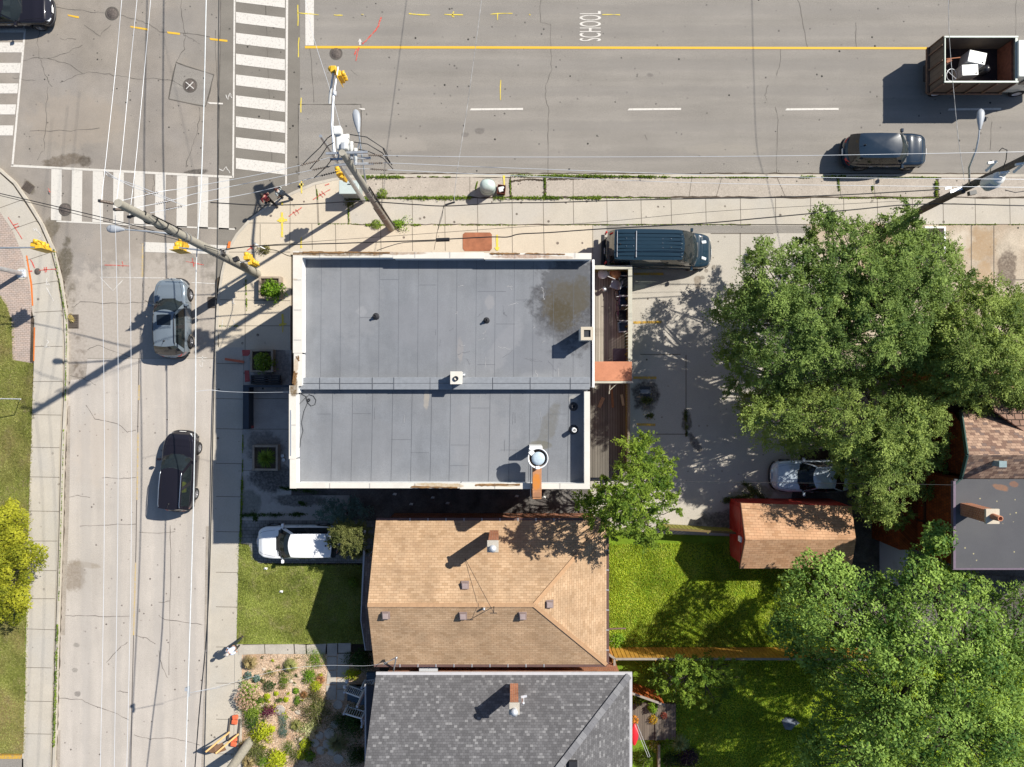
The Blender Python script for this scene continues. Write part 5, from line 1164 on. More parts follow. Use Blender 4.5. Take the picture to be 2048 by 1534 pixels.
vn, d_ = make_car('van', 'dark blue high roofed van parked along the pavement by the lot', 'van', 1311, 507, -.6, 6.15, 2.02, 2.62, P_van, VANP, (.355, -.492, .175, -.455), bow=(.30, .05), wheels=(.33, .29), wr=.36, sq=(9, 3.4), beltw=.95, roofw=.82, glass_side=(1, 2, 3), group=None, rear_light=True)
g = MB()
for k in range(7): g.box(-2.60, .95, -.62+k*.205-.012, -.62+k*.205+.012, 2.60, 2.632+.0)
g.build('roof_rib', P_van, vn, local=True, bev=.006)
g = MB(); g.box(-1.62, -1.58, -.72, .72, 2.6, 2.66); g.box(-2.66, -2.63, -.72, .72, 2.58, 2.64); g.build('roof_bar', M['lamp_grey'], vn, local=True)
g = MB()
for x_, y_ in ((.9, .55), (.9, .3), (.88, .05), (.88, -.2), (.9, -.5), (.9, -.66), (.3, .3), (.3, -.15), (-.15, .3), (-.15, .08), (-.15, -.18), (-1.75, .32), (-2.15, .32), (-1.75, -.12), (-2.15, -.12)): g.lathe((x_, y_, 2.63), [(.022, 0), (.018, .02), (0, .024)], 8)
g.build('roof_stud', M['chrome'], vn, local=True)
for s_ in (.62, -.62):
    g = MB(); g.obox((2.52, s_*.75, 1.12), (.34, .17, .05), s_*.35, 0, .45); g.build('headlight', M['headlens'], vn, local=True, bev=.03)
g = MB(); g.box(-2.4, -.6, -1.035, -1.02, 1.02, 1.10); g.build('side_trim', M['chrome'], vn, local=True)
g = MB(); g.obox((-3.12, -.84, 1.5), (.1, .12, .5)); g.obox((-3.12, .84, 1.5), (.1, .12, .5)); g.build('taillight', M['redlens'], vn, local=True, bev=.03)
g = MB(); g.obox((-3.16, 0, .5), (.2, 1.9, .16)); g.build('rear_step', M['trim'], vn, local=True, bev=.03)

# tipper truck
M['truck_board'] = wood('scuffed_box_boards', S(146, 128, 110), S(112, 98, 86), .3, R(90), gap=.04)
M['truck_in'] = ground_mat('dark_box_floor', S(74, 60, 58), .2, 20, .3, 1.6, tint=S(50, 44, 48))
TR = T('tipper_truck', 'open tipper truck with a white cab carrying scrapped appliances', 'truck', P(1980, 133, 0), 'cars on the road')
zr_ = 2.3; A = P(1889, 164.5, zr_); Bq = P(2032, 73, zr_); zb_ = 1.0
g = MB(); g.box(A.x-.05, Bq.x+.1, A.y, Bq.y, zb_-.1, zb_); g.build('bed', M['truck_in'], TR)
def panel(nm, x0, x1, y0, y1, inner=True):
    g = MB(); g.box(x0, x1, y0, y1, zb_-.12, zr_-.04); o = g.build(nm, M['truck_board'], TR); return o
panel('side_board', A.x, Bq.x+.1, A.y, A.y+.05); panel('side_board', A.x, Bq.x+.1, Bq.y-.05, Bq.y); panel('tailgate', A.x-.02, A.x+.04, A.y+.055, Bq.y-.055); panel('headboard', Bq.x-.02, Bq.x+.05, A.y+.055, Bq.y-.055)
M['rail_mint'] = plain('pale_green_steel_rail', S(180, 190, 180), .5, .1, var=.1)
g = MB()
g.box(A.x-.03, Bq.x+.12, A.y-.03, A.y+.07, zr_-.04, zr_+.03); g.box(A.x-.03, Bq.x+.12, Bq.y-.07, Bq.y+.03, zr_-.04, zr_+.03); g.box(A.x-.01, A.x+.06, A.y+.075, Bq.y-.075, zr_-.04, zr_+.02); g.box(Bq.x-.05, Bq.x+.08, A.y+.075, Bq.y-.075, zr_-.04, zr_+.02)
g.build('top_rail', M['rail_mint'], TR, bev=.01)
g = MB()
for k in range(5):
    xx = A.x+(Bq.x-A.x)*k/4
    for yy, s_ in ((A.y-.05, -1), (Bq.y+.05, 1)): g.obox((xx, yy, 1.6), (.08, .06, 1.3))
for k in range(3): g.obox((A.x-.06, A.y+.4+k*.85, 1.6), (.06, .08, 1.3))
g.box(A.x-.12, Bq.x+.2, A.y-.08, A.y-.02, .86, .98); g.box(A.x-.12, Bq.x+.2, Bq.y+.02, Bq.y+.08, .86, .98); g.box(A.x-.16, A.x-.04, A.y, Bq.y, .84, .98)
g.build('box_post', plain('rusty_box_frame', S(136, 106, 86), .7, var=.25), TR)
cx0 = P(2035, 1, 2.4).x; cyy = (A.y+Bq.y)/2
g = MB(); g.box(cx0-.12, cx0+.25, cyy-1.15, cyy+1.15, .8, 2.1, 0); g.build('cab_gap_frame', plain('rusty_bulkhead', S(150, 90, 66), .8, var=.3), TR)
g = MB(); xr0 = cx0+.02; q = [(xr0, 2.45), (xr0+1.45, 2.42), (xr0+1.8, 1.6), (xr0+2.5, 1.25), (xr0+2.6, .55), (xr0, .55)]
vs = [(x, cyy-1.1*(.93 if z > 2 else 1), z) for x, z in q]+[(x, cyy+1.1*(.93 if z > 2 else 1), z) for x, z in q]; k = len(q)
g.add(vs, [tuple(range(k)), tuple(range(2*k-1, k-1, -1))]+[((i+1) % k, i, i+k, (i+1) % k+k) for i in range(k)]); g.build('cab', carpaint('cab_white', S(232, 236, 226), 0), TR, bev=.06, seg=2)
g = MB(); g.add([(xr0+1.47, cyy-.9, 2.36), (xr0+1.47, cyy+.9, 2.36), (xr0+1.81, cyy+.97, 1.66), (xr0+1.81, cyy-.97, 1.66)], [(0, 1, 2, 3)]); o = g.build('windshield', M['tint'], TR); o.location.x += .02
for s_ in (-1, 1):
    g = MB(); g.obox((xr0+.95, cyy+s_*1.1, 1.9), (.8, .03, .5)); g.build('side_window', M['tint'], TR)
    g = MB(); g.tube([(xr0+1.3, cyy+s_*1.1, 1.7), (xr0+1.4, cyy+s_*1.4, 1.8), (xr0+1.4, cyy+s_*1.42, 1.5)], .02); g.obox((xr0+1.4, cyy+s_*1.43, 1.8), (.08, .22, .36)); g.build('mirror', M['trim'], TR)
for x_ in (A.x+.7, xr0+1.4):
    for s_ in (-1, 1):
        g = MB(); g.lathe((x_, cyy+s_*1.0, .42), [(.24, -.13), (.38, -.13), (.42, -.09), (.42, .09), (.38, .13), (.24, .13)], 26, 0, axis=(0, s_, 0)); ty = g.build('wheel', M['tyre'], TR)
        g = MB(); g.lathe((x_, cyy+s_*1.06, .42), [(.25, .06), (.2, .0), (.1, .02), (0, .05)], 20, 0, axis=(0, s_, 0)); under(g, 'rim', M['alu'], ty)
g = MB(); g.box(A.x-.1, xr0+2.2, cyy-.45, cyy+.45, .5, .82); g.build('chassis', M['dark_metal'], TR)
# load
M['enamel'] = plain('white_enamel', S(240, 240, 236), .35, var=.04)
def appliance(px, py, sz, rz, lab, roll=0):
    c = P(px, py, zb_+.4); t_ = T('appliance', lab, 'appliance', (c.x, c.y, zb_), 'scrapped appliances in the truck', R(rz))
    g = MB(); g.obox((0, 0, sz[2]/2), sz, 0, 0, 0, 0); g.build('casing', M['enamel'], t_, local=True, bev=.03, seg=2)
    g = MB(); g.box(-sz[0]*.42, sz[0]*.42, -sz[1]*.5-.012, -sz[1]*.5, sz[2]*.1, sz[2]*.9); g.build('door', M['lamp_grey'], t_, local=True, bev=.01)
    g = MB(); g.lathe((sz[0]*.35, -sz[1]*.33, sz[2]+.002), [(.05, 0), (.045, .012), (0, .012)], 14); g.build('knob', M['trim'], t_, local=True)
appliance(1944, 122, (1.0, .68, .85), -12, 'larger white appliance tilted in the truck bed')
appliance(1931, 146, (.92, .62, .8), 3, 'smaller square white appliance at the rear of the truck bed')
g = MB(); g.lathe(P(1903, 150, 1.5), [(.33, -.02), (.35, 0), (.33, .02), (.31, 0), (.33, -.02)], 28, 0, axis=(.2, -.1, 1)); g.tube([P(1893, 140, 1.4), P(1912, 158, 1.6)], .02)
tag(g.build('hoop', M['alu']), 'thin metal hoop leaning at the tailgate inside the truck', 'hoop')
g = MB(); g.lathe(P(1969, 140, 1.25), [(.0, .28), (.15, .26), (.24, .12), (.26, -.1), (.22, -.24)], 16, 0, axis=(.5, .3, 1)); tag(g.build('dark_bag', plain('shiny_black_bag', (.02, .02, .025), .25, bump=.6)), 'shiny black bundle beside the appliances in the truck', 'bag')
g = MB(); g.tube([P(1880, 160, 1.4), P(1892, 122, 2.3), P(1895, 118, 2.35)], .03); g.tube([P(1892, 118, 2.3), P(1920, 115, 1.6)], .03); g.obox(P(1897, 122, 2.2), (.3, .16, .12), .4); tag(g.build('pipe_bundle', M['rust']), 'rusty pipes leaning on the truck tailgate', 'pipe')

# ================================================================ people
def skin_obj(name, chains, mat, parent, sub=1):
    """one connected skeleton grown into one smooth surface"""
    me = bpy.data.meshes.new(name); vs = []; es = []; rr = []; key = {}
    for ch in chains:
        prev = None
        for p, r in ch:
            kx = tuple(round(q, 4) for q in p)
            if kx not in key: key[kx] = len(vs); vs.append(p); rr.append(r)
            i = key[kx]
            if prev is not None and prev != i: es.append((prev, i))
            prev = i
    me.from_pydata(vs, es, []); me.materials.append(mat)
    o = bpy.data.objects.new(name, me); COL.objects.link(o); o.parent = parent
    md = o.modifiers.new('skin', 'SKIN'); md.use_smooth_shade = True
    for i, d in enumerate(me.skin_vertices[0].data):
        r = rr[i]; d.radius = (r, r) if not isinstance(r, tuple) else r; d.use_root = (i == 0)
    if sub: s_ = o.modifiers.new('sub', 'SUBSURF'); s_.levels = sub; s_.render_levels = sub
    return o
def V(*a): return a
def person(label, px, py, yaw, shirt, legs_c, hair, skin=(.42, .24, .17), h=1.72, stride=.32, arm=.25, bag=None, shoes=(.02, .02, .022), lean=.0):
    c = T('person', label, 'person', P(px, py, ZW+.02), 'pedestrians', R(yaw)); k = h/1.75
    sk = plain('skin', skin, .55, var=.05); sh = plain('shirt', shirt, .85, var=.12, scale=9); tr_ = plain('trousers', legs_c, .9, var=.15, scale=9)
    def q(x, y, z): return (round(x*k, 4), round(y*k, 4), round(z*k, 4))
    pel = q(0, 0, .98); che = q(.03+lean, 0, 1.28); nk = q(.05+lean*1.5, 0, 1.47)
    ch = [[(pel, .13), (q(.01, 0, 1.1), .12), (che, (.17, .12)), (q(.04+lean, 0, 1.42), .10), (nk, .06), (q(.07+lean*1.7, 0, 1.54), .062), (q(.085+lean*1.8, 0, 1.62), .092), (q(.085+lean*1.8, 0, 1.70), .075)]]
    nose = [(q(.085+lean*1.8, 0, 1.62), .092), (q(.18+lean*1.8, 0, 1.60), .018)]; ch.append(nose)
    for s_, ph in ((1, 1), (-1, -1)):
        ch.append([(pel, .13), (q(0, s_*.09, .9), .09), (q(ph*stride*.45+.04, s_*.10, .50), .062), (q(ph*stride*.75-(.06 if ph < 0 else 0), s_*.10, .09), .042), (q(ph*stride*.75+.15, s_*.11, .045), .035)])
        sh0 = q(.04+lean, s_*.19, 1.40); el = q(-ph*arm*.35+.02, s_*.27, 1.12); wr_ = q(-ph*arm*.4+.18, s_*.27, .93); hd = q(-ph*arm*.4+.23, s_*.27, .87)
        ch.append([(q(.04+lean, 0, 1.42), .10), (sh0, .058), (el, .044), (wr_, .03), (hd, .035)])
        for f in range(4): ch.append([(hd, .035), (q(-ph*arm*.4+.25, s_*(.245+f*.018), .80), .010), (q(-ph*arm*.4+.24, s_*(.245+f*.018), .75+abs(f-1.4)*.008), .008)])
        ch.append([(hd, .035), (q(-ph*arm*.4+.29, s_*.235, .84), .011), (q(-ph*arm*.4+.31, s_*.23, .80), .009)])
    skin_obj('body', ch, sk, c)
    skin_obj('shirt', [[(q(-.0, 0, .92), .15), (q(.01, 0, 1.1), .14), (che, (.19, .135)), (q(.04+lean, 0, 1.43), .105)]]+[[(q(.04+lean, 0, 1.43), .105), (q(.04+lean, s_*.19, 1.405), .078), (q(-s_*arm*.25+.02, s_*.255, 1.2), .066)] for s_ in (1, -1)], sh, c)
    skin_obj('trousers', [[(pel, .14), (q(0, s_*.09, .88), .105), (q(s_*stride*.45+.04, s_*.10, .50), .076), (q(s_*stride*.75-(.06 if s_ < 0 else 0), s_*.10, .11), .058)] for s_ in (1, -1)], tr_, c)
    for s_ in (1, -1):
        g = MB(); x0 = s_*stride*.75-(.06 if s_ < 0 else 0); a = q(x0+.06, s_*.105, .045); g.obox(a, (.28*k, .1*k, .085*k)); g.build('shoe', plain('shoe', shoes, .6), c, local=True, bev=.03, seg=2)
    g = MB(); hc = Vector(q(.075+lean*1.8, 0, 1.645)); pr = [(0.0, .115), (.05, .108), (.088, .075), (.107, .02), (.105, -.03), (.09, -.075)]
    g.lathe(hc, pr, 16, axis=(-.25, 0, 1)); g.build('hair', plain('hair', hair, .7, bump=.4), c, local=True)
    g = MB()
    for s_ in (1, -1): g.lathe(q(.165+lean*1.8, s_*.032, 1.635), [(0, .012), (.011, .006), (.012, -.004)], 8, axis=(1, 0, 0))
    g.build('eye', M['trim'], c, local=True)
    if bag:
        g = MB(); g.obox(q(-.17+lean, 0, 1.22), (.18*k, .3*k, .42*k)); g.build('backpack', plain('backpack', bag, .8, var=.2), c, local=True, bev=.06, seg=2)
        g = MB()
        for s_ in (1, -1): g.tube([q(-.12+lean, s_*.1, 1.42), q(.04+lean, s_*.11, 1.52), q(.17+lean, s_*.1, 1.36), q(.12, s_*.13, 1.1)], .02)
        g.build('strap', plain('strap', bag, .8), c, local=True)
    return c
person('person in a maroon top and black trousers walking at the corner crossing', 546, 408, 130, (.16, .02, .03), (.012, .012, .015), (.02, .015, .012), bag=None, h=1.7, lean=.03)
person('person in a pale grey top with a dark bag walking nearest the kerb', 574, 396, 150, (.42, .46, .46), (.012, .02, .035), (.05, .015, .012), bag=(.02, .03, .045), h=1.75, lean=.03)
person('person in a pale blue shirt with red straps on the long pavement', 481, 1283, 228, (.50, .56, .70), (.02, .028, .024), (.45, .42, .4), bag=None, h=1.74, lean=.05)

# ================================================================ poles, signals, lamps
def taper_pole(name, label, a, b, r0, r1, mat, cat='utility pole', group='utility poles'):
    t_ = T(name, label, cat, a, group); a, b = Vector(a), Vector(b)
    g = MB(); n = 14; pts = [a+(b-a)*i/n for i in range(n+1)]; g.tube(pts, [r0+(r1-r0)*i/n for i in range(n+1)], 16, 0); g.build('shaft', mat, t_); return t_
def along(a, b, z):     # point on the axis at height z
    a, b = Vector(a), Vector(b); return a+(b-a)*((z-a.z)/(b.z-a.z))
def signal(par, loc, face, board=True, name='signal_head'):
    """yellow three-lamp head hanging at loc, facing the given angle; back board behind it"""
    M4 = Matrix.Translation(loc) @ Matrix.Rotation(R(face), 4, 'Z') @ Matrix.Scale(.85, 4)
    def tr_(mb): 
        for i, v in enumerate(mb.v): mb.v[i] = tuple(M4 @ Vector(v))
        return mb
    g = MB(); g.obox((0, 0, -.5), (.26, .34, 1.02)); 
    hd = tr_(g).build(name, M['sig_yellow'], par, bev=.03, seg=2)
    g = MB()
    for k in range(3):
        zc = -.17-k*.33; n = 10; vs = []
        for x in (.13, .34):
            for j in range(n+1): a = R(-10+200*j/n); vs.append((x, math.cos(a)*(.145), zc+math.sin(a)*(.145)))
        g.add(vs, [(j, j+1, n+1+j+1, n+1+j) for j in range(n)], 0, True)
    v_ = under(tr_(g), 'visor', M['sig_yellow'], hd); m_ = v_.modifiers.new('t', 'SOLIDIFY'); m_.thickness = .01
    for k, col in enumerate(((.3, .02, .01), (.4, .2, .02), (.02, .3, .12))):
        g = MB(); g.lathe((.132, 0, -.17-k*.33), [(.125, 0), (.1, .02), (0, .03)], 16, axis=(1, 0, 0)); under(tr_(g), 'lamp_lens', plain('lens', col, .2), hd)
    if board: g = MB(); g.obox((-.10, 0, -.5), (.02, .66, 1.34)); under(tr_(g), 'back_board', M['sig_yellow'], hd)
    return hd
def street_lamp(label, pts, head_yaw, hs=.75):
    t_ = T('street_lamp', label, 'street lamp', pts[0], 'street lamps'); g = MB(); n = len(pts)
    g.tube(pts, [.05-.018*i/(n-1) for i in range(n)], 10); g.build('arm', M['steel'], t_)
    e = Vector(pts[-1]); M4 = Matrix.Translation(e) @ Matrix.Rotation(R(head_yaw), 4, 'Z')
    vs = []; fs = []; N = 14; st = [(-.06, .06, .05), (.05, .08, .07), (.2, .13, .09), (.42, .175, .11), (.6, .175, .10), (.72, .12, .07), (.77, .03, .02)]
    for x, w_, hh in st:
        for j in range(N): a = 2*math.pi*j/N; vs.append(M4 @ Vector((x*hs/.75, math.cos(a)*w_, max(math.sin(a), -.35)*hh+.02)))
    for i in range(len(st)-1):
        for j in range(N): fs.append((i*N+j, i*N+(j+1) % N, (i+1)*N+(j+1) % N, (i+1)*N+j))
    g = MB(); g.add(vs, fs, 0, True); g.add(vs[:N], [tuple(range(N-1, -1, -1))]); g.add(vs[-N:], [tuple(range(N))]); g.build('lamp_head', M['lamp_grey'], t_)
    g = MB(); g.obox(M4 @ Vector((.42*hs/.75, 0, -.03)), (.4, .22, .03), R(head_yaw)); g.build('lamp_glass', M['headlens'], t_, bev=.01)
    return t_
def insul_string(mb, a, b, n=7, r=.055, mi=0):
    a, b = Vector(a), Vector(b); mb.tube([a, b], .016, 6, mi)
    for k in range(n): c = a+(b-a)*(.12+.76*k/(n-1)); mb.lathe(c, [(.02, -.02), (r, -.012), (r, .0), (.02, .03)], 12, mi, axis=(b-a))

# pole 1 (spun concrete, in front of the building)
a1, b1 = P(783, 456, .1), P(684, 305, 12.6)
PO = taper_pole('utility_pole', 'tall round concrete pole with white switchgear rising from the pavement weeds', a1, b1, .225, .13, M['concrete_pole'])
top = along(a1, b1, 12.2)
def eqbox(px, py, z, sz, nm, mat=M['enamel'], rz=0): g = MB(); g.obox(P(px, py, z), sz, R(rz)); return g.build(nm, mat, PO, bev=.06, seg=2)
eqbox(676, 263, 12.3, (.34, .36, .4), 'control_box', rz=4); eqbox(686, 287, 12.1, (.46, .62, .5), 'recloser_box', rz=2); eqbox(686, 292, 12.42, (.2, .3, .1), 'recloser_lid', M['lamp_grey'])
for i, (px, py) in enumerate(((695, 283), (703, 298), (711, 311))):
    g = MB(); c = P(px, py, 12.0); g.lathe(c+Vector((0, -.28, 0)), [(.0, -.02), (.075, 0), (.08, .5), (.06, .56), (0, .56)], 14, axis=(.05, 1, .2))
    for q in range(4): g.lathe(c+Vector((0, -.3-.03*q, .02)), [(.03, 0), (.09, .005), (.03, .02)], 12, 1, axis=(.05, 1, .2))
    g.build('bushing', [M['enamel'], M['porcelain']], PO)
for z, r_ in ((12.2, 1.3), (11.5, 1.3), (10.8, 1.0)):
    g = MB(); q = along(a1, b1, z); g.beam(q+Vector((-.75, .1, 0)), q+Vector((.95, .16, 0)), .09, .07); g.build('crossarm', M['steel'], PO)
for s_ in (0, .12, .24): g = MB(); q = along(a1, b1, 11.9); g.beam(q+Vector((-.35+s_*3, -.1+s_*.4, .0)), q+Vector((-.1+s_*3, .55+s_*.2, .25)), .05, .05); g.build('brace', M['steel'], PO)
for z in (7.6, 6.8, 5.9, 5.0, 3.8, 2.8): g = MB(); q = along(a1, b1, z); g.lathe(q, [(.21, -.05), (.215, 0), (.21, .05)], 14); g.build('band', M['steel'], PO)
g = MB(); q = along(a1, b1, 9.0)
g.tube([along(a1, b1, 4.4)+Vector((-.25, -.0, 0)), along(a1, b1, 2.2)+Vector((-.22, -.05, 0)), along(a1, b1, .3)+Vector((-.22, -.05, 0))], .03); g.tube([along(a1, b1, 8)+Vector((.22, 0, 0)), along(a1, b1, .2)+Vector((.24, 0, 0))], .035); g.build('cable_riser', M['cable'], PO)
# leaning grey steel pole beside it with the signal arm
a2, b2 = P(728, 402, .1), P(641, 272, 9.8)
P2 = taper_pole('signal_pole', 'slim grey steel pole leaning past the concrete pole at the corner', a2, b2, .13, .07, M['steel'], 'signal pole', 'signal poles')
j = along(a2, b2, 7.2)
g = MB(); g.tube([j, P(664, 250, 7.1), P(667, 190, 7.0), P(672, 160, 6.95), P(676, 134, 6.9)], [.08, .07, .06, .045, .04], 10); g.lathe(P(669, 187, 7.0), [(.0, -.12), (.1, -.1), (.1, .1), (0, .12)], 10, axis=(0, 1, 0)); g.build('mast_arm', M['alu'], P2)
g = MB(); g.tube([P(667, 146, 6.75), P(664, 165, 6.6), P(660, 190, 6.3), P(659, 207, 6.1)], .06, 8); g.build('lower_brace', M['enamel'], P2)
signal(P2, P(677, 146, 6.9), 14)
g = MB(); g.obox(P(668, 141, 6.6), (.3, .34, .4)); g.lathe(P(664, 138, 6.6), [(.0, .2), (.13, .15), (.14, 0)], 12, axis=(-1, 0, .2)); g.build('side_signal', M['sig_yellow'], P2, bev=.05, seg=2)
signal(P2, P(676, 343, 4.6), 110, False); g = MB(); g.tube([P(678, 334, 4.4), along(a2, b2, 4.4)], .03); g.build('bracket', M['alu'], P2)
signal(P2, P(684, 350, 4.3), 160, False, 'signal_head')
street_lamp('long armed street lamp reaching over the main road from the corner pole', [P(733, 377, 7.0), P(728, 340, 8.2), P(721, 290, 9.0), P(717, 262, 9.2)], 98, .95)
# pole 2 (with wires and guyed insulators)
a3, b3 = P(515, 548, .1), P(236, 406, 14.5)
P3 = taper_pole('utility_pole', 'long concrete pole at the corner leaning over the lower zebra crossing', a3, b3, .24, .155, M['concrete_pole'])
g = MB(); INS = []
for k, (ix, iy, z, ax, ay) in enumerate(((200, 402, 14.2, 236, 406), (230, 419, 13.6, 268, 419), (258, 434, 13.0, 294, 437))):
    e = P(ix, iy, z); q = along(a3, b3, z); INS.append(e); st = e+(q-e)*.62
    insul_string(g, e, st, 8, .06); g.beam(st, q, .1, .08, 1); g.obox(e, (.1, .1, .12), 0, 1)
g.build('insulator', [M['brownins'], M['dark_metal']], P3)
for zz in (9.4, 9.0, 6.1, 5.8): g = MB(); g.lathe(along(a3, b3, zz), [(.235, -.05), (.24, 0), (.235, .05)], 14); g.build('band', M['steel'], P3)
g = MB()    # spiral of black sheathing round the upper shaft
pts_ = []
for i in range(60):
    z = 12.9-i*.05; q = along(a3, b3, z); an = i*.35; pts_.append(q+Vector((math.cos(an)*.19, math.sin(an)*.19, 0)))
g.tube(pts_, .03, 5); g.tube([along(a3, b3, 9.5)+Vector((0, .26, 0)), along(a3, b3, 12)+Vector((0, .22, 0))], .03, 5); g.build('cable_sheath', M['cable'], P3)
g = MB(); q = along(a3, b3, 5.3); g.obox(q+Vector((.1, .05, .2)), (.34, .3, .4), .4); g.obox(q+Vector((.55, -.1, -.6)), (.3, .24, .2), .4, 0); g.build('junction_box', M['dark_metal'], P3, bev=.02)
g = MB(); e = P(355, 495, 5.9); q = along(a3, b3, 6.0); g.tube([q, (q+e)/2+Vector((0, 0, .1)), e], [.05, .045, .04], 8); g.build('signal_arm', M['steel'], P3)
signal(P3, P(352, 496, 5.95), 95); signal(P3, P(357, 487, 5.6), 80, False)
signal(P3, P(492, 515, 3.6), 100, False); signal(P3, P(499, 524, 3.3), 10, False)
g = MB(); g.beam(along(a3, b3, 3.3), P(500, 522, 3.3), .05, .05); g.build('bracket', M['alu'], P3)
g = MB(); g.tube([P(508, 487, 3.4), P(530, 498, 3.0)], .035); g.obox(P(514, 490, 3.3), (.3, .1, .08), R(-35)); tag(g.build('service_bracket', M['enamel']), 'white bracket holding the black cable near the corner of the white parapet', 'bracket')
street_lamp('street lamp over the zebra crossing on the lower left', [along(a3, b3, 8.9), P(330, 466, 9.3), P(290, 462, 9.5), P(247, 459, 9.6)], 177, .72)
# right hand wooden pole
a4 = P(1790, 446, .1); b4_ = P(2168, 258, 12.8)
P4 = taper_pole('utility_pole', 'dark wooden pole rising out of the big tree to the right edge', a4, b4_, .21, .14, M['wood_pole'])
g = MB(); c = P(1990, 361, 8.8); g.lathe(c+Vector((-.1, 0, -.5)), [(0, 0), (.26, .0), (.29, .08), (.29, .85), (.25, .95), (0, 1.0)], 24); g.build('transformer', M['enamel'], P4)
g = MB(); g.lathe(P(1974, 372, 8.4), [(0, 0), (.24, .0), (.26, .06), (.26, .55), (0, .62)], 24); g.build('transformer', M['lamp_grey'], P4)
g = MB()
for px, py, z in ((1984, 325, 9.6), (2008, 345, 9.4), (2040, 328, 10)):
    q = P(px, py, z); g.obox(q, (.4, .1, .1), .15); g.lathe(q+Vector((.0, -.25, -.4)), [(.05, 0), (.07, .05), (.05, .1), (.07, .15), (.05, .2), (.07, .25), (.05, .6)], 12, axis=(.3, .6, 1))
g.build('cutout', M['enamel'], P4)
g = MB(); g.tube([P(1998, 303, 10), P(2004, 296, 10.2), P(2014, 300, 10.1), P(2012, 320, 9.7), P(2006, 336, 9.4)], .02, 5); g.tube([P(1984, 325, 9.6), P(1980, 345, 9.0), P(1990, 352, 9.1)], .016, 5); g.tube([P(2010, 380, 8.5), P(2030, 385, 8.4), P(2050, 382, 8.4)], .02, 5)
g.obox(P(1944, 386, 6.8), (.34, .2, .2), .2); g.obox(P(1924, 384, 6.4), (.2, .2, .2), .2); g.build('jumper_cable', M['cable'], P4)
g = MB(); g.obox(P(1912, 380, 6.9), (.6, .14, .05), .3); g.obox(P(1896, 376, 6.9), (.3, .1, .05), .2); g.build('bracket', M['alu'], P4)
street_lamp('street lamp with a pale head on the right hand wooden pole', [along(a4, b4_, 6.3), P(1938, 335, 7.7), P(1952, 300, 8.3), P(1957, 277, 8.5), P(1959, 256, 8.6)], 86, .85)
# bottom pole
a5 = P(499, 1484, .15); P5 = taper_pole('utility_pole', 'concrete pole crossing the bottom edge beside the garden', a5, P(285, 1790, 11.5), .27, .15, M['concrete_pole'])
# left steel signal pole
a6 = P(44, 547, .14); b6_ = P(-150, 503, 6.6)
P6 = taper_pole('signal_pole', 'grey steel signal pole with a bolted base plate at the left edge', a6, b6_, .14, .09, M['steel'], 'signal pole', 'signal poles')
g = MB(); g.obox(a6+Vector((0, 0, .02)), (.46, .46, .04), .1)
for sx in (-1, 1):
    for sy in (-1, 1): g.lathe(a6+Vector((sx*.17, sy*.17, .04)), [(.03, 0), (.03, .05), (0, .06)], 6)
g.build('base_plate', M['alu'], P6); g = MB(); g.lathe(a6+Vector((0, 0, -.01)), [(.36, .03), (.36, 0)], 28); g.poly([(a6.x+.36*math.cos(k*.2244), a6.y+.36*math.sin(k*.2244)) for k in range(28)], .0, a6.z+.01); g.build('footing', M['walk'], P6)
g = MB(); e = P(70, 495, 5.8); g.tube([along(a6, b6_, 5.9), P(-30, 496, 5.95), e], [.06, .05, .04], 8); g.build('signal_arm', M['steel'], P6)
signal(P6, P(75, 494, 5.9), 95); signal(P6, P(66, 489, 5.7), 80, False)
g = MB(); c = P(135, 411, 0)
# signal control cabinet at the corner pole
CB = T('signal_cabinet', 'pale grey green metal control cabinet at the foot of the slim pole', 'cabinet', P(704, 388, .1))
g = MB(); a, b = P(678, 388, 1.3), P(718, 361, 1.3); g.box(a.x+.05, b.x-.05, a.y+.05, b.y-.05, .1, 1.25); g.build('housing', plain('cabinet_grey', S(176, 186, 182), .5, var=.06), CB, bev=.02)
g = MB(); g.box(a.x, b.x, a.y, b.y, 1.25, 1.33); g.build('lid', plain('cabinet_lid', S(206, 218, 214), .4, var=.04), CB, bev=.02)
g = MB(); g.box(a.x+.12, b.x-.12, a.y+.03, a.y+.05, .25, 1.15); g.build('door', plain('cabinet_door', S(166, 176, 172), .5), CB, bev=.01)
g = MB(); g.obox(P(703, 368, 1.36), (.44, .03, .04)); g.build('hinge', M['dark_metal'], CB)
# domed pedestal cabinet
DM = T('domed_cabinet', 'round topped pale green pedestal cabinet on the boulevard strip', 'cabinet', P(972, 383, .12))
cD = P(975, 371, 1.0)
vs = []; fs = []; N = 24
for i, (f, z) in enumerate(((1.0, .12), (1.02, .45), (1.03, .8), (1.0, .98), (.90, 1.12), (.68, 1.22), (.36, 1.28), (.02, 1.3))):
    for j in range(N):
        a = 2*math.pi*j/N; rx, ry = .44, .36
        x = math.copysign(abs(math.cos(a))**.75, math.cos(a))*rx*f; y = math.copysign(abs(math.sin(a))**.9, math.sin(a))*ry*f+(.0)
        vs.append((cD.x+x, cD.y+y, z))
for i in range(7):
    for j in range(N): fs.append((i*N+j, i*N+(j+1) % N, (i+1)*N+(j+1) % N, (i+1)*N+j))
g = MB(); g.add(vs, fs, 0, True); g.build('dome', plain('dome_green', S(206, 222, 216), .45, var=.05), DM)
g = MB()
for k in (-2, -1, 0, 1, 2): g.tube([(cD.x+k*.14, cD.y-.30+abs(k)*.05, 1.13), (cD.x+k*.10, cD.y, 1.285-abs(k)*.04), (cD.x+k*.11, cD.y+.28-abs(k)*.05, 1.13)], .007, 4)
g.build('rib', plain('dome_seam', S(150, 170, 164), .5), DM)
g = MB(); g.lathe(cD-Vector((0, 0, .12)), [(.44, .0), (.455, .02), (.44, .04)], 28); g.build('band', plain('dome_band', S(120, 146, 150), .5), DM)
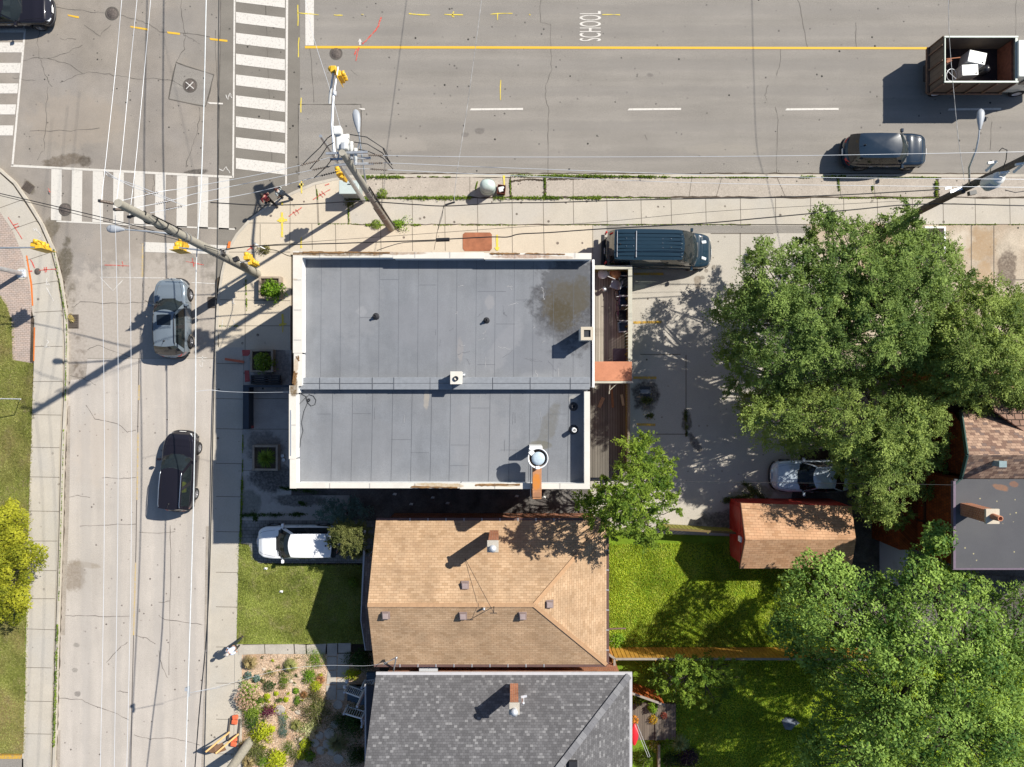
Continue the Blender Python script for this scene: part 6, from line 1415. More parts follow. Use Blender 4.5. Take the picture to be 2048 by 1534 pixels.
c = P(1003, 381, .12); BX = T('litter_box', 'small open rusty box with white litter next to the domed cabinet', 'box', c)
g = MB()
for q in ((-.22, 0, .03, .5), (.22, 0, .03, .5)): g.obox(c+Vector((q[0], q[1], .16)), (q[2], q[3], .32), -.1)
for q in (-.24, .24): g.obox(c+Vector((0, q, .157)), (.41, .03, .31), -.1)
g.obox(c+Vector((0, 0, .02)), (.40, .44, .03), -.1); g.build('box_side', plain('dark_rust', S(110, 56, 40), .8, var=.3), BX)
g = MB(); g.obox(c+Vector((-.05, .0, .16)), (.26, .3, .2), .3); g.obox(c+Vector((.08, .1, .2)), (.16, .16, .12), .8); g.build('litter', M['enamel'], BX, bev=.04, seg=2)

# ================================================================ overhead lines
def wire(name, label, pts, r=.02, mat=None, group='overhead lines', cat='overhead wire'):
    pts = list(pts)
    if pts[0][1] == -30: (x0, y0, z0), (x1, y1, z1) = pts[:2]; pts.insert(0, (x0+(x0-x1)/(y1-y0)*420, -450, z0))
    if pts[-1][0] == 2080: (x0, y0, z0), (x1, y1, z1) = pts[-2:]; pts.append((2600, y1+(y1-y0)/(x1-x0)*520, z1))
    g = MB(); q = [Vector(P(*p)) for p in pts]
    if len(q) >= 3:      # smooth through the measured points
        out = []
        for i in range(len(q)-1):
            p0, p1, p2, p3 = q[max(i-1, 0)], q[i], q[i+1], q[min(i+2, len(q)-1)]
            for s_ in range(6):
                t_ = s_/6; out.append(.5*((2*p1)+(-p0+p2)*t_+(2*p0-5*p1+4*p2-p3)*t_*t_+(-p0+3*p1-3*p2+p3)*t_**3))
        out.append(q[-1]); q = out
    g.tube(q, r, 6); o = g.build(name, mat or M['alu']); tag(o, label, cat, group); return o
wire('power_line', 'white power line over the side road, leftmost of the three bare ones, above the crossing', [(246, -30, 13.6), (233, 120, 13.3), (215, 290, 13.8), (203, 400, 14.2)], .010)
wire('power_line', 'white power line over the side road, middle of the three bare ones, above the crossing', [(277, -30, 13.1), (259, 150, 12.8), (243, 320, 13.2), (231, 418, 13.6)], .010)
wire('power_line', 'white power line over the side road, rightmost of the three bare ones, above the crossing', [(304, -30, 12.5), (288, 150, 12.2), (272, 320, 12.6), (259, 433, 13.0)], .010)
wire('power_line', 'white power line running to the bottom edge, leftmost of three along the side road', [(200, 403, 14.2), (206, 650, 13.4), (209, 900, 13.0), (207, 1200, 13.2), (200, 1560, 13.8)], .010)
wire('power_line', 'white power line running to the bottom edge, middle of three along the side road', [(230, 420, 13.6), (236, 700, 12.8), (236, 1000, 12.4), (233, 1250, 12.6), (228, 1560, 13.2)], .010)
wire('power_line', 'white power line running to the bottom edge, rightmost of three along the side road', [(258, 435, 13.0), (262, 700, 12.3), (263, 1000, 11.9), (260, 1250, 12.1), (253, 1560, 12.6)], .010)
wire('service_cable', 'pale cable above the right lane of the side road with a clamp near the bottom', [(413, -30, 7.6), (408, 200, 7.3), (402, 380, 7.2), (396, 470, 7.2), (392, 560, 7.0), (391, 780, 6.8), (387, 1000, 6.8), (380, 1250, 7), (370, 1560, 7.4)], .026, plain('grey_cable', (.55, .57, .58), .4))
wire('service_cable', 'dark cable hanging above the right kerb of the side road', [(438, -30, 6.6), (436, 200, 6.3), (435, 400, 6.0), (434, 520, 6.0), (431, 620, 5.8), (427, 800, 5.6), (417, 1200, 5.6), (398, 1430, 5.9), (388, 1560, 6.2)], .028, M['cable'])
g = MB(); q = P(377, 1383, 7.1); g.obox(q, (.08, .5, .1)); g.obox(q+Vector((-.1, .12, 0)), (.12, .16, .12)); g.tube([P(374, 1386, 7.1), P(400, 1382, 7.0), P(440, 1375, 6.6)], .012)
tag(g.build('cable_clamp', M['lamp_grey']), 'grey clamp on the pale cable near the bottom left', 'cable clamp')
g = MB(); q = P(432, 580, 5.9); g.obox(q, (.09, .9, .11)); tag(g.build('splice_case', M['cable'], bev=.03), 'long black splice case hanging over the corner kerb', 'splice case')
for i, (pts, nm) in enumerate(((((712, 309, 12.0), (780, 311, 11.9), (1024, 314, 11.4), (1536, 312, 11.4), (2080, 303, 12.0)), 'uppermost'), (((712, 326, 11.5), (780, 326, 11.4), (1024, 336, 10.9), (1536, 353, 10.8), (2080, 359, 11.2)), 'middle'),
                               (((712, 337, 10.9), (790, 340, 10.8), (1024, 351, 10.3), (1450, 367, 10.2), (2080, 375, 10.6)), 'lowest'))):
    wire('power_line', 'white power line above the main road kerb, %s of three' % nm, pts, .010)
for i, (pts, nm) in enumerate(((((668, 312, 12.1), (610, 328, 12.1), (512, 350, 12.2), (370, 376, 12.8), (322, 383, 13.2), (244, 401, 13.9)), 'uppermost'), (((690, 326, 11.6), (600, 345, 11.6), (512, 363, 11.8), (400, 385, 12.4), (345, 400, 12.8), (275, 415, 13.4)), 'middle'),
                               (((694, 338, 11.0), (600, 362, 11.0), (512, 384, 11.2), (400, 405, 12.0), (368, 412, 12.3), (300, 426, 12.8)), 'lowest'))):
    wire('power_line', 'thin white power line slanting between the two concrete poles, %s of three' % nm, pts, .010)
g = MB()
for a, b in ((((600, 331, 12.1)), (640, 320, 12.1)), ((624, 340, 11.6), (660, 333, 11.6)), ((640, 352, 11.0), (676, 343, 11.0)), ((736, 310, 12), (766, 311, 12)), ((736, 326, 11.5), (766, 326, 11.5)), ((740, 338, 10.9), (776, 340, 10.9)),
             ((285, 391, 13.4), (318, 384, 13.2)), ((310, 408, 12.9), (342, 401, 12.8)), ((330, 419, 12.4), (366, 412, 12.3))): g = MB(); insul_string(g, P(*a), P(*b), 7, .05); tag(g.build('line_insulator', M['brownins']), 'brown insulator string strung in a power line beside a concrete pole', 'insulator', 'line insulators')
g = MB()
for pts in (((664, 270, 12.3), (655, 276, 12.2), (640, 295, 12.0), (622, 312, 12.0), (606, 328, 12.1)), ((668, 285, 12.1), (655, 292, 12), (642, 312, 11.8), (620, 338, 11.6)), ((664, 318, 11.6), (652, 334, 11.3), (640, 345, 11.0), (628, 356, 11.0)),
            ((700, 269, 12.3), (733, 274, 12.2), (768, 297, 12.0), (776, 311, 11.9)), ((708, 284, 12.2), (735, 288, 12.1), (765, 306, 11.8), (780, 326, 11.4)), ((716, 298, 12.0), (738, 303, 11.9), (766, 316, 11.4), (786, 338, 10.8)), ((766, 297, 12), (776, 318, 11.6), (784, 330, 11.2))):
    q = [P(*p) for p in pts]; g.tube(q, .02, 6)
g.build('jumper_cable', M['cable'], PO)
wire('guy_wire', 'pair of straight pale stay wires crossing above the lower zebra bars', [(211, 342, 13.0), (260, 371, 12.9), (372, 412, 12.4)], .012)
wire('guy_wire', 'curved pale stay wire above the lower zebra crossing', [(211, 342, 13.0), (218, 352, 12.9), (270, 370, 12.9), (348, 401, 12.8)], .012)
dk = M['cable']
wire('telephone_cable', 'wavy black telephone cable above the main pavement', [(421, 405, 6.2), (470, 408, 6.2), (512, 410, 6.2), (600, 409, 6.1), (720, 402, 6.1), (770, 405, 6), (830, 409, 6), (895, 412, 5.9), (1000, 406, 5.9), (1100, 405, 5.9), (1230, 401, 5.9), (1400, 397, 6), (1536, 395, 6), (1700, 389, 6.2), (1880, 379, 6.6)], .026, dk)
wire('telephone_cable', 'black telephone cable passing over the rust brown cover', [(437, 502, 5.4), (512, 492, 5.4), (700, 486, 5.2), (870, 480, 5.1), (900, 478, 5.1), (980, 474, 5.1), (1015, 474, 5.1), (1040, 468, 5.1), (1100, 465, 5.2), (1200, 458, 5.3), (1400, 447, 5.6), (1536, 435, 5.8), (1700, 420, 6), (1850, 408, 6.2), (2080, 412, 6.6)], .028, dk)
wire('telephone_cable', 'thin grey cable just above the black telephone cable', [(437, 498, 5.6), (600, 485, 5.4), (800, 471, 5.4), (1024, 455, 5.5), (1200, 444, 5.6), (1400, 425, 5.8), (1560, 415, 6), (1800, 402, 6.2)], .010, dk)
wire('drop_cable', 'short black drop cable going down to the corner of the white parapet', [(526, 498, 3.5), (552, 501, 4.5), (575, 511, 6.4), (590, 513, 7.5)], .02, dk)
wire('drop_cable', 'black branch cable ending at the north wall', [(870, 482, 5.1), (810, 485, 5.2), (780, 492, 5.6), (754, 501, 7)], .018, dk)
g = MB(); g.tube([P(872, 480, 5.1), P(899, 479, 5.1)], .10, 10); tag(g.build('splice_case', dk), 'black splice case on the telephone cable above the main pavement', 'splice case')
g = MB(); g.tube([P(889, 409, 5.9), P(880, 440, 5.7), P(874, 466, 5.3), P(868, 500, 3)], .012, 5); g.tube([P(887, 410, 5.9), P(885, 430, 5.7), P(876, 460, 5.3)], .012, 5); g.obox(P(900, 407, 5.9), (.5, .08, .06), .3); tag(g.build('cable_tie', dk), 'thin tangled tie wires hanging between the two telephone cables', 'cable')
wire('cross_cable', 'striped cable crossing the main road from the top edge to the telephone cable', [(967, -30, 6.0), (950, 100, 6.0), (934, 217, 5.9), (921, 300, 5.9), (912, 360, 5.9), (908, 408, 5.9)], .013, plain('twisted_pair', (.30, .30, .30), .6, var=.6, scale=3))
wire('cross_cable', 'striped cable crossing the main road at the right to the lamp arm', [(1896, -30, 7.2), (1899, 80, 7), (1909, 200, 6.8), (1917, 280, 6.7), (1926, 340, 6.6), (1929, 362, 6.6)], .013, plain('twisted_pair2', (.36, .36, .36), .6, var=.6, scale=3))
wire('span_wire', 'very thin pale wire running up from the corner pole to the top edge', [(604, -30, 10), (626, 70, 10.5), (662, 185, 11.3), (683, 262, 12.2)], .008)
wire('telephone_cable', 'double black cable entering from the left edge above the street lamp', [(-30, 380, 8), (100, 410, 8.0), (250, 446, 7.9), (380, 482, 7.8), (440, 500, 7.2)], .02, dk)
wire('telephone_cable', 'thinner companion of the double black cable at the left', [(-30, 384, 7.9), (100, 415, 7.9), (250, 453, 7.7), (380, 486, 7.6), (436, 503, 7.0)], .014, dk)
wire('drop_cable', 'thin white cable crossing the shaded pavement to the white parapet', [(391, 783, 6.8), (420, 780, 6.6), (450, 783, 6.4), (510, 785, 6.6), (578, 784, 7.2)], .010)
wire('drop_cable', 'pale cable crossing the garden to the service mast', [(376, 1386, 7.1), (440, 1372, 6.6), (560, 1340, 5.6), (650, 1331, 5.0), (740, 1331, 4.7), (792, 1318, 4.7)], .006)
wire('drop_cable', 'dark thin cable crossing the parking lot near the red shed', [(1184, 960, 6.6), (1300, 962, 6.0), (1450, 964, 5.6), (1600, 966, 5.6), (1800, 968, 6.2), (1910, 970, 6.4)], .010, dk)
g = MB(); g.tube([P(-30, 797, 2.5), P(41, 798, 1.8)], .03); g.tube([P(41, 798, 1.8), P(38, 803, .2)], .02); tag(g.build('sign_post', M['steel']), 'thin grey post on the verge lawn at the left edge', 'post')
# ================================================================ vegetation
def leaf_obj(name, cen, nrm, size, mat, parent=None, tint=None, aspect=.55, along_=None, kind=None):
    """many small folded leaf faces as one mesh; cen, nrm (n,3), size (n,)"""
    n = len(cen); cen = np.asarray(cen, float); nrm = np.asarray(nrm, float); nrm /= np.linalg.norm(nrm, axis=1, keepdims=True)+1e-9
    a = rng.normal(size=(n, 3)) if along_ is None else np.asarray(along_, float)+rng.normal(size=(n, 3))*.25
    a -= nrm*(a*nrm).sum(1, keepdims=True); a /= np.linalg.norm(a, axis=1, keepdims=True)+1e-9
    b = np.cross(nrm, a); s = np.asarray(size, float)[:, None]
    v = np.empty((n, 4, 3)); v[:, 0] = cen-a*s*.5; v[:, 1] = cen+b*s*.5*aspect+nrm*s*.10; v[:, 2] = cen+a*s*.55; v[:, 3] = cen-b*s*.5*aspect+nrm*s*.10
    off = np.array(wloc(parent)) if parent is not None else np.zeros(3); v -= off
    me = bpy.data.meshes.new(name); me.vertices.add(4*n); me.vertices.foreach_set('co', v.reshape(-1)); me.loops.add(4*n)
    me.loops.foreach_set('vertex_index', np.arange(4*n, dtype=np.int32)); me.polygons.add(n)
    me.polygons.foreach_set('loop_start', np.arange(0, 4*n, 4, dtype=np.int32)); me.polygons.foreach_set('loop_total', np.full(n, 4, dtype=np.int32))
    me.materials.append(mat); me.update(calc_edges=True)
    at = me.attributes.new('tint', 'FLOAT', 'FACE'); at.data.foreach_set('value', (rng.random(n) if tint is None else np.clip(tint, 0, 1)).astype(np.float32))
    o = bpy.data.objects.new(name, me); COL.objects.link(o)
    if parent is not None: o.parent = parent
    if kind: o['kind'] = kind
    return o
def in_poly(x, y, pts):
    c = False; n = len(pts)
    for i in range(n):
        x0, y0 = pts[i]; x1, y1 = pts[i-1]
        if (y0 > y) != (y1 > y) and x < (x1-x0)*(y-y0)/(y1-y0+1e-9)+x0: c = not c
    return c
def edge_d(x, y, pts):
    m = 1e9; n = len(pts)
    for i in range(n):
        ax, ay = pts[i-1]; bx, by = pts[i]; dx, dy = bx-ax, by-ay; t_ = max(0, min(1, ((x-ax)*dx+(y-ay)*dy)/(dx*dx+dy*dy+1e-9)))
        m = min(m, math.hypot(x-ax-dx*t_, y-ay-dy*t_))
    return m
M['bark'] = plain('tree_bark', (.10, .08, .065), .95, var=.3, scale=10, obj=False)
M['bark_pale'] = plain('pale_twig', (.26, .22, .17), .95, var=.25, scale=10, obj=False)
def tree(name, label, outline, trunk, zlo, zhi, n_cl, cl_r, per, leaf, mat, spray=True, group='trees', holes=(), skirt=.25, trunk_r=.28, step=None, bark=None, limbs=True, flat_=.6, cat='tree', dense=1.0, rng_seed=1, gaps=9):
    rnd = random.Random(rng_seed)
    t_ = T(name, label, cat, P(trunk[0], trunk[1], .1), group)
    xs_ = [p[0] for p in outline]; ys_ = [p[1] for p in outline]; md = max(edge_d(rnd.uniform(min(xs_), max(xs_)), rnd.uniform(min(ys_), max(ys_)), outline) for _ in range(1))
    samp = [];
    for _ in range(400):
        x, y = rnd.uniform(min(xs_), max(xs_)), rnd.uniform(min(ys_), max(ys_))
        if in_poly(x, y, outline): md = max(md, edge_d(x, y, outline))
    cl = []; tries = 0; mind = step or cl_r*34*.62
    while len(cl) < n_cl and tries < 60000:
        tries += 1; x, y = rnd.uniform(min(xs_), max(xs_)), rnd.uniform(min(ys_), max(ys_))
        if not in_poly(x, y, outline): continue
        d = edge_d(x, y, outline)
        if d < cl_r*34*.42: continue
        if any(math.hypot(x-h[0], y-h[1]) < h[2] for h in holes): continue
        if math.sin(x*.071+y*.023+rng_seed)+math.sin(y*.083-x*.031)+math.sin((x+y)*.047+2)*.7 > gaps+1.0: continue
        if any((x-q[0])**2+(y-q[1])**2 < (mind*(1 if q[3] else .8))**2 for q in cl): continue
        f = min(1, d/(md*.8)); z = zlo+(zhi-zlo)*(1-(1-f)**2)*rnd.uniform(.72, 1.08)
        cl.append((x, y, z, 1))
    low = []
    for (x, y, z, k) in cl:            # a few inner sprays underneath
        if rnd.random() < skirt: low.append((x+rnd.uniform(-30, 30), y+rnd.uniform(-30, 30), max(zlo*.8, z-rnd.uniform(1.2, 2.6)), 0))
    low = [q for q in low if in_poly(q[0], q[1], outline)]
    base = P(trunk[0], trunk[1], .1); crown_c = []
    for x, y, z, k in cl+low: crown_c.append(P(x, y, z))
    # limbs
    hub = base+Vector((rnd.uniform(-.3, .3), rnd.uniform(-.3, .3), zlo*.62)); g = MB()
    g.tube([base, base+(hub-base)*.5+Vector((.08, .05, 0)), hub], [trunk_r*1.25, trunk_r, trunk_r*.85], 10)
    if limbs:
        K = max(4, min(9, len(crown_c)//8)); seeds = rnd.sample(crown_c, min(K, len(crown_c))); mains = {}
        for c in crown_c:
            i = min(range(len(seeds)), key=lambda j: (seeds[j]-c).length); mains.setdefault(i, []).append(c)
        for i, cs in mains.items():
            m = sum(cs, Vector())/len(cs); m = hub+(m-hub)*.62; m.z = hub.z+(m.z-hub.z)*.75
            mid = hub+(m-hub)*.5+Vector((rnd.uniform(-.3, .3), rnd.uniform(-.3, .3), .25)); g.tube([hub, mid, m], [trunk_r*.62, trunk_r*.42, trunk_r*.26], 7)
            for c in cs:
                mm = m+(c-m)*.5+Vector((rnd.uniform(-.3, .3), rnd.uniform(-.3, .3), rnd.uniform(-.1, .3))); g.tube([m, mm, c], [trunk_r*.24, trunk_r*.15, trunk_r*.05], 5, 0, False)
    g.build('trunk', bark or M['bark'], t_)
    C_, N_, S_, T_, A_ = [], [], [], [], []
    for ci, c in enumerate(crown_c):
        r = cl_r*rnd.uniform(.7, 1.3); lsz = leaf*rnd.uniform(.75, 1.3); n = int(per*dense*(r/cl_r)**2*(1 if ci < len(cl) else .6)); ct = rnd.uniform(.15, .85)
        if spray:
            ntw = max(5, n//30)
            d = rng.normal(size=(ntw, 3)); d[:, 2] = np.abs(d[:, 2])*.75-.12; d /= np.linalg.norm(d, axis=1, keepdims=True); L = r*rng.uniform(.55, 1.15, ntw)
            k = n//ntw; tt = rng.uniform(.25, 1, (ntw, k)); p = np.array(c)+(d[:, None, :]*tt[..., None]*L[:, None, None])
            sd_ = rng.normal(size=(ntw, k, 3))*(r*.10); sd_[..., 2] *= .5; p = p+sd_; p[..., 2] -= (tt**2)*r*.22
            nn = rng.normal(size=(ntw, k, 3))*.55+np.array([0, 0, 1]); C_.append(p.reshape(-1, 3)); N_.append(nn.reshape(-1, 3)); A_.append(np.repeat(d, k, 0))
            S_.append(lsz*rng.uniform(.6, 1.25, ntw*k)); T_.append(np.repeat(np.clip(ct+rng.normal(size=ntw)*.2, 0, 1), k)+rng.normal(size=ntw*k)*.1)
        else:
            d = rng.normal(size=(n, 3)); d[:, 2] = np.abs(d[:, 2])*1.0-.2; d /= np.linalg.norm(d, axis=1, keepdims=True); rr = r*rng.uniform(.45, 1.0, n)**.6*(1+.25*np.sin(d[:, 0]*7+ci)*np.cos(d[:, 1]*6+ci*2))
            p = np.array(c)+d*rr[:, None]*np.array([1, 1, flat_]); nn = d*.8+rng.normal(size=(n, 3))*.45+np.array([0, 0, .5]); C_.append(p); N_.append(nn); A_.append(d)
            S_.append(lsz*rng.uniform(.6, 1.25, n)); T_.append(np.clip(ct+rng.normal(size=n)*.22, 0, 1))
    leaf_obj('crown', np.concatenate(C_), np.concatenate(N_), np.concatenate(S_), mat, t_, np.concatenate(T_), .6, np.concatenate(A_))
    return t_
L_elm = leafmat('elm_leaves', (.055, .105, .028), (.27, .37, .095), .30)
L_elm2 = leafmat('elm_leaves_warm', (.075, .125, .030), (.34, .43, .11), .30)
L_map = leafmat('maple_leaves', (.040, .105, .022), (.33, .47, .095), .24)
L_sm = leafmat('young_tree_leaves', (.060, .120, .018), (.28, .38, .050), .36)
L_yel = leafmat('yellow_green_leaves', (.10, .13, .012), (.42, .42, .035), .3)
L_oli = leafmat('olive_leaves', (.055, .075, .022), (.20, .21, .07), .30)
L_dk = leafmat('dark_green_leaves', (.018, .045, .012), (.07, .13, .03), .28)
L_br = leafmat('bright_green_leaves', (.07, .16, .015), (.26, .42, .035), .35)
L_lime = leafmat('lime_leaves', (.22, .30, .012), (.55, .58, .04), .35)
L_pur = leafmat('purple_leaves', (.05, .008, .02), (.18, .035, .08), .25)
L_pnk = leafmat('pink_blossom', (.42, .24, .17), (.66, .48, .38), .3)
L_tan = leafmat('dry_grass_blades', (.22, .17, .08), (.46, .38, .19), .3)
L_blu = leafmat('blue_green_leaves', (.06, .11, .09), (.15, .23, .20), .25)
L_var = leafmat('variegated_leaves', (.30, .36, .12), (.72, .72, .42), .3)
L_grs = leafmat('grass_blades', (.15, .18, .045), (.48, .53, .15), .42, dry=(.42, .38, .20))
L_grb = leafmat('grass_blades_back', (.16, .22, .025), (.60, .70, .09), .48, dry=(.50, .54, .12))
L_grd = leafmat('grass_blades_dry', (.12, .12, .04), (.30, .28, .11), .30)

ELM_N = [(1492, 505), (1525, 480), (1600, 470), (1645, 410), (1690, 432), (1745, 440), (1790, 425), (1830, 402), (1858, 450), (1905, 470), (1938, 520), (1950, 590), (1905, 650), (1900, 720), (1800, 770), (1640, 780), (1500, 800), (1455, 780), (1428, 690), (1425, 600), (1470, 560)]
tree('elm_tree', 'largest tree with feathery dark green crown over the parking lot, upper half of the foliage', ELM_N, (1735, 745), 3.8, 8.6, 285, .66, 430, .102, L_elm, holes=((1820, 590, 16), (1560, 680, 14), (1812, 545, 10)), rng_seed=3, skirt=.3, gaps=.9)
ELM_S = [(1500, 780), (1640, 750), (1800, 740), (1930, 760), (1948, 820), (1925, 900), (1895, 975), (1850, 1000), (1812, 1058), (1760, 1055), (1715, 1030), (1690, 985), (1660, 945), (1640, 925), (1560, 900), (1480, 870), (1455, 820)]
tree('elm_tree', 'yellower feathery tree crown hanging over the silver blue car and red shed', ELM_S, (1770, 850), 3.0, 6.9, 185, .64, 400, .098, L_elm2, rng_seed=5, skirt=.15, gaps=.8)
tree('elm_tree', 'loose feathery tree crown spreading to the right edge above the brown roof', [(1850, 620), (1905, 600), (1960, 560), (2000, 548), (2040, 580), (2110, 600), (2120, 800), (2060, 830), (1990, 810), (1930, 830), (1850, 760)], (1975, 735), 4.8, 8.2, 130, .68, 430, .098, L_elm2, rng_seed=8)
MAP = [(1565, 1165), (1600, 1115), (1640, 1100), (1690, 1125), (1740, 1150), (1790, 1130), (1822, 1095), (1850, 1052), (1880, 1080), (1885, 1115), (1930, 1130), (1990, 1180), (2048, 1145), (2130, 1150), (2130, 1620), (1600, 1640), (1585, 1520), (1600, 1440), (1650, 1400), (1630, 1350), (1590, 1320), (1548, 1270), (1540, 1220)]
tree('maple_tree', 'broad fresh green maple filling the bottom right corner', MAP, (1850, 1400), 4.6, 9.4, 430, .52, 170, .14, L_map, spray=False, holes=((1862, 1250, 13), (1860, 1345, 12), (1700, 1225, 14), (1660, 1275, 16), (1765, 1385, 20), (1690, 1330, 18), (1600, 1400, 20)), rng_seed=11, skirt=.06, step=18, gaps=.35)
tree('maple_tree', 'separate sprig of maple foliage over the brown shingled wall', [(1850, 1052), (1885, 1045), (1910, 1075), (1890, 1110), (1855, 1110)], (1880, 1190), 5.6, 6.6, 9, .5, 140, .17, L_map, spray=False, rng_seed=12, limbs=True, trunk_r=.06, step=14)
SMT = [(1238, 885), (1262, 866), (1300, 868), (1318, 895), (1345, 915), (1355, 960), (1368, 1010), (1345, 1050), (1335, 1085), (1300, 1105), (1262, 1085), (1220, 1092), (1195, 1060), (1168, 1035), (1150, 1000), (1185, 960), (1220, 935), (1245, 915)]
tree('small_tree', 'bright green young tree between the dark deck and the tan roof', SMT, (1262, 985), 4.0, 9.0, 84, .54, 230, .11, L_sm, rng_seed=21, trunk_r=.15, skirt=.4)
tree('yellow_shrub', 'golden green shrub overhanging the left pavement', [(-50, 1005), (20, 1000), (45, 1012), (62, 1050), (82, 1105), (88, 1150), (60, 1180), (62, 1215), (30, 1245), (-50, 1250)], (5, 1130), 1.5, 3.2, 40, .55, 420, .12, L_yel, spray=False, rng_seed=31, trunk_r=.1, group='shrubs', cat='shrub', step=16)
tree('overhanging_shrub', 'olive and green shrub leaning over the rear of the white car', [(652, 1060), (672, 1045), (700, 1042), (735, 1050), (745, 1080), (735, 1108), (715, 1118), (680, 1105), (655, 1095)], (712, 1066), 1.9, 3.2, 22, .5, 430, .085, L_oli, rng_seed=41, trunk_r=.08, group='shrubs', cat='shrub', step=13)
tree('overhanging_shrub', 'grey green bush in the deep shade beside the alley', [(630, 1012), (680, 995), (740, 1005), (750, 1040), (690, 1045), (640, 1040)], (690, 1022), .8, 1.6, 18, .5, 300, .08, L_blu, rng_seed=42, trunk_r=.06, group='shrubs', cat='shrub', step=14)
tree('small_tree', 'low spreading tree with drooping bright sprays south of the board fence', [(1296, 1345), (1320, 1320), (1400, 1305), (1480, 1318), (1500, 1350), (1480, 1370), (1445, 1400), (1430, 1425), (1395, 1400), (1350, 1405), (1310, 1390)], (1375, 1345), 1.2, 3.6, 40, .5, 210, .13, L_sm, rng_seed=51, trunk_r=.12, step=17, gaps=.3)

# shrubs and garden plants -----------------------------------------------------------------
def bush(name, label, px, py, r, h, mat, leaf=.06, n=900, z=.16, group='garden plants', cat='plant', sq=1.0):
    if group == 'garden plants' and r > .25: r *= 1.24; n = int(n*1.55)
    c = P(px, py, z); t_ = T(name, label, cat, c, group); g = MB()
    for k in range(6):
        a = k*1.05; g.tube([c, c+Vector((math.cos(a)*r*.3, math.sin(a)*r*.3, h*.45)), c+Vector((math.cos(a)*r*.6, math.sin(a)*r*.6, h*.8))], [.018, .012, .006], 4)
    g.build('stem', M['bark_pale'], t_)
    d = rng.normal(size=(n, 3)); d[:, 2] = np.abs(d[:, 2]); d /= np.linalg.norm(d, axis=1, keepdims=True); rr = rng.uniform(.4, 1, n)**.5*(1+.16*np.sin(d[:, 0]*9+px)*np.cos(d[:, 1]*8+py))
    nb = 7; lo_ = rng.normal(size=(nb, 3))*[.42, .42, .12]; lo_[0] = 0; lr = rng.uniform(.42, .8, nb); lr[0] = .7; ki = rng.integers(0, nb, n)
    if r > .38: d = d*lr[ki][:, None]+lo_[ki]; rr = rr*1.0
    p = np.array(c)+d*rr[:, None]*np.array([r, r*sq, h]); leaf_obj('foliage', p, d+rng.normal(size=(n, 3))*.5+[0, 0, .4], leaf*rng.uniform(.7, 1.3, n), mat, t_)
    return t_
def tuft(name, label, px, py, r, h, mat, n=260, wd=.02, z=.16, droop=.5, group='garden plants', cat='plant', lean=(0, 0)):
    c = P(px, py, z); t_ = T(name, label, cat, c, group); g = MB()
    for k in range(n):
        a = random.uniform(0, 6.283); q = random.uniform(.25, 1)**.6; L = r*q; hh = h*random.uniform(.6, 1)*(1-.3*q); w_ = wd*random.uniform(.6, 1.2)
        d = Vector((math.cos(a), math.sin(a), 0)); s_ = Vector((-d.y, d.x, 0))*w_; o = c+d*random.uniform(0, r*.12); ln = Vector((lean[0], lean[1], 0))
        m = o+d*L*.5+ln*.5+Vector((0, 0, hh)); e = o+d*L+ln+Vector((0, 0, hh*(1-droop)))
        g.add([o-s_*.7, o+s_*.7, m+s_, m-s_, e], [(0, 1, 2, 3), (3, 2, 4)])
    o = g.build('blades', mat, t_); at = o.data.attributes.new('tint', 'FLOAT', 'FACE'); at.data.foreach_set('value', np.repeat(rng.random(n), 2).astype(np.float32))
    return t_
def hosta(name, label, px, py, r, mat, n=34, z=.16, h=.2, group='garden plants', cat='plant'):
    c = P(px, py, z); t_ = T(name, label, cat, c, group); g = MB()
    for k in range(n):
        a = k*2.4+random.uniform(-.2, .2); q = .25+.75*(k/n)**.7; L = r*q; d = Vector((math.cos(a), math.sin(a), 0)); s_ = Vector((-d.y, d.x, 0))
        o = c+d*L*.35+Vector((0, 0, h*(1.1-q*.6))); w_ = r*.17; e = c+d*L+Vector((0, 0, h*(1.0-q*.85))); m = (o+e)/2+Vector((0, 0, .03))
        g.add([o, m-s_*w_, e, m+s_*w_, m+Vector((0, 0, -.015))], [(0, 1, 4), (1, 2, 4), (2, 3, 4), (3, 0, 4)])
        g.tube([c, o], .005, 3, 0, False)
    o = g.build('leaves', mat, t_); nf = len(o.data.polygons); at = o.data.attributes.new('tint', 'FLOAT', 'FACE'); at.data.foreach_set('value', rng.random(nf).astype(np.float32)); return t_
GP = 'garden plants'
tuft('ornamental_grass', 'tan tufted ornamental grass at the upper left corner of the wood chip bed', 503, 1322, .52, .6, L_tan, 320, .014)
tuft('ornamental_grass', 'striped green and yellow grass near the top middle of the wood chip bed', 585, 1330, .48, .55, leafmat('striped_blades', (.12, .16, .05), (.42, .42, .16)), 260, .016, lean=(-.05, .05))
bush('green_mound', 'smooth bright green mound plant beside the flagstones', 636, 1320, .62, .38, L_br, .04, 1900)
bush('blue_green_bush', 'flat blue grey leaved plant by the edge slabs', 497, 1350, .24, .3, L_blu, .12, 120); bush('blue_green_bush', 'second blue grey leaved plant just right of the first by the edge slabs', 514, 1356, .24, .28, L_blu, .12, 120)
hy = bush('hydrangea', 'hydrangea with pink blossom heads at the left side of the bed', 499, 1387, .66, .75, L_br, .1, 520)
g = MB(); hc = P(499, 1387, .16)
C_ = []; N_ = []; 
for k in range(42):
    a = k*2.4; q = (k/42)**.5; o = np.array(hc)+np.array([math.cos(a)*.68*q, math.sin(a)*.72*q, .78-.3*q*q]); d = rng.normal(size=(26, 3)); d /= np.linalg.norm(d, axis=1, keepdims=True); C_.append(o+d*.085); N_.append(d)
leaf_obj('blossom', np.concatenate(C_), np.concatenate(N_), np.full(42*26, .055), L_pnk, hy, None, .9)
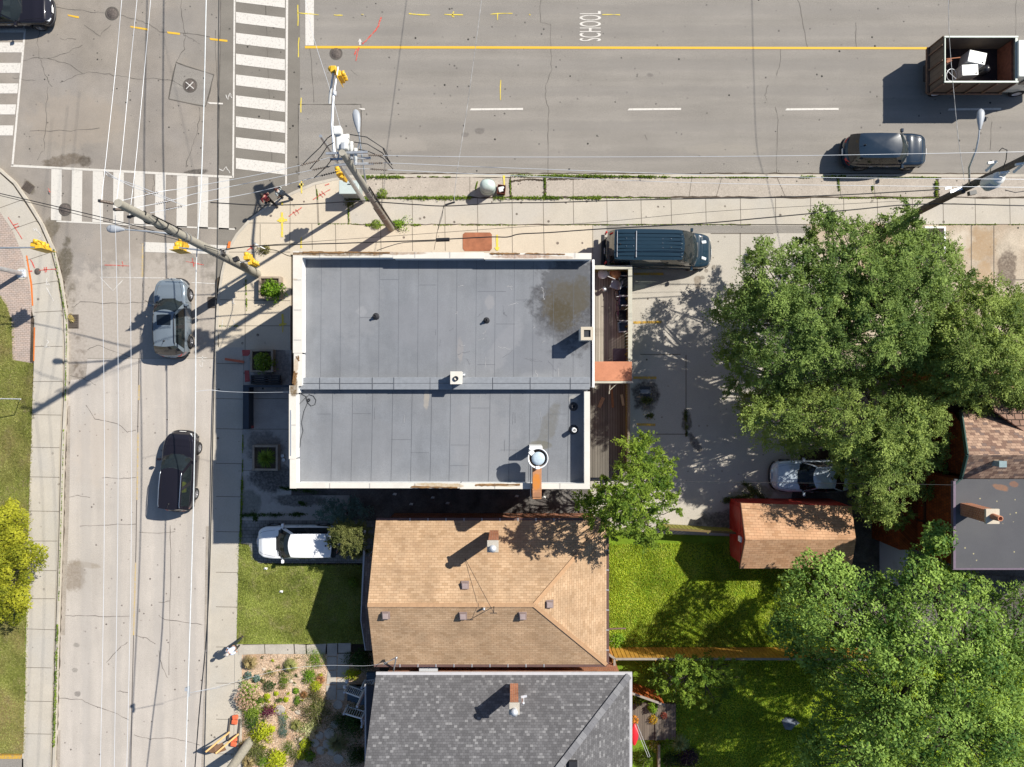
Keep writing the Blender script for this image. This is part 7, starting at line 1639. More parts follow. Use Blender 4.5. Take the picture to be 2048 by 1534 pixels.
bush('lily_clump', 'yellow green bush left of the flagstone bend', 619, 1352, .42, .5, L_br, .06, 900); bush('golden_bush', 'vivid golden yellow low bush near the flagstone bend', 632, 1371, .3, .3, L_lime, .06, 420)
bush('dark_bush', 'small dark green bush with one white flower in the bed', 538, 1372, .3, .3, L_dk, .05, 500); bush('dark_bush', 'mid green bush beside pale stones in the bed', 570, 1364, .36, .4, L_sm, .05, 600)
tuft('dry_tuft', 'rust brown dry tuft right of the golden bush', 641, 1358, .36, .2, leafmat('rust_blades', (.25, .12, .05), (.5, .28, .14)), 180, .012); tuft('dry_tuft', 'rust brown dry tuft above the golden hostas', 608, 1388, .28, .18, leafmat('rust_blades2', (.25, .12, .05), (.48, .26, .12)), 140, .012)
for i, (x, y, r, lab) in enumerate(((535, 1392, .26, 'lime hosta just right of the hydrangea'), (553, 1386, .2, 'smaller lime hosta up and right of the first one'), (592, 1381, .24, 'lime hosta under the dry rust tuft'), (573, 1398, .22, 'lime hosta in the middle of the wood chips'), (545, 1457, .27, 'lime hosta between the two grey green mounds and the yellow shrub'))):
    hosta('hosta', lab, x, y, r, L_lime if i != 2 else L_br, 30)
bush('dark_bush', 'narrow green plant below the hosta under the rust tuft', 595, 1400, .2, .25, L_br, .07, 240, sq=1.6)
bush('purple_shrub', 'round purple leaved shrub', 537, 1420, .40, .42, L_pur, .06, 900)
bush('spiky_shrub', 'brownish green shrub above the largest grey green bush', 631, 1392, .46, .5, leafmat('bronze_leaves', (.09, .08, .035), (.26, .22, .10)), .05, 900)
bush('large_garden_bush', 'largest grey green bush in the bed', 634, 1420, .82, .85, L_oli, .055, 2600); bush('variegated_bush', 'cream and green variegated bush below the largest bush', 616, 1458, .48, .45, L_var, .06, 1000)
bush('grey_green_mound', 'upper of two round grey green mounds', 565, 1442, .33, .28, L_blu, .035, 900); bush('grey_green_mound', 'lower of two round grey green mounds', 564, 1466, .33, .28, L_blu, .035, 900)
tuft('ornamental_grass', 'arching yellow green grass between the mounds and the variegated bush', 592, 1448, .42, .35, leafmat('arching_blades', (.14, .17, .05), (.4, .38, .14)), 170, .014)
bush('clipped_dome', 'tight green dome plant at the bottom of the bed', 583, 1492, .46, .42, L_sm, .035, 1700); bush('feathery_bush', 'feathery grey green bush under the dome plant', 592, 1512, .42, .36, L_oli, .04, 900)
bush('lime_bush', 'lime bush beside the shade edge near the bottom of the bed', 611, 1487, .3, .4, L_lime, .07, 420); bush('lime_bush', 'lime bush straddling the shade edge lower down', 604, 1508, .28, .3, L_lime, .07, 350); bush('lime_bush', 'greener lime bush inside the shade', 620, 1510, .3, .25, L_br, .07, 350)
bush('lime_bush', 'tall yellow shrub at the lower left of the bed', 522, 1460, .6, .6, L_lime, .09, 900); bush('green_shrub', 'dark green shrub along the left edge of the bed', 502, 1425, .55, .6, L_sm, .06, 1300); bush('green_shrub', 'deep green grassy shrub under the dark green shrub at the bed edge', 506, 1447, .6, .6, L_dk, .05, 1400)
bush('green_shrub', 'mixed green shrub at the bottom left of the bed', 510, 1500, .62, .6, L_oli, .07, 1300); tuft('ornamental_grass', 'brown grass leaning over the edge slabs at the bottom left', 492, 1490, .5, .45, L_tan, 240, .014); tuft('ornamental_grass', 'darker brown grass at the very bottom left of the bed', 498, 1520, .5, .45, L_tan, 240, .014)
bush('lime_bush', 'big lime green leafy shrub at the bottom edge of the bed', 552, 1519, .62, .6, L_lime, .1, 900); bush('lime_bush', 'pure green low shrub left of the big lime one', 526, 1520, .34, .4, L_br, .06, 600)
bush('foundation_shrub', 'dark rounded shrub against the tan house near the porch', 722, 1316, .78, 1.1, L_dk, .08, 2600, group='foundation shrubs', cat='shrub'); bush('foundation_shrub', 'yellow tipped hedge plant above the porch railing', 706, 1346, .55, .75, L_lime, .08, 900, group='foundation shrubs', cat='shrub', sq=.5)
bush('foundation_shrub', 'dark shrub below the lower porch railing', 690, 1443, .72, .9, L_dk, .07, 2000, group='foundation shrubs', cat='shrub'); bush('foundation_shrub', 'tall dark shrub against the grey roof below the porch', 717, 1450, .7, 1.2, L_dk, .08, 2200, group='foundation shrubs', cat='shrub', sq=1.7)
bush('foundation_shrub', 'dark shrub near the bottom edge beside the grey roof', 712, 1500, .75, .9, L_dk, .08, 1800, group='foundation shrubs', cat='shrub'); tuft('ornamental_grass', 'arching pale grass in the shade below the shrubs', 677, 1483, .75, .5, leafmat('shade_blades', (.14, .15, .07), (.34, .33, .17)), 330, .013)
bush('lawn_shrub', 'small green shrub by the wall on the front lawn', 708, 1163, .32, .4, L_sm, .08, 420, group='foundation shrubs', cat='shrub')
for i, (x, y, r) in enumerate(((676, 1409, .28), (669, 1448, .24), (660, 1466, .34), (640, 1470, .24), (630, 1485, .26), (655, 1488, .28), (642, 1500, .26), (664, 1502, .28), (677, 1517, .3), (560, 1419, .3))):
    g = MB(); c = P(x, y, .16); n = 12; g.poly([(c.x+r*math.cos(k*.5236)*random.uniform(.88, 1.08), c.y+r*math.sin(k*.5236)*random.uniform(.85, 1.05)) for k in range(n)], .1, .21); tag(g.build('stepping_stone', M['flag'], bev=.015), 'round grey stepping stone in the shaded part of the bed' if i < 9 else 'pale flat stone right of the purple shrub', 'stone', 'stepping stones')
g = MB()
M['rock'] = ground_mat('pale_garden_rock', S(214, 200, 180), .2, 30, .2, 4)
def rock(px, py, r, label, z=.16, mat=None, cat='rock', group='garden rocks'):
    bm_v = []; N = 9; c = P(px, py, z); g = MB(); rows = []
    for i in range(5):
        th = math.pi/2*i/4; 
        for j in range(N): a = j*6.283/N; q = r*math.cos(th)*(1+.18*math.sin(a*3+px)+.1*math.cos(a*5+py)); rows.append((c.x+q*math.cos(a), c.y+q*.8*math.sin(a), c.z+r*.55*math.sin(th)))
    g.add(rows, [(i*N+j, i*N+(j+1) % N, (i+1)*N+(j+1) % N, (i+1)*N+j) for i in range(4) for j in range(N)], 0, False); return tag(g.build('garden_rock', mat or M['rock'], bev=.01), label, cat, group)
for x, y, r, l in ((528, 1338, .12, 'long pale rock near the top of the bed'), (582, 1362, .14, 'pale rock right of the mid green bush'), (590, 1369, .12, 'speckled rock below the pale one'), (596, 1424, .18, 'pinkish rock left of the largest bush'), (527, 1412, .14, 'white rock above the purple shrub'), (601, 1479, .16, 'upright white rock above the lime bush'), (594, 1461, .1, 'little rock beside the variegated bush')): rock(x, y, r, l)
# chips of wood over the bed
def scatter(outline, n, seed=0):
    xs_ = [p[0] for p in outline]; ys_ = [p[1] for p in outline]; out = []; r_ = np.random.default_rng(seed)
    while len(out) < n:
        q = np.stack([r_.uniform(min(xs_), max(xs_), n), r_.uniform(min(ys_), max(ys_), n)], 1)
        out += [tuple(a) for a in q if in_poly(a[0], a[1], outline)]
    return np.array(out[:n])
def to_world(q, z): return np.stack([(q[:, 0]-1024)*(40-z)/1365, (767-q[:, 1])*(40-z)/1365, np.full(len(q), z)], 1)
q = scatter([(487, 1307), (655, 1307), (655, 1400), (735, 1400), (735, 1534), (487, 1534)], 9000, 4); p = to_world(q, .17); p[:, 2] += rng.uniform(0, .02, len(p))
chip = leafmat('wood_chips', (.36, .26, .18), (.72, .58, .44), 0.02, .9)
o = leaf_obj('wood_chips', p, rng.normal(size=p.shape)*.35+[0, 0, 1], rng.uniform(.04, .1, len(p)), chip, kind='stuff'); o['label'] = 'pale wood chips scattered over the garden bed'
def grass(name, outline, n, z, mat, size=(.05, .11), label='', seed=0, patch=None, up=.55):
    q = scatter(outline, n, seed); q = q+rng.normal(size=q.shape)*1.6; p = to_world(q, z)
    f = np.sin(p[:, 0]*1.7+seed)+np.sin(p[:, 1]*2.3)+np.sin(p[:, 0]*4.1+p[:, 1]*3.3)*.6; s = rng.uniform(size[0], size[1], n); p[:, 2] += s*.3
    o = leaf_obj(name, p, rng.normal(size=p.shape)*1.0+[0, 0, up], s, mat, None, np.clip(.5+f*.17+rng.normal(size=n)*.26, 0, 1), .35, kind='stuff'); o['label'] = label; return o
FL = [(478, 1088), (500, 1092), (506, 1119), (522, 1128), (750, 1130), (750, 1285), (476, 1285)]
grass('grass', FL, 46000, .15, L_grs, label='short grass of the front lawn', seed=1)
grass('grass', [(-30, 560), (0, 590), (15, 612), (26, 642), (28, 722), (66, 728), (66, 800), (61, 980), (55, 1250), (49, 1505), (-30, 1503)], 34000, .14, L_grd if False else leafmat('verge_blades', (.15, .16, .045), (.42, .43, .15), .4, dry=(.34, .27, .17)), label='dry grass of the verge at the left edge', seed=2)
grass('grass', [(1214, 1088), (1560, 1085), (1700, 1090), (1700, 1292), (1216, 1296)], 60000, .14, L_grb, (.07, .15), 'lush grass of the back lawn', 3)
grass('grass', [(1262, 1320), (2048, 1320), (2048, 1560), (1350, 1560), (1330, 1400)], 60000, .135, L_grb, (.07, .15), 'grass of the shaded rear garden', 5)
# weeds in the cracks
def weeds(name, lines, n, r, label, z=ZW, mat=None, size=(.05, .12), hgt=.12, seed=0):
    r_ = random.Random(seed); C_ = []
    tot = sum(math.hypot(b[0]-a[0], b[1]-a[1])*w_ for a, b, w_ in lines)
    for a, b, w_ in lines:
        k = max(1, int(n*math.hypot(b[0]-a[0], b[1]-a[1])*w_/tot)); cl = [(r_.random(), r_.uniform(.3, 1)) for _ in range(max(2, int(math.hypot(b[0]-a[0], b[1]-a[1])/9)))]
        for _ in range(k):
            t0, q = r_.choice(cl); t_ = min(1, max(0, t0+r_.gauss(0, .03+.25/len(cl)))); x = a[0]+(b[0]-a[0])*t_; y = a[1]+(b[1]-a[1])*t_; c = P(x, y, z); C_.append((c.x+r_.gauss(0, r*q*.5*w_), c.y+r_.gauss(0, r*q*.5*w_), z+r_.random()*hgt*q*w_))
    C_ = np.array(C_); m = len(C_); o = leaf_obj(name, C_, rng.normal(size=C_.shape)*.8+[0, 0, .8], rng.uniform(size[0], size[1], m), mat or L_sm, kind='stuff'); o['label'] = label
weeds('weeds', [((716, 354), (810, 354), 1.1), ((835, 353), (900, 354), .3), ((1024, 351), (1240, 353), .9), ((1240, 353), (1345, 354), .9), ((1345, 355), (1536, 355), .35), ((1600, 354), (1690, 353), .8), ((1690, 354), (1880, 355), .35)], 5200, .11, 'weeds growing behind the kerb of the main road', seed=1)
weeds('weeds', [((745, 396), (940, 396), 1.2), ((990, 396), (1200, 396), 1.3), ((1200, 395), (1340, 396), .35), ((1680, 396), (1880, 396), .4), ((700, 398), (740, 398), 1.2)], 5600, .10, 'weeds between boulevard strip and pavement', seed=2)
weeds('weeds', [((734, 450), (800, 450), .8), ((814, 450), (842, 450), .9), ((850, 450), (1000, 450), .25), ((1000, 450), (1500, 449), .18), ((637, 448), (735, 448), .15), ((1880, 449), (2048, 449), .3)], 1500, .1, 'small weeds along the inner pavement joint', seed=3)
weeds('weeds', [((1090, 355), (1090, 395), 1.0), ((1020, 360), (1021, 395), .5), ((955, 362), (950, 385), .5), ((1872, 352), (1872, 392), 1.1), ((1675, 355), (1680, 395), .5), ((1745, 372), (1745, 396), .5), ((697, 400), (698, 447), .5), ((632, 366), (636, 398), .35)], 1500, .09, 'weeds in the cross joints of the boulevard strip', seed=4)
weeds('weeds', [((108, 500), (133, 640), .5), ((134, 640), (131, 800), .4), ((128, 860), (118, 1200), .3), ((116, 1250), (109, 1490), 1.0), ((56, 960), (50, 1400), .3), ((485, 960), (481, 1090), 1.2), ((486, 870), (485, 960), .5), ((492, 560), (494, 620), .5), ((440, 652), (475, 652), .4)], 3800, .08, 'weeds along the kerbs of the side road', seed=5)
weeds('weeds', [((485, 1030), (620, 1028), .9), ((560, 975), (640, 985), 1.0), ((600, 1005), (625, 1015), 1.4), ((500, 1010), (512, 1040), 1.2)], 1800, .16, 'weeds and moss in the shaded forecourt', mat=L_dk, seed=6)
weeds('weeds', [((1450, 1000), (1530, 985), 1.4), ((1480, 960), (1530, 1000), 1.3), ((1275, 800), (1310, 800), 1.6), ((1285, 830), (1305, 832), 1.4), ((1371, 820), (1373, 880), .6)], 2600, .2, 'straggly weeds in the parking lot', mat=L_yel if False else L_oli, z=.12, seed=7)
weeds('leaf_litter', [((141, 632), (153, 652), 1.0)], 260, .12, 'fallen leaves in the storm drain', .02, leafmat('fallen_leaves', (.22, .16, .05), (.6, .5, .22), .1), seed=8)
bush('weed_clump', 'bright weed clump right of the concrete pole base', 797, 450, .42, .4, L_br, .09, 420, ZW, 'weed clumps', 'weeds'); bush('weed_clump', 'smaller weed clump left of the concrete pole base', 752, 449, .32, .25, L_sm, .08, 260, ZW, 'weed clumps', 'weeds')
bush('weed_clump', 'weed clump at the foot of the grey green cabinet', 765, 388, .32, .35, L_sm, .08, 260, ZW, 'weed clumps', 'weeds'); bush('weed_clump', 'dry green clump beside the white bracket at the corner', 532, 500, .42, .4, leafmat('dry_green', (.10, .11, .03), (.30, .28, .10)), .08, 420, ZW, 'weed clumps', 'weeds')
bush('weed_clump', 'brown and green weeds around the slim pole foot', 700, 400, .5, .4, L_oli, .08, 520, ZW, 'weed clumps', 'weeds')
bush('vine_patch', 'bright vines against the fence behind the tan house', 1232, 1280, .7, .3, L_br, .13, 500, .14, 'weed clumps', 'weeds')

for i, (mt, sd_, nn) in enumerate(((L_sm, 61, 26), (L_lime, 62, 18), (L_oli, 63, 24), (L_dk, 64, 26), (L_tan, 65, 22))):
    r_ = random.Random(sd_); ln = []
    while len(ln) < nn:
        x, y = r_.uniform(492, 650), r_.uniform(1312, 1530)
        if r_.random() < .55: x = r_.uniform(488, 530) if r_.random() < .5 else x; y = max(y, 1400)
        ln.append(((x, y), (x+r_.uniform(2, 8), y+r_.uniform(-4, 4)), r_.uniform(.6, 1.8)))
    weeds('ground_cover', ln, 950, .16, 'low mixed ground cover among the garden plants', z=.18, mat=mt, size=(.04, .11), hgt=.14, seed=sd_)
# planters in front of the building
M['planter'] = ground_mat('planter_timber', S(176, 160, 142), .2, 30, .2, 2)
def planter(label, px, py, s, kind_):
    c = P(px, py, ZW); t_ = T('planter', label, 'planter', c, 'planters by the street wall'); g = MB()
    for q in (-1, 1): g.box(c.x+q*(s/2)-.06, c.x+q*(s/2)+.06, c.y-s/2-.06, c.y+s/2+.06, ZW, .62); g.box(c.x-s/2+.062, c.x+s/2-.062, c.y+q*(s/2)-.06, c.y+q*(s/2)+.06, ZW, .612)
    g.build('box_side', M['planter'], t_, bev=.01); g = MB(); g.box(c.x-s/2+.06, c.x+s/2-.06, c.y-s/2+.06, c.y+s/2-.06, ZW, .5); g.build('soil', M['dirt'], t_); return t_
planter('sunlit square planter under the bright bush by the corner pole', 545, 577, 1.15, 0); bush('planter_bush', 'bright green leafy bush in the sunlit planter', 543, 574, .68, .75, L_br, .13, 1300, .5, 'planter bushes', 'bush')
planter('shaded planter under the dark bush beside the red painted slab', 529, 722, 1.2, 0); bush('planter_bush', 'dark green bush in the shaded upper planter', 528, 720, .66, .8, L_sm, .12, 1500, .5, 'planter bushes', 'bush')
planter('shaded planter with spiky grass in front of the white parapet', 536, 914, 1.35, 0); tuft('planter_grass', 'spiky green grass in the lower shaded planter', 534, 916, .62, .4, L_sm, 260, .02, .5, .6, 'planter bushes', 'plant')
# red painted slabs, beam, low dark bench walls, paint cans
M['redp'] = plain('faded_red_paint', S(190, 92, 90), .8, var=.2, obj=False)
g = MB(); g.poly(PL([(486, 700), (508, 700), (506, 703), (498, 712), (487, 712)]), None, ZW+.02); g.poly(PL([(491, 741), (500, 741), (502, 763), (492, 764)]), None, ZW+.02); struct('red_paint_patch', g, M['redp'], 'two red painted patches on the forecourt slabs')
g = MB(); g.beam(P(450, 718, .45), P(488, 724, .2), .14, .12); tag(g.build('timber_beam', plain('orange_red_beam', S(214, 120, 90), .7)), 'orange red timber beam lying across the shaded pavement', 'beam')
BN = T('bench', 'black slatted bench below the shaded upper planter', 'bench', P(525, 758, ZW)); g = MB()
for k in range(4): g.box(P(503, 1, .5).x, P(562, 1, .5).x, P(1, 752+k*4.6, .5).y-.04, P(1, 752+k*4.6, .5).y+.04, .52, .56)
g.build('seat', M['trim'], BN); 
for px in (505, 532, 559): g = MB(); g.obox(P(px, 759, .3), (.07, .5, .4)); g.build('leg', M['dark_metal'], BN)
g = MB(); g.tube([P(541, 752, .6), P(543, 760, .68), P(558, 760, .68), P(560, 752, .6)], .03); g.build('armrest', M['trim'], BN)
DW = T('boundary_wall', 'low dark wall with a short return in the shaded forecourt', 'low wall', P(490, 812, ZW)); g = MB(); a, b = P(485, 858, .9), P(497, 770, .9); g.box(a.x, b.x, a.y, b.y, .1, .85); g.box(b.x+.003, P(578, 1, .9).x, b.y-.13, b.y-.002, .1, .84); g.build('wall', plain('dark_blue_wall', (.03, .04, .055), .6, obj=False), DW, bev=.01)
g = MB(); g.box(P(496, 1, .5).x, P(503, 1, .5).x, P(1, 857, .5).y, P(1, 852, .5).y, .1, .5); g.build('red_block', M['redp'], DW)
for (x, y, lab) in ((567, 911, 'upper white paint can beside the lower planter'), (569, 919, 'lower pale blue paint can beside the lower planter')):
    g = MB(); g.lathe(P(x, y, ZW), [(.0, 0), (.1, 0), (.1, .2), (.105, .21), (.09, .21), (.0, .2)], 16); tag(g.build('paint_can', M['enamel']), lab, 'paint can', 'paint cans')
for i, (x, y, rz, l) in enumerate(((789, 988, .2, 'small white scrap at the left of the dark alley'), (822, 1008, .8, 'white plastic bag in the dark alley'), (895, 1006, 1.3, 'triangular white scrap in the dark alley'), (865, 995, .4, 'tiny white scrap in the alley middle'), (1033, 992, .5, 'pale green paper in the alley by the duct'), (1088, 994, .9, 'white cup right of the duct foot'), (531, 1137, 0, 'tiny pinkish scrap on the front lawn'), (562, 1183, 0, 'dry pale patch of litter on the front lawn'))):
    c = P(x, y, .13 if i < 6 else .2); g = MB(); g.add([c+Vector((-.12, -.05, 0)), c+Vector((.1, -.07, .03)), c+Vector((.13, .05, .0)), c+Vector((-.03, .08, .06)), c+Vector((.02, 0, .08))], [(0, 1, 4), (1, 2, 4), (2, 3, 4), (3, 0, 4)]); tag(g.build('litter', M['enamel']), l, 'litter', 'litter')

# things on the sunlit deck
def dz(px, py, z=.75): return P(px, py, z)
def chair(label, px, py, rz, col, sc=1.0):
    c = dz(px, py); t_ = T('chair', label, 'chair', c, 'deck clutter', rz); g = MB(); g.obox((0, 0, .45), (.46*sc, .46*sc, .04)); g.build('seat', col, t_, local=True, bev=.015)
    g = MB(); g.obox((-.25*sc, 0, .72), (.04, .46*sc, .4), 0, 0, -.2); g.build('backrest', col, t_, local=True, bev=.015)
    for sx in (-1, 1):
        for sy in (-1, 1): g = MB(); g.tube([(sx*.18*sc, sy*.2*sc, .44), (sx*.24*sc, sy*.23*sc, 0)], .014); g.build('leg', M['alu'], t_, local=True)
t_ = T('round_table', 'small round white table at the upper left of the sunlit deck', 'table', dz(1203, 551), 'deck clutter'); c = dz(1203, 551)
g = MB(); g.lathe(c+Vector((0, 0, .6)), [(0, .03), (.27, .03), (.28, .015), (.27, 0), (0, 0)], 24); g.build('tabletop', M['enamel'], t_); g = MB(); g.tube([c, c+Vector((0, 0, .6))], .03); g.lathe(c, [(.2, .0), (.18, .03), (0, .05)], 14); g.build('pedestal', M['alu'], t_)
chair('white folding chair heaped with brown cloth on the sunlit deck', 1222, 551, 1.2, M['enamel']); chair('grey folding chair with splayed white legs on the sunlit deck', 1228, 571, 2.8, M['lamp_grey'], 1.1); chair('black seated chair with a silver frame by the deck rail', 1245, 566, .2, M['trim'], 1.1)
g = MB(); cc = dz(1228, 550)+Vector((0, 0, .5)); g.lathe(cc, [(.3, 0), (.33, .04), (.26, .14), (.12, .2), (0, .18)], 14); o = g.build('brown_cloth', plain('brown_cloth', S(186, 128, 90), .9, bump=.6, var=.2)); tag(o, 'crumpled brown cloth lying on the white folding chair', 'cloth')
def bin_(label, px, py, col, sz=(.5, .5, .5), rz=0):
    c = dz(px, py); t_ = T('storage_tub', label, 'tub', c, 'deck clutter', rz); g = MB()
    for q in (-1, 1): g.box(q*sz[0]/2-.02, q*sz[0]/2+.02, -sz[1]/2, sz[1]/2, 0, sz[2]); g.box(-sz[0]/2+.021, sz[0]/2-.021, q*sz[1]/2-.02, q*sz[1]/2+.02, 0, sz[2]-.002)
    g.box(-sz[0]/2+.02, sz[0]/2-.02, -sz[1]/2+.02, sz[1]/2-.02, 0.01, .05); g.build('tub_side', col, t_, local=True); g = MB(); g.box(-sz[0]/2-.03, sz[0]/2+.03, -sz[1]/2-.03, -sz[1]/2+.03, sz[2], sz[2]+.02); g.build('rim', M['enamel'], t_, local=True)
B1 = plain('blue_plastic', S(84, 108, 138), .5); B2 = plain('dark_blue_plastic', S(44, 62, 90), .5); B3 = plain('grey_blue_plastic', S(120, 138, 158), .5)
bin_('dark blue tub behind the black seated chair', 1245, 585, B2, (.5, .5, .55)); bin_('mid blue tub beside the bicycle', 1246, 604, B1, (.5, .5, .5)); bin_('grey blue tub with a white rim south of the bicycle', 1244, 655, B3, (.5, .55, .5), .05); bin_('black crate by the rail above the bicycle', 1248, 545, B2, (.5, .5, .4)); bin_('black crate between bicycle and grey blue tub', 1246, 632, M['trim'], (.5, .6, .35))
g = MB(); a, b = dz(1226, 724), dz(1253, 697); g.box(a.x, b.x, a.y, b.y, .76, .80); tag(g.build('folded_panel', plain('purple_grey_panel', S(96, 84, 100), .7), bev=.005), 'flat purple grey panel at the south end of the sunlit deck', 'panel')
g = MB(); g.lathe(dz(1207, 580), [(.0, 0), (.12, 0), (.1, .3), (.14, .32), (.12, .4), (0, .42)], 16); tag(g.build('lantern', M['steel']), 'small metal lantern standing on the sunlit deck boards', 'lantern')
BKE = T('bicycle', 'purple bicycle leaning in the clutter of the sunlit deck', 'bicycle', dz(1236, 620), 'deck clutter'); w1, w2 = dz(1232, 592)+Vector((0, 0, .3)), dz(1234, 634)+Vector((0, 0, .3)); ax = Vector((1, .1, .75))
M['purple'] = plain('purple_frame', S(120, 60, 110), .4)
for w_ in (w1, w2):
    g = MB(); g.lathe(w_, [(.29, -.018), (.32, 0), (.29, .018), (.27, 0), (.29, -.018)], 28, 0, axis=ax); ty = g.build('wheel', M['tyre'], BKE); g = MB()
    u = ax.normalized().cross(Vector((0, 1, 0))).normalized(); v = ax.normalized().cross(u)
    for k in range(12): a = k*.5236; g.tube([w_, w_+(u*math.cos(a)+v*math.sin(a))*.28], .004, 3)
    under(g, 'spokes', M['alu'], ty)
up = Vector((.12, 0, .38)); bb = (w1+w2)/2+Vector((-.05, .08, -.02)); st = bb+up*.9+Vector((0, -.2, 0)); hdp = w1+up*1.0+Vector((0, -.12, 0))
g = MB(); g.tube([w2, bb, hdp, st, bb], .02); g.tube([w2, st], .015); g.tube([w1, hdp, hdp+up*.25], .02); g.build('frame', M['purple'], BKE)
g = MB(); g.tube([hdp+up*.3+Vector((-.25, -.02, 0)), hdp+up*.3, hdp+up*.3+Vector((.25, -.02, .1))], .016); g.build('handlebar', M['alu'], BKE); g = MB(); g.obox(st+up*.25, (.12, .26, .05)); g.build('saddle', M['trim'], BKE, bev=.02)
# wooden crossing barricade at the bottom
M['newwood'] = plain('fresh_lumber', S(226, 180, 116), .7, var=.1)
BR_ = T('trestle_barricade', 'upturned wooden barricade with orange sandbags near the bottom edge', 'barricade', P(455, 1480, .15))
g = MB(); g.beam(P(459, 1464, .5), P(411, 1504, 1.5), .09, .09); g.beam(P(477, 1468, .4), P(431, 1507, 1.4), .09, .09); g.build('upright', M['newwood'], BR_)
g = MB(); g.beam(P(460, 1436, .2), P(456, 1482, .3), .06, .09); g.beam(P(480, 1438, .2), P(476, 1486, .3), .06, .09); g.build('foot', M['wood_pole'], BR_)
g = MB(); q0, q1, q2, q3 = P(415, 1500, 1.25), P(452, 1502, .75), P(441, 1487, .8), P(425, 1488, 1.3); g.add([P(410, 1502, 1.2), P(432, 1508, 1.3), P(453, 1500, .7), P(445, 1485, .8), P(428, 1492, 1.1)], [(0, 1, 2, 3, 4)]); o = g.build('sign_board', plain('brown_board_back', S(120, 92, 70), .8), BR_); m_ = o.modifiers.new('t', 'SOLIDIFY'); m_.thickness = .03
M['orange'] = plain('orange_sandbag', S(240, 116, 76), .8, var=.12, bump=.3)
for px, py, lab in ((470, 1439, 'upper orange sandbag on the barricade feet'), (468, 1483, 'lower orange sandbag on the barricade feet')):
    c = P(px, py, .3); g = MB()
    for k in (-1, 1): g.obox(c+Vector((.02*k, k*.14, .02)), (.34, .26, .16), .15*k)
    tag(g.build('sandbag', M['orange'], bev=.06, seg=3), lab, 'sandbag', 'orange sandbags')

# ================================================================ fences and back gardens
FB = wood('orange_fence_boards', S(206, 156, 62), S(188, 132, 54), .15, 0, gap=.06)
FT = plain('grey_fence_cap', S(168, 158, 146), .8, var=.15, obj=False)
def board_fence(label, pts, h, mat, cap=FT, gap=.0, bw=.205, z=.1, face=None, cat='fence', n_post=6):
    t_ = T('board_fence', label, cat, P(*pts[0], h), 'wooden fences'); g = MB(); g2 = MB(); g3 = MB()
    q = [P(*p, h) for p in pts]
    for a, b in zip(q[:-1], q[1:]):
        L = (b-a).length; n = max(2, int(L/(bw+.03))); rz = math.atan2(b.y-a.y, b.x-a.x); d = (b-a)/n
        for k in range(n): m = a+d*(k+.5); g.obox(Vector((m.x, m.y, (h-.03+z)/2)), (bw, .022, h-.03-z), rz)
        g2.beam(Vector((a.x, a.y, h)), Vector((b.x, b.y, h)), .12, .035)
        for k in range(int(L/2.2)+1): m = a+(b-a)*min(1, (k*2.2+.1)/L); g3.obox(Vector((m.x, m.y, (h+z)/2))+Vector((math.sin(rz), -math.cos(rz), 0))*.07, (.09, .09, h-z-.03), rz)
        for zz in (.45, h-.35): g3.beam(Vector((a.x, a.y, zz))+Vector((math.sin(rz), -math.cos(rz), 0))*.05, Vector((b.x, b.y, zz))+Vector((math.sin(rz), -math.cos(rz), 0))*.05, .04, .08)
    g.build('boards', mat, t_); g2.build('top_rail', cap, t_); g3.build('posts', mat, t_); return t_
# the long fence leans away from the view: its north face shows
board_fence('long orange board fence between the two back gardens', [(1230, 1318), (1400, 1318), (1560, 1318), (1760, 1320)], 1.85, plain('orange_cedar', S(212, 160, 66), .75, var=.2, scale=2, obj=False))
board_fence('short return of the orange board fence at the tan house corner', [(1214, 1306), (1229, 1317), (1229, 1338)], 1.85, plain('orange_cedar2', S(190, 130, 60), .75, var=.2, obj=False))
board_fence('reddish diagonal fence joining the grey house and the small deck', [(1262, 1386), (1330, 1410)], 1.8, plain('red_cedar', S(186, 98, 42), .75, var=.2, obj=False))
board_fence('mossy yellow green fence between the young tree and the red shed', [(1335, 1058), (1472, 1066)], 1.5, plain('mossy_boards', S(150, 146, 62), .8, var=.25, obj=False), plain('mossy_cap', S(120, 100, 60), .8, obj=False))
SD = T('small_deck', 'little grey wooden deck with flower pots in the rear garden', 'deck', P(1300, 1450, .1)); g = MB(); a, b = P(1262, 1480, .35), P(1352, 1408, .35); g.box(a.x, b.x, a.y, b.y, .1, .35); g.build('floor', wood('grey_garden_boards', S(132, 120, 108), S(104, 94, 84), .14, R(0), gap=.08), SD)
g = MB(); g.box(P(1316, 1, .9).x-.05, P(1316, 1, .9).x+.05, a.y, b.y-.2, .35, .42); g.build('kick_rail', M['wood_pole'], SD)
REDC = plain('bright_red_plastic', S(232, 44, 56), .45)
for nm, (px, py), sz, lab, cat in (('kayak', (1266, 1466), (.42, 1.15, .32), 'bright red plastic object at the wall of the grey house', 'plastic boat'),):
    g = MB(); c = P(px, py, .45); vs = []
    for i in range(9):
        u = -1+i/4; wv = .24*(1-u*u*.75)
        for j in range(8): a = j*.7854; vs.append((c.x+.05+wv*math.cos(a), c.y+u*.62, c.z+.16+wv*.6*math.sin(a)))
    g.add(vs, [(i*8+j, i*8+(j+1) % 8, (i+1)*8+(j+1) % 8, (i+1)*8+j) for i in range(8) for j in range(8)], 0, True); g.add(vs[:8], [tuple(range(7, -1, -1))]); g.add(vs[-8:], [tuple(range(8))]); tag(g.build('toy_boat', REDC), lab, cat)
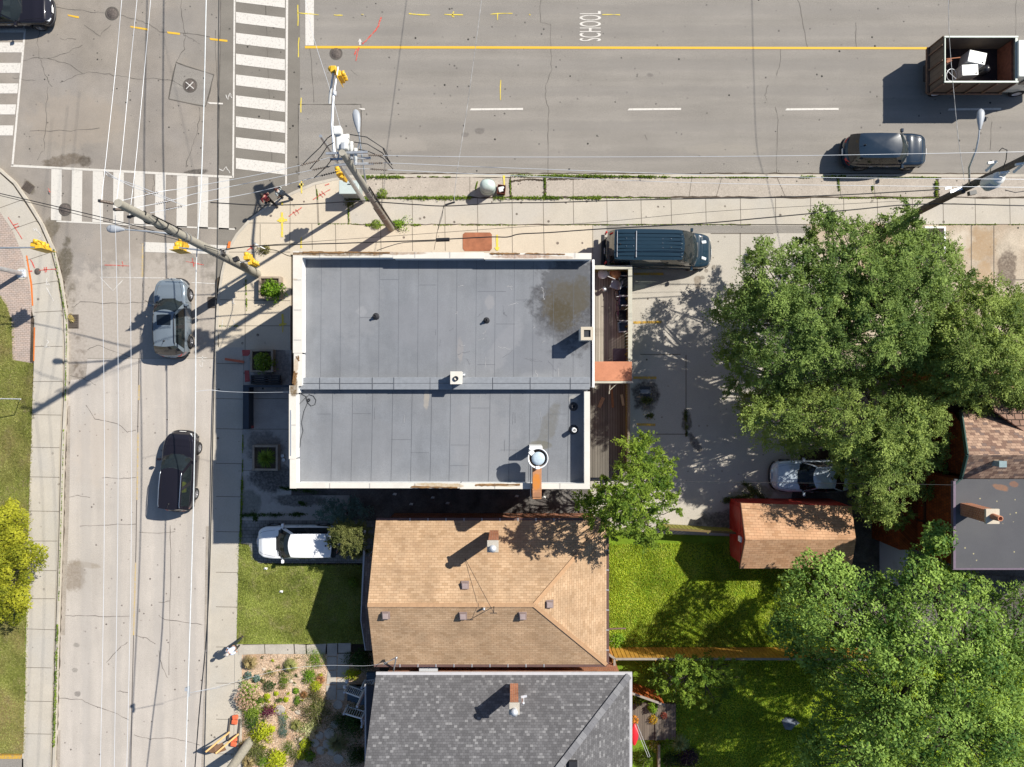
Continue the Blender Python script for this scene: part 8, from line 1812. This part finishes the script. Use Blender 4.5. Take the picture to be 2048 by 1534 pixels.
bush('flower_pot_plant', 'yellow and orange flowers in a dark pot on the little deck', 1306, 1438, .28, .35, leafmat('marigold', (.14, .14, .02), (.75, .45, .03)), .07, 260, .35, 'rear garden plants'); bush('flower_pot_plant', 'bright green potted plant above the marigolds', 1304, 1413, .3, .6, L_br, .09, 420, .35, 'rear garden plants')
bush('flower_pot_plant', 'dark red potted plant on the right of the little deck', 1327, 1430, .22, .3, leafmat('red_pot', (.06, .03, .02), (.35, .05, .03)), .06, 200, .35, 'rear garden plants'); bush('flower_pot_plant', 'red and yellow flowers against the grey house wall', 1268, 1435, .3, .5, leafmat('red_yellow', (.3, .22, .02), (.8, .3, .05)), .08, 300, .14, 'rear garden plants')
bush('garden_shrub', 'green shrub between the reddish fence and grey house', 1275, 1402, .5, .5, L_sm, .08, 900, .14, 'rear garden plants'); tuft('yucca', 'spiky pale yucca at the edge of the rear lawn', 1358, 1482, .62, .5, leafmat('yucca_blades', (.12, .18, .06), (.40, .45, .2)), 160, .022, .14, .35, 'rear garden plants')
bush('garden_shrub', 'bright low shrub left of the yucca', 1332, 1485, .42, .4, L_br, .09, 500, .14, 'rear garden plants'); bush('garden_shrub', 'yellow flowered shrub below the little deck', 1305, 1486, .42, .4, leafmat('yflower', (.08, .12, .02), (.6, .5, .05)), .07, 500, .14, 'rear garden plants')
bush('garden_shrub', 'dark purple shrub at the bottom of the rear garden', 1375, 1510, .85, .6, leafmat('dark_purple', (.015, .012, .025), (.07, .035, .07)), .08, 1500, .14, 'rear garden plants'); bush('garden_shrub', 'green shrub at the bottom edge beside the grey house', 1290, 1515, .7, .5, L_sm, .08, 1300, .14, 'rear garden plants')
bush('garden_shrub', 'dark green shrub left of the purple one at the bottom edge', 1335, 1520, .55, .5, L_dk, .08, 900, .14, 'rear garden plants')
g = MB(); g.box(P(1318, 1, .4).x-.07, P(1318, 1, .4).x+.07, P(1, 1560, .4).y, P(1, 1490, .4).y, .1, .4); tag(g.build('edging_beam', M['planter']), 'grey timber edging running off the bottom edge in the rear garden', 'edging')
SK = T('rotary_dryer', 'thin white clothes line frame over the little deck', 'clothes line', P(1290, 1465, .2)); g = MB(); g.tube([P(1270, 1450, 1.5), P(1296, 1514, 1.5)], .012); g.tube([P(1274, 1448, 1.5), P(1300, 1513, 1.5)], .012); g.build('line', M['alu'], SK); g = MB(); g.tube([P(1298, 1514, .1), P(1298, 1514, 1.5)], .02); g.build('post', M['alu'], SK)
rock(1578, 1445, .5, 'grey tarpaulin covered heap under the maple', .1, plain('tarp', (.10, .12, .16), .6), 'heap', None)
g = MB(); a, b = P(1685, 1250, .6), P(1735, 1215, .6); g.box(a.x, b.x, a.y, b.y, .1, .6); tag(g.build('white_table', M['enamel'], bev=.02), 'white garden table glimpsed through the maple crown', 'table')
g = MB(); a, b = P(1852, 450, 1), P(1890, 475, 1); x0_, x1_, y0_, y1_ = P(1850, 1, .9).x, P(1892, 1, .9).x, P(1, 520, .9).y, P(1, 453, .9).y
for xx in (x1_,): g.box(xx-.1, xx, y0_, y1_, .1, .9)
g.box(x0_, x1_-.102, y1_-.1, y1_, .1, .89); tag(g.build('corner_barrier', M['white_paint'], bev=.01), 'white low barrier corner sticking out from under the big tree', 'barrier')
